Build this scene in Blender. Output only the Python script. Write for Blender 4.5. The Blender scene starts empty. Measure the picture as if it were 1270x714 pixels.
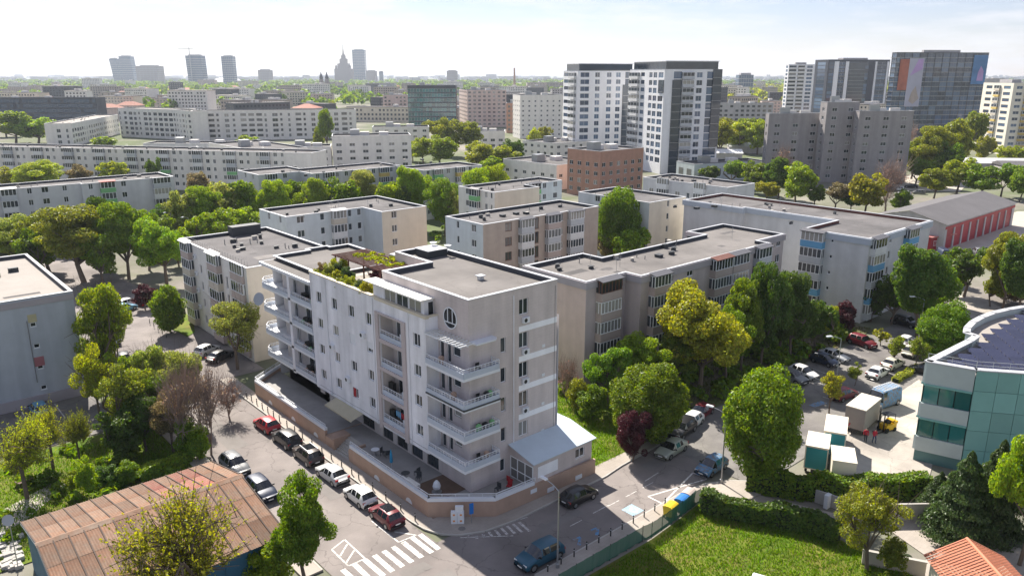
import bpy, math, random
import numpy as np
from mathutils import Vector, Matrix
R = random.Random(7)
rad = math.radians
sc = bpy.context.scene
col = sc.collection

# ------------------------------------------------------------------ camera
# axes: x runs along the short side of the corner building, y along its street front, origin at its corner
CAM = (-41.0, -52.6, 40.0)
HEAD = math.atan2(.660, .751)                 # heading, clockwise from +y
PITCH = math.atan(265 / 960)
cam = bpy.data.objects.new('camera', bpy.data.cameras.new('camera'))
col.objects.link(cam)
cam.location = CAM
cam.rotation_euler = (math.pi / 2 - PITCH, 0, -HEAD)
cam.data.lens = 960 / 1270 * 36
cam.data.sensor_width = 36
cam.data.clip_start = .5
cam.data.clip_end = 40000
sc.camera = cam

# ------------------------------------------------------------------ sky, sun, exposure
SUN_EL = rad(45)
SUN_AZ = math.atan2(.227, .974)               # clockwise from +y
wd = bpy.data.worlds.new('World'); sc.world = wd; wd.use_nodes = True
nt = wd.node_tree; nt.nodes.clear()
wo = nt.nodes.new('ShaderNodeOutputWorld'); bg = nt.nodes.new('ShaderNodeBackground')
sky = nt.nodes.new('ShaderNodeTexSky'); sky.sky_type = 'NISHITA'; sky.sun_disc = False
sky.sun_elevation = SUN_EL; sky.sun_rotation = SUN_AZ
sky.altitude = 100; sky.air_density = 1.0; sky.dust_density = .15; sky.ozone_density = 1.6
tc = nt.nodes.new('ShaderNodeTexCoord')
mp = nt.nodes.new('ShaderNodeMapping'); mp.inputs['Scale'].default_value = (1.3, 1.3, 8)
nz = nt.nodes.new('ShaderNodeTexNoise'); nz.inputs['Scale'].default_value = 5.5; nz.inputs['Detail'].default_value = 7; nz.inputs['Roughness'].default_value = .6
rp = nt.nodes.new('ShaderNodeValToRGB')
rp.color_ramp.elements[0].position = .44; rp.color_ramp.elements[0].color = (.06, .06, .06, 1)
rp.color_ramp.elements[1].position = .66; rp.color_ramp.elements[1].color = (.85, .85, .85, 1)
mx = nt.nodes.new('ShaderNodeMix'); mx.data_type = 'RGBA'
mx.inputs['B'].default_value = (9.0, 9.0, 9.4, 1)
L = nt.links.new
L(tc.outputs['Generated'], mp.inputs['Vector']); L(mp.outputs['Vector'], nz.inputs['Vector']); L(nz.outputs['Fac'], rp.inputs['Fac'])
tn = nt.nodes.new('ShaderNodeVectorMath'); tn.operation = 'MULTIPLY'; tn.inputs[1].default_value = (1.0, .93, 1.1)   # tint on the whole sky: less green, more blue
L(sky.outputs['Color'], tn.inputs[0])
L(rp.outputs['Color'], mx.inputs['Factor']); L(tn.outputs['Vector'], mx.inputs['A']); L(mx.outputs['Result'], bg.inputs['Color'])
bg.inputs['Strength'].default_value = .05
L(bg.outputs['Background'], wo.inputs['Surface'])
sl = bpy.data.lights.new('sun', 'SUN'); sl.energy = 5.0; sl.angle = rad(.5); sl.color = (1, .93, .83)
so = bpy.data.objects.new('sun', sl); col.objects.link(so)
sd = Vector((math.sin(SUN_AZ) * math.cos(SUN_EL), math.cos(SUN_AZ) * math.cos(SUN_EL), math.sin(SUN_EL)))
so.rotation_euler = sd.to_track_quat('Z', 'Y').to_euler()
so.location = (60, 200, 200)
vs = sc.view_settings
vs.view_transform = 'Standard'; vs.look = 'None'; vs.gamma = 1; vs.exposure = 1.15; vs.use_curve_mapping = False
sc.cycles.use_denoising = True
sc.cycles.max_bounces = 6; sc.cycles.diffuse_bounces = 3; sc.cycles.glossy_bounces = 2; sc.cycles.transmission_bounces = 3
sc.cycles.transparent_max_bounces = 6; sc.cycles.volume_bounces = 0
sc.cycles.sample_clamp_indirect = 6

# ------------------------------------------------------------------ places: a ray of the survey photo met with a plane of the town
F = 960.; cp, sp = math.cos(PITCH), math.sin(PITCH)
AX, BX = (.751, .660), (.660, -.751)          # right-hand components
def ray(px, py):
    a = (px - 635) / F; b = (357 - py) / F
    dx, dy, dz = a, cp + b * sp, -sp + b * cp
    return dx * .751 + dy * .660, -dx * .660 + dy * .751, dz
def at(px, py, z=0.):
    d = ray(px, py); t = (z - 40) / d[2]
    return CAM[0] + t * d[0], CAM[1] + t * d[1]
def dist(px, py, z=0.):                        # depth along the heading
    x, y = at(px, py, z)
    return (x - CAM[0]) * .660 + (y - CAM[1]) * .751
def height(px, py, d):                         # height of a point seen at depth d
    b = (357 - py) / F
    return 40 + (-sp + b * cp) * d / (cp + b * sp)
def from_cam(right, fwd):
    return CAM[0] + right * .751 + fwd * .660, CAM[1] - right * .660 + fwd * .751

# ------------------------------------------------------------------ materials
MATS = {}
def nodes(m):
    m.use_nodes = True
    n = m.node_tree
    return n, n.nodes['Principled BSDF']
def M(name, c=(.5, .5, .5), rough=.85, var=.12, scale=1.5, bump=0., metal=0., spec=.3, streak=0., c2=None, bscale=None, objvar=0., tiles=None, cracks=0., wear=None):
    """stucco, paint, metal ...: base colour broken up by noise at two scales, optional vertical weather streaks"""
    if name in MATS: return MATS[name]
    m = bpy.data.materials.new(name); MATS[name] = m
    t, p = nodes(m)
    p.inputs['Roughness'].default_value = rough; p.inputs['Metallic'].default_value = metal
    p.inputs['Specular IOR Level'].default_value = spec
    N = t.nodes.new; K = t.links.new
    c = tuple(c)
    if var == 0 and not objvar:
        p.inputs['Base Color'].default_value = (*c, 1); return m
    tc = N('ShaderNodeTexCoord')
    n1 = N('ShaderNodeTexNoise'); n1.inputs['Scale'].default_value = scale * .35; n1.inputs['Detail'].default_value = 8; n1.inputs['Roughness'].default_value = .65
    K(tc.outputs['Object'], n1.inputs['Vector'])
    r = N('ShaderNodeMapRange'); r.inputs['From Min'].default_value = .3; r.inputs['From Max'].default_value = .7
    r.inputs['To Min'].default_value = 1 - var; r.inputs['To Max'].default_value = 1 + var
    K(n1.outputs['Fac'], r.inputs['Value'])
    val = r.outputs['Result']
    if streak:
        mp = N('ShaderNodeMapping'); mp.inputs['Scale'].default_value = (.45, .45, .035)
        K(tc.outputs['Object'], mp.inputs['Vector'])
        n2 = N('ShaderNodeTexNoise'); n2.inputs['Scale'].default_value = 1.4; n2.inputs['Detail'].default_value = 5
        K(mp.outputs['Vector'], n2.inputs['Vector'])
        r2 = N('ShaderNodeMapRange'); r2.inputs['From Min'].default_value = .35; r2.inputs['From Max'].default_value = .7
        r2.inputs['To Min'].default_value = 1; r2.inputs['To Max'].default_value = 1 - streak
        K(n2.outputs['Fac'], r2.inputs['Value'])
        mu = N('ShaderNodeMath'); mu.operation = 'MULTIPLY'; K(val, mu.inputs[0]); K(r2.outputs['Result'], mu.inputs[1]); val = mu.outputs[0]
    if objvar:
        oi = N('ShaderNodeObjectInfo'); r3 = N('ShaderNodeMapRange')
        r3.inputs['To Min'].default_value = 1 - objvar; r3.inputs['To Max'].default_value = 1 + objvar
        K(oi.outputs['Random'], r3.inputs['Value'])
        mu = N('ShaderNodeMath'); mu.operation = 'MULTIPLY'; K(val, mu.inputs[0]); K(r3.outputs['Result'], mu.inputs[1]); val = mu.outputs[0]
    if c2:
        n3 = N('ShaderNodeTexNoise'); n3.inputs['Scale'].default_value = scale * .12; n3.inputs['Detail'].default_value = 9; n3.inputs['Roughness'].default_value = .7
        K(tc.outputs['Object'], n3.inputs['Vector'])
        cr = N('ShaderNodeValToRGB'); cr.color_ramp.elements[0].position = .42; cr.color_ramp.elements[1].position = .6
        cr.color_ramp.elements[0].color = (*c, 1); cr.color_ramp.elements[1].color = (*c2, 1)
        K(n3.outputs['Fac'], cr.inputs['Fac']); base = cr.outputs['Color']
    else:
        rgb = N('ShaderNodeRGB'); rgb.outputs[0].default_value = (*c, 1); base = rgb.outputs[0]
    if tiles:                                  # joints: (width, height, depth of tone, flat?) of the slabs or sheets
        sx = N('ShaderNodeSeparateXYZ'); cb = N('ShaderNodeCombineXYZ'); K(tc.outputs['Object'], sx.inputs[0])
        if tiles[3]: K(sx.outputs[0], cb.inputs[0]); K(sx.outputs[1], cb.inputs[1])
        else:
            ad = N('ShaderNodeMath'); K(sx.outputs[0], ad.inputs[0]); K(sx.outputs[1], ad.inputs[1]); K(ad.outputs[0], cb.inputs[0]); K(sx.outputs[2], cb.inputs[1])
        bt = N('ShaderNodeTexBrick'); bt.inputs['Scale'].default_value = 1; bt.inputs['Brick Width'].default_value = tiles[0]; bt.inputs['Row Height'].default_value = tiles[1]; bt.inputs['Mortar Size'].default_value = tiles[4] if len(tiles) > 4 else .02
        k1 = tiles[2]; bt.inputs['Color1'].default_value = (1, 1, 1, 1); bt.inputs['Color2'].default_value = (1 - k1 * .5,) * 3 + (1,); bt.inputs['Mortar'].default_value = (1 - k1 * 1.6,) * 3 + (1,)
        K(cb.outputs[0], bt.inputs['Vector']); mu = N('ShaderNodeMath'); mu.operation = 'MULTIPLY'; K(val, mu.inputs[0]); K(bt.outputs['Color'], mu.inputs[1]); val = mu.outputs[0]
    if cracks:
        vo = N('ShaderNodeTexVoronoi'); vo.feature = 'DISTANCE_TO_EDGE'; vo.inputs['Scale'].default_value = .22; nd = N('ShaderNodeTexNoise'); nd.inputs['Scale'].default_value = 1.1; nd.inputs['Detail'].default_value = 6
        K(tc.outputs['Object'], nd.inputs['Vector']); va = N('ShaderNodeVectorMath'); va.operation = 'MULTIPLY_ADD'; va.inputs[1].default_value = (1.6, 1.6, 0); K(nd.outputs['Color'], va.inputs[0]); K(tc.outputs['Object'], va.inputs[2]); K(va.outputs['Vector'], vo.inputs['Vector'])
        r5 = N('ShaderNodeMapRange'); r5.inputs['From Max'].default_value = .014; r5.inputs['To Min'].default_value = 1 - cracks; r5.inputs['To Max'].default_value = 1; K(vo.outputs['Distance'], r5.inputs['Value'])
        mu = N('ShaderNodeMath'); mu.operation = 'MULTIPLY'; K(val, mu.inputs[0]); K(r5.outputs['Result'], mu.inputs[1]); val = mu.outputs[0]
        ns = N('ShaderNodeTexNoise'); ns.inputs['Scale'].default_value = .16; ns.inputs['Detail'].default_value = 4; K(tc.outputs['Object'], ns.inputs['Vector'])
        r6 = N('ShaderNodeMapRange'); r6.inputs['From Min'].default_value = .35; r6.inputs['From Max'].default_value = .65; r6.inputs['To Min'].default_value = .8; r6.inputs['To Max'].default_value = 1.12; K(ns.outputs['Fac'], r6.inputs['Value'])
        mu = N('ShaderNodeMath'); mu.operation = 'MULTIPLY'; K(val, mu.inputs[0]); K(r6.outputs['Result'], mu.inputs[1]); val = mu.outputs[0]
    if wear:                                   # paint rubbed off down to the ground below
        nw = N('ShaderNodeTexNoise'); nw.inputs['Scale'].default_value = 3.2; nw.inputs['Detail'].default_value = 7; nw.inputs['Roughness'].default_value = .7; K(tc.outputs['Object'], nw.inputs['Vector'])
        rw_ = N('ShaderNodeMapRange'); rw_.inputs['From Min'].default_value = wear[1]; rw_.inputs['From Max'].default_value = wear[1] + .1; K(nw.outputs['Fac'], rw_.inputs['Value'])
        mw = N('ShaderNodeMix'); mw.data_type = 'RGBA'; K(rw_.outputs['Result'], mw.inputs['Factor']); K(base, mw.inputs['A']); mw.inputs['B'].default_value = (*wear[0], 1); base = mw.outputs['Result']
    vm = N('ShaderNodeVectorMath'); vm.operation = 'SCALE'
    K(base, vm.inputs[0]); K(val, vm.inputs['Scale'])
    K(vm.outputs['Vector'], p.inputs['Base Color'])
    if bump:
        nb = N('ShaderNodeTexNoise'); nb.inputs['Scale'].default_value = bscale or scale * 8; nb.inputs['Detail'].default_value = 6
        K(tc.outputs['Object'], nb.inputs['Vector'])
        b = N('ShaderNodeBump'); b.inputs['Strength'].default_value = bump; b.inputs['Distance'].default_value = .05
        K(nb.outputs['Fac'], b.inputs['Height']); K(b.outputs['Normal'], p.inputs['Normal'])
    return m
def glass_mat(name, dark=(.012, .016, .02), pale=(.28, .27, .25), rough=.06, cut=.72, spec=.6):
    """window glass: dark room behind, now and then a drawn curtain; each pane its own"""
    if name in MATS: return MATS[name]
    m = bpy.data.materials.new(name); MATS[name] = m
    t, p = nodes(m); N = t.nodes.new; K = t.links.new
    oi = N('ShaderNodeObjectInfo'); cr = N('ShaderNodeValToRGB'); e = cr.color_ramp.elements
    e[0].position = 0; e[0].color = (*dark, 1); e[1].position = 1; e[1].color = (*pale, 1)
    a = e.new(cut * .6); a.color = (*[d * 2.2 for d in dark], 1)
    b = e.new(cut); b.color = (*[d * 3.5 for d in dark], 1)
    K(oi.outputs['Random'], cr.inputs['Fac']); K(cr.outputs['Color'], p.inputs['Base Color'])
    p.inputs['Roughness'].default_value = rough; p.inputs['Specular IOR Level'].default_value = spec
    return m
def leaf_mat(name, bark=False):
    """leaves: tint comes from the tree (object colour), each leaf varied, light shines through"""
    if name in MATS: return MATS[name]
    m = bpy.data.materials.new(name); MATS[name] = m
    m.use_nodes = True; t = m.node_tree; t.nodes.clear(); N = t.nodes.new; K = t.links.new
    o = N('ShaderNodeOutputMaterial'); oi = N('ShaderNodeObjectInfo'); ge = N('ShaderNodeNewGeometry')
    hs = N('ShaderNodeHueSaturation')
    r1 = N('ShaderNodeMapRange'); r1.inputs['To Min'].default_value = .475; r1.inputs['To Max'].default_value = .525
    r2 = N('ShaderNodeMapRange'); r2.inputs['To Min'].default_value = .6; r2.inputs['To Max'].default_value = 1.45
    K(ge.outputs['Random Per Island'], r1.inputs['Value'])
    mul = N('ShaderNodeMath'); mul.operation = 'MULTIPLY'; mul.inputs[1].default_value = 7.31
    fr = N('ShaderNodeMath'); fr.operation = 'FRACT'
    K(ge.outputs['Random Per Island'], mul.inputs[0]); K(mul.outputs[0], fr.inputs[0]); K(fr.outputs[0], r2.inputs['Value'])
    K(oi.outputs['Color'], hs.inputs['Color']); K(r1.outputs['Result'], hs.inputs['Hue']); K(r2.outputs['Result'], hs.inputs['Value'])
    d = N('ShaderNodeBsdfDiffuse'); tr = N('ShaderNodeBsdfTranslucent'); mixs = N('ShaderNodeMixShader'); mixs.inputs[0].default_value = .5
    h2 = N('ShaderNodeHueSaturation'); h2.inputs['Hue'].default_value = .487; h2.inputs['Saturation'].default_value = 1.12; h2.inputs['Value'].default_value = 1.35
    K(hs.outputs['Color'], d.inputs['Color']); K(hs.outputs['Color'], h2.inputs['Color']); K(h2.outputs['Color'], tr.inputs['Color'])
    K(d.outputs[0], mixs.inputs[1]); K(tr.outputs[0], mixs.inputs[2])
    gl = N('ShaderNodeBsdfGlossy'); gl.inputs['Roughness'].default_value = .45; gl.inputs['Color'].default_value = (1, 1, 1, 1)
    m2 = N('ShaderNodeMixShader'); m2.inputs[0].default_value = .018
    K(mixs.outputs[0], m2.inputs[1]); K(gl.outputs[0], m2.inputs[2]); K(m2.outputs[0], o.inputs['Surface'])
    return m

# ------------------------------------------------------------------ mesh collecting
class MB:
    def __init__(s): s.v = []; s.f = []; s.m = []
    def quad(s, a, b, c, d, m=0):
        n = len(s.v); s.v += [a, b, c, d]; s.f.append((n, n + 1, n + 2, n + 3)); s.m.append(m); return s
    def poly(s, pts, m=0):
        n = len(s.v); s.v += list(pts); s.f.append(tuple(range(n, n + len(pts)))); s.m.append(m); return s
    def box(s, x0, x1, y0, y1, z0, z1, m=0):
        n = len(s.v)
        s.v += [(x0, y0, z0), (x1, y0, z0), (x1, y1, z0), (x0, y1, z0), (x0, y0, z1), (x1, y0, z1), (x1, y1, z1), (x0, y1, z1)]
        for f in ((0, 3, 2, 1), (4, 5, 6, 7), (0, 1, 5, 4), (1, 2, 6, 5), (2, 3, 7, 6), (3, 0, 4, 7)):
            s.f.append(tuple(n + i for i in f)); s.m.append(m)
        return s
    def prism(s, poly, z0, z1, m=0, top=True, bottom=True, sides=True, mt=None):
        n = len(s.v); k = len(poly)
        s.v += [(p[0], p[1], z0) for p in poly] + [(p[0], p[1], z1) for p in poly]
        if sides:
            for i in range(k):
                j = (i + 1) % k; s.f.append((n + i, n + j, n + k + j, n + k + i)); s.m.append(m)
        if top: s.f.append(tuple(n + k + i for i in range(k))); s.m.append(m if mt is None else mt)
        if bottom: s.f.append(tuple(n + i for i in reversed(range(k)))); s.m.append(m)
        return s
    def tube(s, p, q, r0, r1=None, n=6, m=0, caps=True):
        r1 = r0 if r1 is None else r1
        p = Vector(p); q = Vector(q); d = (q - p)
        if d.length < 1e-6: return s
        d.normalize(); a = d.orthogonal().normalized(); b = d.cross(a)
        k = len(s.v)
        for c, r in ((p, r0), (q, r1)):
            for i in range(n):
                t = 2 * math.pi * i / n
                s.v.append(tuple(c + a * (r * math.cos(t)) + b * (r * math.sin(t))))
        for i in range(n):
            j = (i + 1) % n; s.f.append((k + i, k + j, k + n + j, k + n + i)); s.m.append(m)
        if caps:
            s.f.append(tuple(k + i for i in reversed(range(n)))); s.m.append(m)
            s.f.append(tuple(k + n + i for i in range(n))); s.m.append(m)
        return s
    def lathe(s, prof, c=(0, 0, 0), n=10, m=0):
        k = len(s.v); h = len(prof)
        for r, z in prof:
            for i in range(n):
                t = 2 * math.pi * i / n; s.v.append((c[0] + r * math.cos(t), c[1] + r * math.sin(t), c[2] + z))
        for j in range(h - 1):
            for i in range(n):
                i2 = (i + 1) % n; s.f.append((k + j * n + i, k + j * n + i2, k + (j + 1) * n + i2, k + (j + 1) * n + i)); s.m.append(m)
        s.f.append(tuple(k + i for i in reversed(range(n)))); s.m.append(m)
        s.f.append(tuple(k + (h - 1) * n + i for i in range(n))); s.m.append(m)
        return s
    def mesh(s, name, mats, smooth=False):
        me = bpy.data.meshes.new(name)
        me.from_pydata(s.v, [], s.f)
        for m in (mats if isinstance(mats, (list, tuple)) else [mats]): me.materials.append(m)
        if any(s.m): me.polygons.foreach_set('material_index', s.m)
        if smooth: me.polygons.foreach_set('use_smooth', [True] * len(s.f))
        me.update()
        return me
    def build(s, name, mats, parent=None, loc=(0, 0, 0), rz=0, smooth=False):
        return put(name, s.mesh(name, mats, smooth), parent, loc, rz)
def put(name, me, parent=None, loc=(0, 0, 0), rz=0, scale=None):
    o = bpy.data.objects.new(name, me); col.objects.link(o)
    o.location = loc
    if rz: o.rotation_euler = (0, 0, rz)
    if scale: o.scale = scale
    if parent: o.parent = parent
    return o
def tag(o, label, cat, group=None, kind=None):
    if label: o['label'] = label
    if cat: o['category'] = cat
    if group: o['group'] = group
    if kind: o['kind'] = kind
    return o
def thing(name, label, cat, loc=(0, 0, 0), rz=0, group=None):
    o = bpy.data.objects.new(name, None); col.objects.link(o); o.empty_display_size = .2
    o.location = loc; o.rotation_euler = (0, 0, rz)
    return tag(o, label, cat, group)
def structure(name, mb, mats, label=None, **k):
    o = mb.build(name, mats, **k); o['kind'] = 'structure'
    if label: o['label'] = label
    return o
def copy_tree(o, parent=None):
    c = o.copy(); col.objects.link(c); c.parent = parent
    for ch in o.children: copy_tree(ch, c)
    return c

def inside(x, y, poly, mrg=0):
    c = False; k = len(poly)
    for i in range(k):
        (xa, ya), (xb, yb) = poly[i], poly[(i + 1) % k]
        if (ya > y) != (yb > y) and x < (xb - xa) * (y - ya) / (yb - ya) + xa: c = not c
    return c
# ------------------------------------------------------------------ facades
def face(mb, side, off, u0, u1, z0, z1, holes=(), depth=.16, m=0, mr=None):
    """a wall plane with real openings. side 'f': faces -y at y=off, u runs along x; side 'l': faces -x at x=off, u runs along y"""
    us = sorted({u0, u1, *[min(max(h[k], u0), u1) for h in holes for k in (0, 1)]})
    zs = sorted({z0, z1, *[min(max(h[k], z0), z1) for h in holes for k in (2, 3)]})
    P = (lambda u, z, d=0: (u, off + d, z)) if side == 'f' else (lambda u, z, d=0: (off + d, u, z))
    def q(a, b, c, d, mm):
        if side == 'f': mb.quad(a, b, c, d, mm)
        else: mb.quad(d, c, b, a, mm)
    for i in range(len(us) - 1):
        uc = (us[i] + us[i + 1]) / 2; run = None
        hs = [h for h in holes if h[0] < uc < h[1]]
        for j in range(len(zs) - 1):
            zc = (zs[j] + zs[j + 1]) / 2
            solid = not any(h[2] < zc < h[3] for h in hs)
            if solid and run is None: run = zs[j]
            if not solid and run is not None:
                q(P(us[i], run), P(us[i + 1], run), P(us[i + 1], zs[j]), P(us[i], zs[j]), m); run = None
        if run is not None: q(P(us[i], run), P(us[i + 1], run), P(us[i + 1], zs[-1]), P(us[i], zs[-1]), m)
    mr = m if mr is None else mr
    for a, b, c, d in [h[:4] for h in holes]:
        q(P(a, c), P(a, d), P(a, d, depth), P(a, c, depth), mr); q(P(b, c, depth), P(b, d, depth), P(b, d), P(b, c), mr)
        q(P(a, c), P(a, c, depth), P(b, c, depth), P(b, c), mr); q(P(a, d, depth), P(a, d), P(b, d), P(b, d, depth), mr)
    return mb
_wm = {}
def window_mesh(w, h, cols=2, rows=1, fm='pvc_white', gm='window_glass', t=.07, split=True):
    """window facing -y, sill corner at the origin: returns (frame mesh, glass mesh)"""
    key = (round(w, 2), round(h, 2), cols, rows, fm, gm, t)
    if key in _wm: return _wm[key]
    f = MB(); g = MB(); d = .06
    f.box(0, w, 0, d, 0, t); f.box(0, w, 0, d, h - t, h); f.box(0, t, 0, d, t, h - t); f.box(w - t, w, 0, d, t, h - t)
    for i in range(1, cols): x = w * i / cols; f.box(x - t * .55, x + t * .55, .003, d, t, h - t)
    for j in range(1, rows): z = h * j / rows; f.box(t, w - t, .006, d, z - t * .4, z + t * .4)
    f.box(-.04, w + .04, -.1, .004, -.05, -.002)
    g.quad((t * .5, d * .55, t * .5), (w - t * .5, d * .55, t * .5), (w - t * .5, d * .55, h - t * .5), (t * .5, d * .55, h - t * .5))
    _wm[key] = (f.mesh('window', MATS[fm]), g.mesh('pane', MATS[gm]))
    return _wm[key]
def window(parent, side, off, u0, u1, z0, z1, cols=2, rows=1, fm='pvc_white', gm='window_glass', depth=.1, t=.07, name='window'):
    a, b = window_mesh(u1 - u0, z1 - z0, cols, rows, fm, gm, t)
    if side == 'f': o = put(name, a, parent, (u0, off + depth, z0))
    else: o = put(name, a, parent, (off + depth, u1, z0), -math.pi / 2)
    put('pane', b, o)
    return o
_fw = {}
def far_window(parent, side, off, u0, u1, z0, z1, cols=2, rows=1, fm='pvc_white', gm='window_glass', depth=.1, t=.08, name='window'):
    """one mesh: frame and glass, for windows only a few pixels wide"""
    w, h = round(u1 - u0, 2), round(z1 - z0, 2); key = (w, h, cols, rows, fm, gm, t)
    if key not in _fw:
        f = MB(); d = .05
        f.box(0, w, 0, d, 0, t); f.box(0, w, 0, d, h - t, h); f.box(0, t, 0, d, t, h - t); f.box(w - t, w, 0, d, t, h - t)
        for i in range(1, cols): x = w * i / cols; f.box(x - t * .5, x + t * .5, .004, d, t, h - t)
        for j in range(1, rows): z = h * j / rows; f.box(t, w - t, .008, d, z - t * .4, z + t * .4)
        f.quad((0, d * .6, 0), (w, d * .6, 0), (w, d * .6, h), (0, d * .6, h), 1)
        _fw[key] = f.mesh(name, [MATS[fm], MATS[gm]])
    if side == 'f': return put(name, _fw[key], parent, (u0, off + depth, z0))
    return put(name, _fw[key], parent, (off + depth, u1, z0), -math.pi / 2)
_bm = {}
def glazed_balcony(parent, side, off, u0, u1, z, pm='balcony_grey', h=2.55, d=1.05, n=4, ends=1, fm='pvc_white', gm='balcony_glass', open_=False, sill=1.0):
    """a balcony closed in with glass: slab and parapet, then frames and panes as its pieces"""
    w = round(u1 - u0, 2); key = (w, pm, h, d, n, fm, gm, open_, sill)
    if key not in _bm:
        p = MB(); p.box(0, w, -d, 0, -.14, .0); p.box(0, w, -d, -d + .1, 0, sill); p.box(0, .1, -d + .1, 0, 0, sill); p.box(w - .1, w, -d + .1, 0, 0, sill)
        fr = MB(); gl = MB(); t = .05
        if not open_:
            for i in range(n + 1):
                x = min(max(.05, w * i / n), w - .05); fr.box(x - t, x + t, -d + .02, -d + .09, sill, h)
            fr.box(0, w, -d + .01, -d + .1, h - .08, h + .002); fr.box(0, w, -d - .03, -d + .11, sill - .01, sill + .06)
            for x in (.05, w - .05):
                fr.box(x - .04, x + .04, -d + .1, 0, h - .08, h); fr.box(x - .04, x + .04, -d * .5 - t, -d * .5 + t, sill, h - .08)
            gl.quad((.05, -d + .05, sill), (w - .05, -d + .05, sill), (w - .05, -d + .05, h), (.05, -d + .05, h))
            gl.quad((.05, 0, sill), (.05, -d + .05, sill), (.05, -d + .05, h), (.05, 0, h)); gl.quad((w - .05, -d + .05, sill), (w - .05, 0, sill), (w - .05, 0, h), (w - .05, -d + .05, h))
        else:
            gl.quad((.1, -.01, 0), (w - .1, -.01, 0), (w - .1, -.01, h), (.1, -.01, h)); fr.box(0, w, -d - .02, -d + .12, sill, sill + .05)
        _bm[key] = (p.mesh('balcony', MATS[pm]), fr.mesh('frame', MATS[fm]), gl.mesh('pane', MATS[gm]))
    a, b, c = _bm[key]
    o = put('balcony', a, parent, (u0, off, z)) if side == 'f' else put('balcony', a, parent, (off, u1, z), -math.pi / 2)
    put('frame', b, o); put('pane', c, o)
    return o
def parapet_roof(parent, poly, z, h=.55, t=.3, coping='coping_white', inner='parapet_dark', roof='roof_bitumen', ov=.06, walls=None):
    """flat roof sheet at z with a parapet of height h along the outline (counter-clockwise poly), capped by a coping"""
    r = MB(); r.poly([(p[0], p[1], z) for p in poly]); r.build('roof', MATS[roof], parent)
    pr = MB(); cpg = MB(); k = len(poly)
    def offs(d):
        out = []
        for i in range(k):
            a, b, c = Vector(poly[i - 1][:2]), Vector(poly[i][:2]), Vector(poly[(i + 1) % k][:2])
            e1 = (b - a).normalized(); e2 = (c - b).normalized(); n1 = Vector((-e1.y, e1.x)); n2 = Vector((-e2.y, e2.x))
            bis = n1 + n2; s = d / max(.2, (1 + n1.dot(n2)) / 2 * 1.0) / 2
            out.append(b + bis * s)
        return out
    ins = offs(t); outo = offs(-ov); inn = offs(t + .03)
    for i in range(k):
        j = (i + 1) % k
        pr.quad((*ins[j], z + .002), (*ins[i], z + .002), (*ins[i], z + h), (*ins[j], z + h))
        for zz, fl in ((z + h + .06, 0), (z + h - .02, 1)):
            q = [(*outo[i], zz), (*outo[j], zz), (*inn[j], zz), (*inn[i], zz)]
            cpg.quad(*(q[::-1] if fl else q))
        cpg.quad((*outo[i], z + h - .02), (*outo[j], z + h - .02), (*outo[j], z + h + .06), (*outo[i], z + h + .06))
        cpg.quad((*inn[j], z + h - .02), (*inn[i], z + h - .02), (*inn[i], z + h + .06), (*inn[j], z + h + .06))
    pr.build('parapet', MATS[inner], parent); cpg.build('coping', MATS[coping], parent)

# ------------------------------------------------------------------ the town's materials
M('white_wall', (.83, .83, .86), var=.09, scale=1.2, bump=.1, streak=.28, tiles=(1.2, .6, .035, 0, .012))
M('grey_tile_wall', (.62, .55, .53), var=.08, scale=1.5, bump=.08, streak=.24, tiles=(.6, .3, .05, 0, .014))
M('band_white', (.88, .89, .92), var=.06, streak=.1)
M('trim_white', (.68, .7, .73), rough=.6, var=.05)
M('cream_trim', (.6, .54, .42), var=.06)
M('loggia_frame', (.5, .44, .43), var=.06, streak=.1)
M('recess_wall', (.58, .53, .5), var=.08)
M('pvc_white', (.82, .83, .84), rough=.4, var=0)
M('pvc_brown', (.16, .07, .05), rough=.4, var=0)
M('pvc_dark', (.05, .055, .06), rough=.4, var=0)
M('metal_dark', (.04, .042, .045), rough=.45, var=0, metal=.6)
M('metal_grey', (.35, .36, .37), rough=.4, var=.05, metal=.7)
M('metal_pale', (.6, .62, .64), rough=.35, var=.05, metal=.4)
M('coping_white', (.5, .51, .53), rough=.45, var=.06)
M('coping_grey', (.45, .46, .48), rough=.5, var=.06)
M('coping_dark', (.1, .1, .11), rough=.5, var=.06)
M('parapet_dark', (.055, .06, .07), rough=.7, var=.15)  # shade on the parapets' inner sides is put into this dark colour
M('parapet_rust', (.16, .07, .055), rough=.8, var=.2)
M('roof_bitumen', (.115, .11, .112), rough=.95, var=.14, scale=.8, bump=.25, c2=(.148, .14, .14), bscale=14, tiles=(7, 1.0, .1, 1, .02), cracks=.25)
M('roof_membrane', (.17, .158, .15), rough=.9, var=.12, scale=.6, bump=.12, c2=(.145, .135, .13), bscale=10, tiles=(8, 1.1, .07, 1, .02), cracks=.2)
M('roof_pale', (.3, .275, .25), rough=.9, var=.1, scale=.7, bump=.1)
M('roof_box_dark', (.045, .05, .055), rough=.6, var=.1)
M('pipe_grey', (.2, .2, .2), rough=.6, var=.1)
M('terracotta_clad', (.42, .29, .22), rough=.7, var=.1, scale=2.5, bump=.08, streak=.08)
M('terrace_paving', (.3, .29, .28), var=.15, scale=1.2, bump=.1)
M('deck_wood', (.13, .085, .06), rough=.8, var=.2, scale=3)
M('blue_roof_sheet', (.52, .6, .66), rough=.5, var=.06)
M('yellow_awning', (.47, .42, .3), rough=.8, var=.08)
M('awning_white', (.75, .74, .7), rough=.6, var=.05)
M('concrete', (.42, .4, .37), var=.14, scale=1., bump=.15, streak=.1)
M('concrete_pale', (.42, .38, .33), var=.12, scale=.8, bump=.12)
M('asphalt', (.2, .177, .168), rough=.9, var=.16, scale=.55, bump=.3, c2=(.225, .2, .187), bscale=22, cracks=.35)
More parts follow.
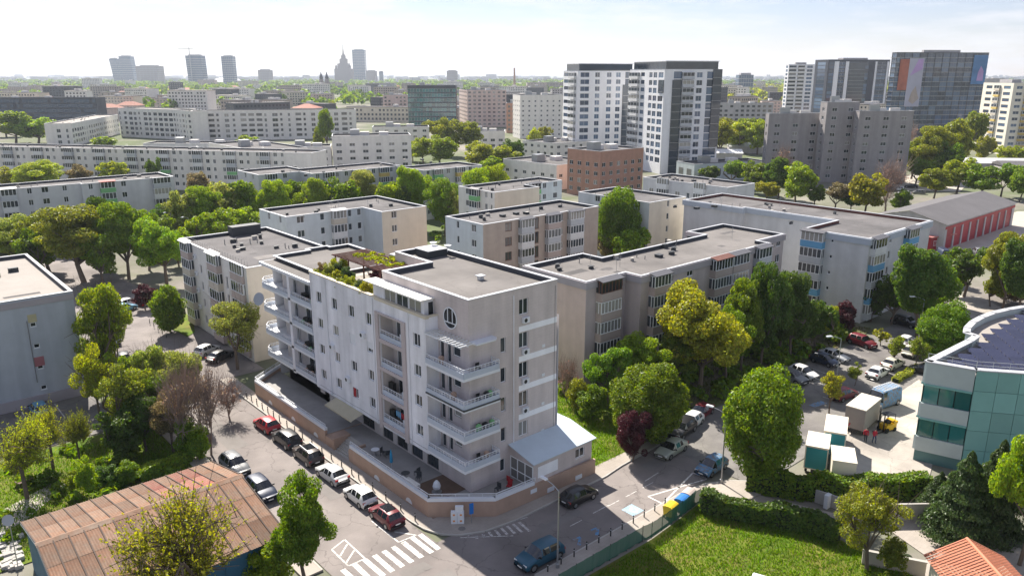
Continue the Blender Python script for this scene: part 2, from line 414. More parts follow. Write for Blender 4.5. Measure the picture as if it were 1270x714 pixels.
M('asphalt_patch', (.19, .175, .165), rough=.95, var=.15, scale=.9, bump=.3)
M('asphalt_dark', (.15, .14, .138), rough=.95, var=.14, scale=.9, bump=.3, c2=(.2, .19, .175), cracks=.3)
M('pavement_slab', (.38, .34, .3), rough=.9, var=.14, scale=.8, bump=.2, c2=(.32, .285, .25), tiles=(.8, .4, .08, 1, .015))
M('kerb_stone', (.4, .38, .35), rough=.85, var=.15, scale=2)
M('yard_concrete', (.44, .4, .35), rough=.9, var=.14, scale=.5, bump=.2, c2=(.32, .29, .26), tiles=(4, 4, .06, 1, .03), cracks=.3)
M('road_paint', (.6, .585, .56), rough=.7, var=.2, scale=4, wear=((.24, .215, .2), .52))
M('road_paint_worn', (.5, .48, .46), rough=.8, var=.3, scale=5, wear=((.2, .18, .17), .5))
M('paint_blue', (.1, .24, .42), rough=.6, var=.3, scale=5, wear=((.2, .18, .17), .46))
M('paint_pale_blue', (.3, .46, .58), rough=.7, var=.3, scale=4, wear=((.22, .2, .19), .55))
M('soil', (.17, .135, .1), rough=1, var=.25, scale=.8, bump=.4, c2=(.11, .13, .05))
M('lawn_soil', (.075, .14, .005), rough=1, var=.35, scale=1.2, bump=.5, c2=(.15, .14, .03))
M('town_ground', (.1, .125, .055), rough=1, var=.3, scale=.12, c2=(.21, .19, .17))
M('skin', (.5, .32, .24), var=0, rough=.6)
M('black_plastic', (.02, .02, .022), rough=.5, var=0)
M('rubber', (.018, .018, .018), rough=.85, var=0)
M('shade_red', (.35, .02, .03), rough=.6, var=.05)
glass_mat('window_glass')
glass_mat('balcony_glass', dark=(.02, .024, .028), pale=(.4, .38, .34), cut=.74)
glass_mat('teal_glass', dark=(.01, .06, .06), pale=(.03, .12, .12), cut=.6, spec=.8)
glass_mat('tower_glass', dark=(.025, .04, .065), pale=(.12, .18, .26), cut=.7, spec=.8)
for n, c in dict(balcony_grey=(.48, .5, .53), balcony_white=(.7, .7, .7), balcony_blue=(.14, .36, .58), balcony_green=(.2, .46, .2), balcony_pink=(.46, .38, .35), balcony_yellow=(.6, .45, .15),
                 balcony_cream=(.55, .5, .42), balcony_red=(.4, .08, .07)).items():
    M(n, c, rough=.7, var=.08, scale=2, streak=.12)

# ------------------------------------------------------------------ ground, streets
g = MB(); S = 16000
g.quad((-S, -S, -.06), (S, -S, -.06), (S, S, -.06), (-S, S, -.06))
structure('ground', g, MATS['town_ground'])
def sheet(name, poly, z, mat): return structure(name, MB().poly([(p[0], p[1], z) for p in poly]), MATS[mat])
def rect(x0, x1, y0, y1): return [(x0, y0), (x1, y0), (x1, y1), (x0, y1)]
sheet('road', rect(-15.6, -6.3, -70, 47), 0, 'asphalt')
sheet('road', rect(-6.3, 23.5, -12.3, -3.0), .002, 'asphalt')
sheet('road', rect(-60, -15.6, -12.3, -3.0), .002, 'asphalt')
sheet('yard_road', rect(-15.5, .2, 47, 150), .004, 'asphalt')
sheet('yard_road', rect(-15.5, -4.7, 39, 47.5), .008, 'asphalt')
sheet('parking_lot', rect(23.5, 112, -16.5, -2.6), .003, 'asphalt_dark')
sheet('yard', [at(1010, 545), at(1010, 610), at(1148, 612), at(1160, 560), at(1165, 500), at(1140, 470), at(1095, 500), at(1060, 525)], .012, 'yard_concrete')
sheet('side_road', [at(1150, 362), at(1140, 380), at(1270, 420), at(1270, 395), at(1215, 368)], .008, 'yard_concrete')
sheet('hall_yard', [at(1170, 312), at(1178, 290), at(1262, 262), at(1340, 262), at(1340, 320), at(1240, 322)], .006, 'concrete_pale')
sheet('market_yard', [at(1105, 235), at(1105, 222), at(1190, 205), at(1215, 215), at(1190, 238)], .006, 'concrete_pale')
sheet('parking_strip', rect(-66, -20.3, 40.5, 58), .006, 'asphalt_dark')
sheet('rear_lane', rect(14, 29, 30, 76), .004, 'asphalt_dark')
sheet('rear_lane', rect(14, 120, 64, 76), .008, 'asphalt_dark')
sheet('courtyard', rect(-58, -15.4, 82, 100), .004, 'asphalt')
sheet('footpath', [at(905, 600), at(950, 616), at(1043, 638), at(1114, 636), at(1177, 652), at(1300, 690), at(1300, 760), at(1120, 760), at(1150, 690), at(1100, 655), at(1040, 650), at(950, 627), at(890, 612)], .016, 'pavement_slab')
sheet('lawn', [(-5, -15.0), (8.2, -15.3), (12, -15.0), (16.6, -14.5), (21.2, -23.6), (20, -40), (4, -60), (-5, -60)], .03, 'lawn_soil')
sheet('lawn', [(13.4, -3.4), (29, -2.9), (29.2, 30), (13.4, 40)], .03, 'lawn_soil')
sheet('lawn', [(29.2, -2.5), (82, -1.8), (82, 10), (29.2, 10)], .05, 'soil')
sheet('lawn', [(-60, 17.5), (-17, 17.5), (-17, 40), (-60, 40)], .03, 'lawn_soil')
sheet('lawn', [at(188, 385), at(200, 378), at(238, 392), at(242, 412), at(232, 418), at(195, 400)], .1, 'lawn_soil')
# pavements with kerbs: real steps
def pavement(poly, z=.13, mat='pavement_slab'):
    o = structure('pavement', MB().prism(poly, -.02, z, bottom=False), MATS[mat]); return o
pavement([(-6.1, 47), (-6.1, 1.2), (-5.9, -.6), (-5.3, -2.2), (-4.2, -3.4), (-2, -4.5), (1.3, -5.0), (13.6, -5.0), (16.5, -4.6), (23.5, -4.2), (23.5, -2.95), (14, -2.95), (-4.4, .2), (-4.4, 47)])
pavement([(-3, -14.7), (-3, -12.3), (17, -12.3), (20, -12.8), (22.6, -14.2), (24.5, -16.2), (23.4, -17.6), (20.4, -17.4), (16.7, -14.3), (8.5, -14.9)])
pavement(rect(-17.6, -15.8, 0, 47))
pavement([(-6.4, -20), (-6.4, -13.4), (-5.6, -12.4), (-3.01, -12.3), (-3.01, -20)])
k = MB()
def kerb_run(pts, w=.14, z=.135):
    for a, b in zip(pts, pts[1:]):
        d = Vector((b[0] - a[0], b[1] - a[1])).normalized(); n = Vector((-d.y, d.x)) * w
        L_ = math.dist(a[:2], b[:2]); m = max(1, round(L_ / 1.0))
        for i in range(m):
            p = Vector(a[:2]).lerp(Vector(b[:2]), i / m + .008 / L_); q = Vector(a[:2]).lerp(Vector(b[:2]), (i + 1) / m - .008 / L_)
            yield [tuple(p), tuple(q), tuple(q + n), tuple(p + n)]
kroot = structure('kerb', MB().poly([(-6.2, 46, -.01), (-6.15, 46, -.01), (-6.15, 46.1, -.01)]), MATS['kerb_stone'])
for pts in ([(-6.1, 47), (-6.1, 1.2), (-5.9, -.6), (-5.3, -2.2), (-4.2, -3.4), (-2, -4.5), (1.3, -5.0), (13.6, -5.0), (16.5, -4.6), (23.5, -4.2)][::-1],
            [(-3, -12.3), (17, -12.3), (20, -12.8), (22.6, -14.2), (24.5, -16.2)], [(-15.8, 0), (-15.8, 47)]):
    for q in kerb_run(pts): MB().prism(q, -.01, .137, bottom=False).build('kerb_stone', MATS['kerb_stone'], kroot)
# painted markings
def stroke(mb, a, b, w, z=.012):
    d = Vector((b[0] - a[0], b[1] - a[1])).normalized(); n = Vector((-d.y, d.x)) * w / 2; a = Vector(a[:2]); b = Vector(b[:2])
    mb.quad((*(a - n), z), (*(b - n), z), (*(b + n), z), (*(a + n), z)); return mb
zeb = structure('zebra_crossing', stroke(MB(), (-8.8, 3.8), (-8.8, -.75), .14), MATS['road_paint'])
for x in (-14.5, -13.4, -12.4, -11.45, -10.5, -9.55, -8.5, -7.5, -6.7): stroke(MB(), (x, -.95), (x + R.uniform(-.05, .05), -3.95 if x > -13 else -3.2), .48).build('stripe', MATS['road_paint'], zeb)
rm = MB()
stroke(rm, (-8.8, -.72), (-7.0, -.85), .14); stroke(rm, (-7.0, -.85), (-8.2, .9), .14)
structure('road_marking', rm, MATS['road_paint'])
pb = MB()
for a, b in (((-13.8, 2.2), (-12.2, 2.8)), ((-12.2, 2.8), (-12.3, -.9)), ((-12.3, -.85), (-13.9, -.85)), ((-13.9, -.85), (-13.8, 2.2)), ((-13.7, .9), (-12.4, 2.0)), ((-13.8, -.3), (-12.4, .8))): stroke(pb, a, b, .15)
structure('road_marking', pb, MATS['road_paint'])
hb = MB(); stroke(hb, (-4.3, -3.75), (-.5, -6.7), .12); stroke(hb, (-3.6, -4.0), (2.5, -5.3), .1)
for i in range(8): x = -3.0 + i * .62; stroke(hb, (x, -4.55 - i * .12), (x - .25, -4.9 - i * .32), .26)
structure('road_marking', hb, MATS['road_paint_worn'])
xb = MB()
for a, b in (((13.9, -10.4), (13.9, -12.2)), ((13.9, -10.4), (21.1, -12.2)), ((13.9, -12.2), (21.1, -10.5)), ((21.1, -10.5), (21.1, -12.2))): stroke(xb, a, b, .17)
structure('road_marking', xb, MATS['road_paint'])
for x0, m in ((10.1, 'paint_pale_blue'), (5.2, 'paint_blue'), (2.9, 'paint_blue')):
    b = MB()
    if x0 > 10: b.quad((x0, -11.75, .012), (x0 + 1.5, -11.75, .012), (x0 + 1.5, -10.25, .012), (x0, -10.25, .012))
    else: stroke(b, (x0, -11.6), (x0 + .9, -10.9), .3); stroke(b, (x0 + .2, -10.7), (x0 + 1.0, -10.8), .2)
    bo = structure('parking_symbol', b, MATS[m])
    if x0 > 10:
        wch = MB(); c = (x0 + .8, -11.05)
        for i in range(10):
            t0 = 2 * math.pi * i / 12 + .6; t1 = t0 + 2 * math.pi / 12
            stroke(wch, (c[0] + .34 * math.cos(t0), c[1] + .34 * math.sin(t0)), (c[0] + .34 * math.cos(t1), c[1] + .34 * math.sin(t1)), .09, .016)
        stroke(wch, (c[0] - .1, c[1] + .1), (c[0] + .25, c[1] + .45), .1, .016); wch.build('wheelchair_sign', MATS['road_paint'], bo)
ed = MB()
for i in range(5): stroke(ed, (4.4 + i * 2.6, -9.0), (6.0 + i * 2.6, -9.0), .1) if i != 1 else None
stroke(ed, (7.6, -8.9), (9.9, -8.9), .12); stroke(ed, (16.0, -8.3), (18.4, -8.1), .12)
structure('lane_line', ed, MATS['road_paint_worn'])
pl = MB()
for i in range(14): stroke(pl, (45.5 + i * 2.6, -2.9), (44.9 + i * 2.6, -6.0), .1, .014)
for i in range(9): stroke(pl, (50 + i * 4.9, -9.6), (50 + i * 4.9, -11.9), .1, .014)
structure('bay_marking', pl, MATS['road_paint_worn'])
bl = MB(); stroke(bl, (46.2, -10.2), (48.6, -10.6), .9, .014)
structure('bay_marking', bl, MATS['paint_blue'])
lp = MB()
for i in range(8): stroke(lp, (-50 + i * 3.6, 47.5), (-50 + i * 3.6, 53), .13, .014)
structure('bay_marking', lp, MATS['road_paint'])
# repairs, manholes
for x, y, w, h in ((-11.2, -5.6, 2.6, 1.1), (-9.8, 9.5, 1.2, 6.5), (-13.2, 26, 2.2, 9), (1.5, -8.2, 5.5, .9), (18, -7.4, 4, 1.6), (-9.2, -10, 1.4, 3.4)):
    q = [(x + R.uniform(-.15, .15), y), (x + w, y + R.uniform(-.15, .15)), (x + w + R.uniform(-.2, .2), y + h), (x + R.uniform(-.1, .1), y + h + R.uniform(-.1, .2))]
    sheet('asphalt_repair', q, .0075, 'asphalt_patch')
for i, (x, y) in enumerate(((-9.1, -5.4), (-3.4, -2.9), (2.6, -7.2), (-11.0, 16.8))):
    z = .0105 if i != 1 else .134
    o = MB().lathe([(.34, 0), (.34, .006), (.3, .009)], (x, y, z), 14).build('manhole_cover', MATS['asphalt_patch']); o['kind'] = 'structure'

# ------------------------------------------------------------------ the corner apartment house
mb_ = thing('apartment_building', 'white and grey corner apartment house with wrapped balconies, loggias and roof garden', 'building')
FX = -1.45         # plane of the white street front (faces -x)
FW = []
ZR = [(14.75, 16.05), (11.68, 12.86), (8.53, 9.7), (5.36, 6.55)]
for y0, y1 in ((25.3, 26.5), (21.75, 22.95), (18.05, 19.25), (14.55, 15.65), (5.7, 6.9)):
    for z0, z1 in ZR: FW.append((y0, y1, z0, z1))
LG = [(8.8, 12.95, z, z + 2.6) for z in (13.9, 10.8, 7.7, 4.6)]
w = MB()
face(w, 'l', FX, 4.75, 27.9, 3.9, 18.05, FW + LG, .18)
w.quad((FX, 4.75, 3.9), (.1, 4.75, 3.9), (.1, 27.9, 3.9), (FX, 27.9, 3.9))
w.quad((FX, 4.75, 3.9), (FX, 4.75, 17.95), (-.004, 4.75, 17.95), (-.004, 4.75, 3.9))
w.quad((FX, 27.9, 3.9), (.1, 27.9, 3.9), (.1, 27.9, 18.05), (FX, 27.9, 18.05))
w.quad((FX, 4.75, 18.05), (FX, 27.9, 18.05), (FX + .3, 27.9, 18.05), (FX + .3, 4.75, 18.05)); w.quad((FX + .3, 4.75, 16.8), (FX + .3, 27.9, 16.8), (FX + .3, 27.9, 18.05), (FX + .3, 4.75, 18.05))
w.build('street_wall', MATS['white_wall'], mb_)
c = MB(); c.box(FX - .08, FX + .38, 13.7, 27.9, 18.055, 18.16); c.box(FX - .06, FX + .38, 4.67, 13.7, 17.85, 18.12); c.box(FX + .38, -.005, 4.66, 4.95, 17.96, 18.12)
c.build('coping', MATS['cream_trim'], mb_)
for h in FW: window(mb_, 'l', FX, *h, cols=2, gm='window_glass', depth=.13, t=.06)
for y0, y1, z0, z1, k in ((18.05, 19.25, 11.68, 12.86, 1), (14.55, 15.65, 11.68, 12.86, .62)):
    MB().box(FX + .04, FX + .1, y0 + .02, y1 - .02, z1 - (z1 - z0) * k, z1 - .01).build('roller_shutter', MATS['trim_white'], mb_)
MB().box(FX + .05, FX + .1, 18.7, 19.2, 5.42, 6.45).build('curtain', MATS['shade_red'], mb_)
M('parapet_pale', (.46, .51, .58), rough=.5, var=.08)
def railing(name, parent, pts, z, h=.42, solid=.5, mat='parapet_pale', step=.45, r=.022, rz=.05):
    """a low parapet with a bar railing over it, along pts"""
    s = MB(); b = MB()
    for (x0, y0), (x1, y1) in zip(pts, pts[1:]):
        d = Vector((x1 - x0, y1 - y0)); L_ = d.length; d.normalize(); n = Vector((-d.y, d.x)) * .06
        q = [(x0 - n.x, y0 - n.y), (x1 - n.x, y1 - n.y), (x1 + n.x, y1 + n.y), (x0 + n.x, y0 + n.y)]
        if solid: s.prism(q, z, z + solid)
        b.tube((x0, y0, z + solid + h), (x1, y1, z + solid + h), rz * .8, n=4)
        b.tube((x0, y0, z + solid + h * .5), (x1, y1, z + solid + h * .5), r, n=4)
        m = max(1, round(L_ / step))
        for i in range(m + 1):
            x, y = x0 + (x1 - x0) * i / m, y0 + (y1 - y0) * i / m
            b.tube((x, y, z + solid - .02), (x, y, z + solid + h), rz * .75 if i % 3 == 0 else r, n=4)
    o = s.build(name, MATS[mat], parent) if solid else None
    rr = b.build('railing', MATS['trim_white'], o or parent)
    return o or rr
# loggia niche in the street front
fr = MB()
for a, b, z0, z1 in ((8.15, 8.75, 3.8, 16.7), (13.0, 13.6, 3.8, 16.7)): fr.box(FX - .16, FX - .002, a, b, z0, z1)
for z in (4.4, 7.5, 10.6, 13.7): fr.box(FX - .14, FX - .002, 8.75, 13.0, z - .2, z + .2)
fr.box(FX - .16, FX - .002, 8.75, 13.0, 16.5, 16.7)
fr.build('loggia_frame', MATS['loggia_frame'], mb_)
for i, (a, b, z0, z1) in enumerate(LG):
    n = MB(); xi = .1
    n.quad((xi, a - .5, z0), (xi, b + .5, z0), (xi, b + .5, z1), (xi, a - .5, z1)); n.quad((FX + .15, a, z0), (xi, a, z0), (xi, a, z1), (FX + .15, a, z1)); n.quad((FX + .15, b, z0), (FX + .15, b, z1), (xi, b, z1), (xi, b, z0))
    n.quad((FX + .15, a, z0), (FX + .15, b, z0), (xi, b, z0), (xi, a, z0)); n.quad((FX + .15, a, z1), (xi, a, z1), (xi, b, z1), (FX + .15, b, z1))
    lo = n.build('loggia', MATS['recess_wall'], mb_)
    window(lo, 'l', xi - .14, a + .3, b - .9, z0 + .02, z0 + 2.2, cols=4, depth=.06, t=.05)
    railing('parapet', lo, [(FX + .08, a), (FX + .08, b)], z0, h=.4, solid=.52, step=.5)
    if i in (0, 2, 3): MB().box(FX + .3, FX + .7, a + .5, a + .9, z0, z0 + 1.15).build('cupboard', MATS['trim_white'], lo)
    if i in (2, 3): MB().box(FX + .5, FX + .9, b - 1.3, b - .4, z0, z0 + 1.35).build('drying_rack', MATS['metal_dark'], lo)
    if i == 3:
        for k in range(6): MB().box(FX + .4, FX + .43, a + .5 + k * .32, a + .72 + k * .32, z0 + 1.0 + R.uniform(0, .2), z0 + 1.75).build('laundry', MATS[R.choice(['trim_white', 'shade_red', 'balcony_blue', 'pvc_dark'])], lo)
# loggia bay and corner balconies at the far end
e = MB()
e.quad((.1, 27.9, 1.2), (.1, 38.6, 1.2), (.1, 38.6, 16.5), (.1, 27.9, 16.5)); e.quad((.1, 38.6, 1.2), (9.5, 38.6, 1.2), (9.5, 38.6, 16.5), (.1, 38.6, 16.5))
e.build('end_wall', MATS['recess_wall'], mb_)
MB().box(FX - .05, FX + .5, 33.3, 33.95, 3.9, 16.45).build('pillar', MATS['white_wall'], mb_)
MB().box(FX - .1, 6, 27.91, 41.7, 16.45, 16.8).build('canopy_slab', MATS['trim_white'], mb_)
MB().box(FX + .2, 6, 28.0, 41.5, 16.805, 16.82).build('canopy_roof', MATS['roof_membrane'], mb_)
for z in (4.1, 7.2, 10.3, 13.4):
    s = MB(); s.box(FX - .05, .1, 27.92, 38.6, z, z + .28); s.prism([(FX - .05, 38.6), (FX - .05, 41.3), (-.7, 42.5), (4.5, 42.5), (4.5, 38.6)], z, z + .28)
    o = s.build('balcony', MATS['trim_white'], mb_)
    railing('parapet', o, [(FX + .02, 28.0), (FX + .02, 33.25)], z + .28, h=.4, solid=.5)
    railing('parapet', o, [(FX + .02, 34.0), (FX + .02, 41.3), (-.65, 42.4), (4.4, 42.4)], z + .28, h=.4, solid=.42)
    for a, b in ((28.8, 32.4), (34.6, 36.4)): window(o, 'l', -.05, a, b, z + .32, z + 2.5, cols=3, depth=.06, t=.05)
    for k in range(3): MB().lathe([(.16, 0), (.22, .3), (.3, .55), (.1, .7)], (FX + .5, 28.6 + k * 1.4, z + .29), 7).build('planter', MATS[R.choice(['terracotta_clad', 'balcony_green', 'pvc_dark'])], o)
    MB().box(FX + .6, FX + 1.1, 30.5, 31.6, z + .29, z + 1.25).build('drying_rack', MATS['metal_dark'], o)
MB().quad((FX + .25, 28.0, 16.1), (FX + .25, 33.2, 16.1), (.0, 33.2, 16.42), (.0, 28.0, 16.42)).build('awning', MATS['awning_white'], mb_)
# low wing body and roof terrace
b = MB(); b.quad((11.5, 0, 1), (11.5, 41.4, 1), (11.5, 41.4, 16.8), (11.5, 0, 16.8)); b.quad((.1, 41.4, 1.0), (11.5, 41.4, 1), (11.5, 41.4, 16.4), (.1, 41.4, 16.4))
b.build('rear_wall', MATS['white_wall'], mb_)
tr = MB(); tr.quad((FX + .3, 4.75, 16.9), (11, 4.75, 16.9), (11, 27.9, 16.9), (FX + .3, 27.9, 16.9)); tr.build('roof_terrace', MATS['concrete_pale'], mb_)
parapet_roof(mb_, [(.3, 27.91), (11.4, 27.91), (11.4, 41.4), (8.6, 41.4), (8.6, 42.3), (5.3, 42.3), (5.3, 41.4), (.3, 41.4)], 16.92, h=.38, t=.28, coping='coping_white', roof='roof_membrane')
MB().box(10.7, 11.0, 21.1, 27.9, 16.9, 17.7).build('terrace_parapet', MATS['band_white'], mb_)
# high block
hw = [(3.78, 4.45, z, z + 1.48) for z in (14.5, 11.47, 8.42, 5.25)] + [(3.68, 4.33, 2.05, 3.4)] + [(6.12, 7.33, z, z + 1.55) for z in (17.78, 14.4, 11.33, 8.25, 5.05)]
w = MB(); face(w, 'f', 0, 0, 11.2, 1.0, 20.45, hw, .18); w.quad((11.2, 0, 1), (11.2, 21, 1), (11.2, 21, 20.45), (11.2, 0, 20.45))
w.build('end_wall', MATS['grey_tile_wall'], mb_)
w = MB(); w.quad((0, 14.3, 16.9), (5.9, 14.3, 16.9), (5.9, 14.3, 20.45), (0, 14.3, 20.45)); w.quad((5.9, 14.3, 16.9), (5.9, 21, 16.9), (5.9, 21, 20.45), (5.9, 14.3, 20.45)); w.quad((5.9, 21, 16.9), (11.2, 21, 16.9), (11.2, 21, 20.45), (5.9, 21, 20.45))
BD = [h_ for z in (13.65, 10.6, 7.55, 4.5) for h_ in ((3.85, 4.55, z + .02, z + 2.25), (2.75, 3.4, z + .02, z + 2.25), (1.3, 2.45, z + .95, z + 2.25))]
face(w, 'l', 0, 0, 4.75, 1.0, 16.6, BD, .15); face(w, 'l', 0, 0, 14.3, 16.6, 20.45, (), .1)
w.build('side_wall', MATS['grey_tile_wall'], mb_)
for i, h in enumerate(hw): window(mb_, 'f', 0, *h, cols=1 if h[1] - h[0] < .8 else 2, depth=.12, t=.06)
for i, h in enumerate(BD): window(mb_, 'l', 0, *h, cols=1, depth=.1, t=.05)
for z in (16.05, 13.0, 9.95, 6.9, 3.85): MB().box(6.1, 11.215, -.025, -.002, z, z + .58).build('band', MATS['band_white'], mb_)
def ac_unit(parent, x, y, z, side='f'):
    if 'ac' not in _wm:
        a = MB().box(0, .8, -.32, -.02, 0, .56, 0); a.lathe([(.22, 0), (.22, .02)], (0, 0, 0), 10)
        a = MB().box(0, .8, -.32, -.02, 0, .56)
        f = MB(); n = 12
        f.poly([(.3 + .21 * math.cos(2 * math.pi * i / n), -.326, .28 + .21 * math.sin(2 * math.pi * i / n)) for i in range(n)])
        _wm['ac'] = (a.mesh('air_conditioner', MATS['trim_white']), f.mesh('fan_grille', MATS['metal_dark']))
    o = put('air_conditioner', _wm['ac'][0], parent, (x, y, z), 0 if side == 'f' else -math.pi / 2); put('fan_grille', _wm['ac'][1], o); return o
for z in (16.95, 13.72, 10.65, 7.55): ac_unit(mb_, 6.45, 0, z)
parapet_roof(mb_, [(0, 0), (11.2, 0), (11.2, 21), (5.9, 21), (5.9, 14.3), (0, 14.3)], 19.95, h=.5, t=.3, coping='coping_white', roof='roof_membrane')
hx = MB().box(8.0, 10.6, 17.4, 20.0, 19.95, 20.75); hx.build('stair_hatch', MATS['roof_box_dark'], mb_)
MB().box(7.9, 10.7, 17.3, 20.1, 20.753, 20.82).build('hatch_lid', MATS['coping_grey'], mb_)
v = MB().box(6.4, 6.9, 6.2, 6.7, 19.95, 20.25); v.box(6.25, 7.05, 6.05, 6.85, 20.35, 20.42); v.box(6.5, 6.55, 6.3, 6.35, 20.25, 20.35); v.box(6.75, 6.8, 6.5, 6.55, 20.25, 20.35)
v.build('roof_vent', MATS['metal_pale'], mb_)
for x, y in ((10.2, 19.6), (10.5, 17.2)):
    dsh = MB(); dsh.tube((x, y, 20.4), (x, y, 21.2), .04, n=5)
    dsh.lathe([(.02, 0), (.25, .06), (.42, .2), (.44, .22)], (x, y - .1, 21.0), 10); dsh.build('satellite_dish', MATS['metal_pale'], mb_)
# downpipes, cables, lamps on the walls
for y in (7.6, 14.1, 24.1): MB().tube((FX - .06, y, 3.9), (FX - .06, y, 17.9), .045, n=6).build('downpipe', MATS['trim_white'], mb_)
MB().tube((5.4, -.06, 1.2), (5.4, -.06, 19.9), .05, n=6).build('downpipe', MATS['band_white'], mb_); MB().tube((10.9, -.05, 4.8), (10.9, -.05, 19.9), .02, n=4).build('cable', MATS['pipe_grey'], mb_)
cb_ = MB()
for i in range(14): a = i / 14 * 22; cb_.tube((FX - .03, 5 + a, 4.35 - .05 * math.sin(i * 2.2)), (FX - .03, 5 + a + 22 / 14, 4.35 - .05 * math.sin(i * 2.2 + 2.2)), .015, n=4)
cb_.build('cable', MATS['pipe_grey'], mb_)
for z in (13.8, 10.7, 7.6, 4.6): MB().box(9.2, 9.6, -.03, -.001, z, z + .3).build('vent_grille', MATS['trim_white'], mb_)
for y, z in ((16.6, 13.1), (23.6, 9.9), (20.4, 6.9)): ac_unit(mb_, FX, y, z, 'l')
# round window
rw = MB(); gl = MB(); n = 28; yc, zc, r = 2.75, 18.15, 1.05
ring = [(yc + r * math.cos(2 * math.pi * i / n), zc + r * math.sin(2 * math.pi * i / n)) for i in range(n)]
rin = [(yc + (r - .1) * math.cos(2 * math.pi * i / n), zc + (r - .1) * math.sin(2 * math.pi * i / n)) for i in range(n)]
for i in range(n):
    j = (i + 1) % n
    rw.quad((-.06, *ring[i]), (-.06, *rin[i]), (-.06, *rin[j]), (-.06, *ring[j])); rw.quad((-.06, *ring[j]), (-.001, *ring[j]), (-.001, *ring[i]), (-.06, *ring[i])); rw.quad((-.06, *rin[i]), (-.004, *rin[i]), (-.004, *rin[j]), (-.06, *rin[j]))
gl.poly([(-.012, *p) for p in rin][::-1])
for y in (yc - .36, yc + .36): rw.box(-.05, -.015, y - .05, y + .05, zc - .45, zc + .86)
rw.box(-.055, -.015, yc - .9, yc + .9, zc - .5, zc - .4)
rwo = rw.build('round_window', MATS['trim_white'], mb_); gl.build('pane', MATS['window_glass'], rwo)
# wrapped corner balconies
for i, z in enumerate((4.2, 7.25, 10.3, 13.35)):
    s = MB().prism([(-.005, 4.74), (-1.62, 4.74), (-1.62, -1.2), (2.7, -1.2), (2.7, -.005), (-.005, -.005)], z, z + .27)
    o = s.build('corner_balcony', MATS['trim_white'], mb_)
    if i == 2:
        l = MB().prism([(-1.5, 4.73), (-1.69, 4.73), (-1.69, -1.27), (2.76, -1.27), (2.76, -.01), (2.6, -.01), (2.6, -1.1), (-1.5, -1.1)], z + .2, z + .34); l.build('edge_strip', MATS['pvc_dark'], o)
    railing('parapet', o, [(-1.55, 4.7), (-1.55, -1.13), (2.64, -1.13), (2.64, -.05)], z + .27, h=.38, solid=.5, step=.42)
    for k in range(R.choice((1, 2, 3))):
        x, y = R.choice(((-.9, R.uniform(-.6, 4.2)), (R.uniform(.4, 2.2), -.65)))
        MB().lathe([(.18, 0), (.26, .45), (.3, .8), (.08, .95)], (x, y, z + .275), 7).build('flower_pot', MATS[R.choice(['metal_dark', 'terracotta_clad', 'balcony_green'])], o)
    ch = MB(); ch.box(.4, .85, -.85, -.4, z + .65, z + .7); ch.box(.4, .85, -.42, -.38, z + .7, z + 1.15)
    for x in (.42, .8):
        for y in (-.82, -.42): ch.box(x, x + .03, y, y + .03, z + .275, z + .65)
    ch.build('chair', MATS['metal_dark'], o)
pg = MB()
for t in (0, 1): pg.box(-1.62 + t * .8, -1.54 + t * .8, -.9, 4.7, 16.45, 16.58)
for i in range(12): y = -.9 + i * .5; pg.box(-1.7, -.02, y, y + .07, 16.581, 16.68)
pg.build('pergola', MATS['trim_white'], mb_)
MB().prism([(.02, -1.1), (2.3, -1.1), (2.75, -.7), (2.75, -.01), (.02, -.01)], 16.42, 16.56).build('canopy', MATS['trim_white'], mb_)
# penthouse sun room under a white roof
p = MB(); WS = [(5.9 + i * 2.2, 7.95 + i * 2.2, 17.95, 19.2) for i in range(3)]
face(p, 'l', -1.1, 5.4, 14.4, 16.9, 19.45, WS, .08); p.quad((-1.1, 5.4, 16.9), (-1.1, 5.4, 19.45), (-.004, 5.4, 19.45), (-.004, 5.4, 16.9))
po = p.build('sun_room', MATS['white_wall'], mb_)
for h in WS: window(po, 'l', -1.1, *h, cols=2, depth=.05, t=.05, gm='balcony_glass')
MB().prism([(-1.6, 5.2), (-.004, 5.2), (-.004, 15.6), (-1.6, 15.6)], 19.48, 19.58).build('sun_room_roof', MATS['awning_white'], mb_)
MB().quad((-.6, 5.39, 17.0), (-.05, 5.39, 17.0), (-.05, 5.39, 19.2), (-.6, 5.39, 19.2)).build('terrace_door', MATS['window_glass'], mb_)
# roof garden: pergola, chimney, planters
pg = MB()
for x in (2.4, 6.2):
    for y in (18.8, 22.2, 25.6, 28.6): pg.box(x, x + .14, y, y + .14, 16.9, 19.2)
for x in (2.3, 6.1): pg.box(x, x + .18, 18.3, 29.2, 19.2, 19.35)
for i in range(21): pg.box(1.9, 6.8, 18.5 + i * .5, 18.58 + i * .5, 19.352, 19.45)
pg.build('roof_pergola', M('pergola_wood', (.13, .06, .05), rough=.8, var=.2), mb_)
MB().box(6.9, 7.9, 22.6, 23.6, 16.92, 19.5).build('chimney', MATS['concrete'], mb_)
MB().box(6.8, 8.0, 22.5, 23.7, 19.503, 19.65).build('chimney_cap', MATS['coping_white'], mb_)
for y in np.arange(16.2, 27, 1.5): MB().box(-1.0, -.3, y, y + 1.3, 16.91, 17.5).build('planter', MATS['terracotta_clad'], mb_)
# ground storey
gs = MB(); gh = [(y, y + 2.0, 1.25, 3.6) for y in (5.4, 8.2, 11, 13.8)] + [(17.6, 20.2, 1.25, 3.6)] + [(y, y + 1.2, 2.0, 3.4) for y in (22.5, 25.2, 29)]
face(gs, 'l', .1, 4.75, 38.6, 1.0, 3.9, gh, .2); gs.build('ground_wall', MATS['recess_wall'], mb_)
for h in gh: window(mb_, 'l', .1, *h, cols=2, fm='pvc_dark' if h[3] > 3.5 else 'pvc_white', depth=.12, t=.07)
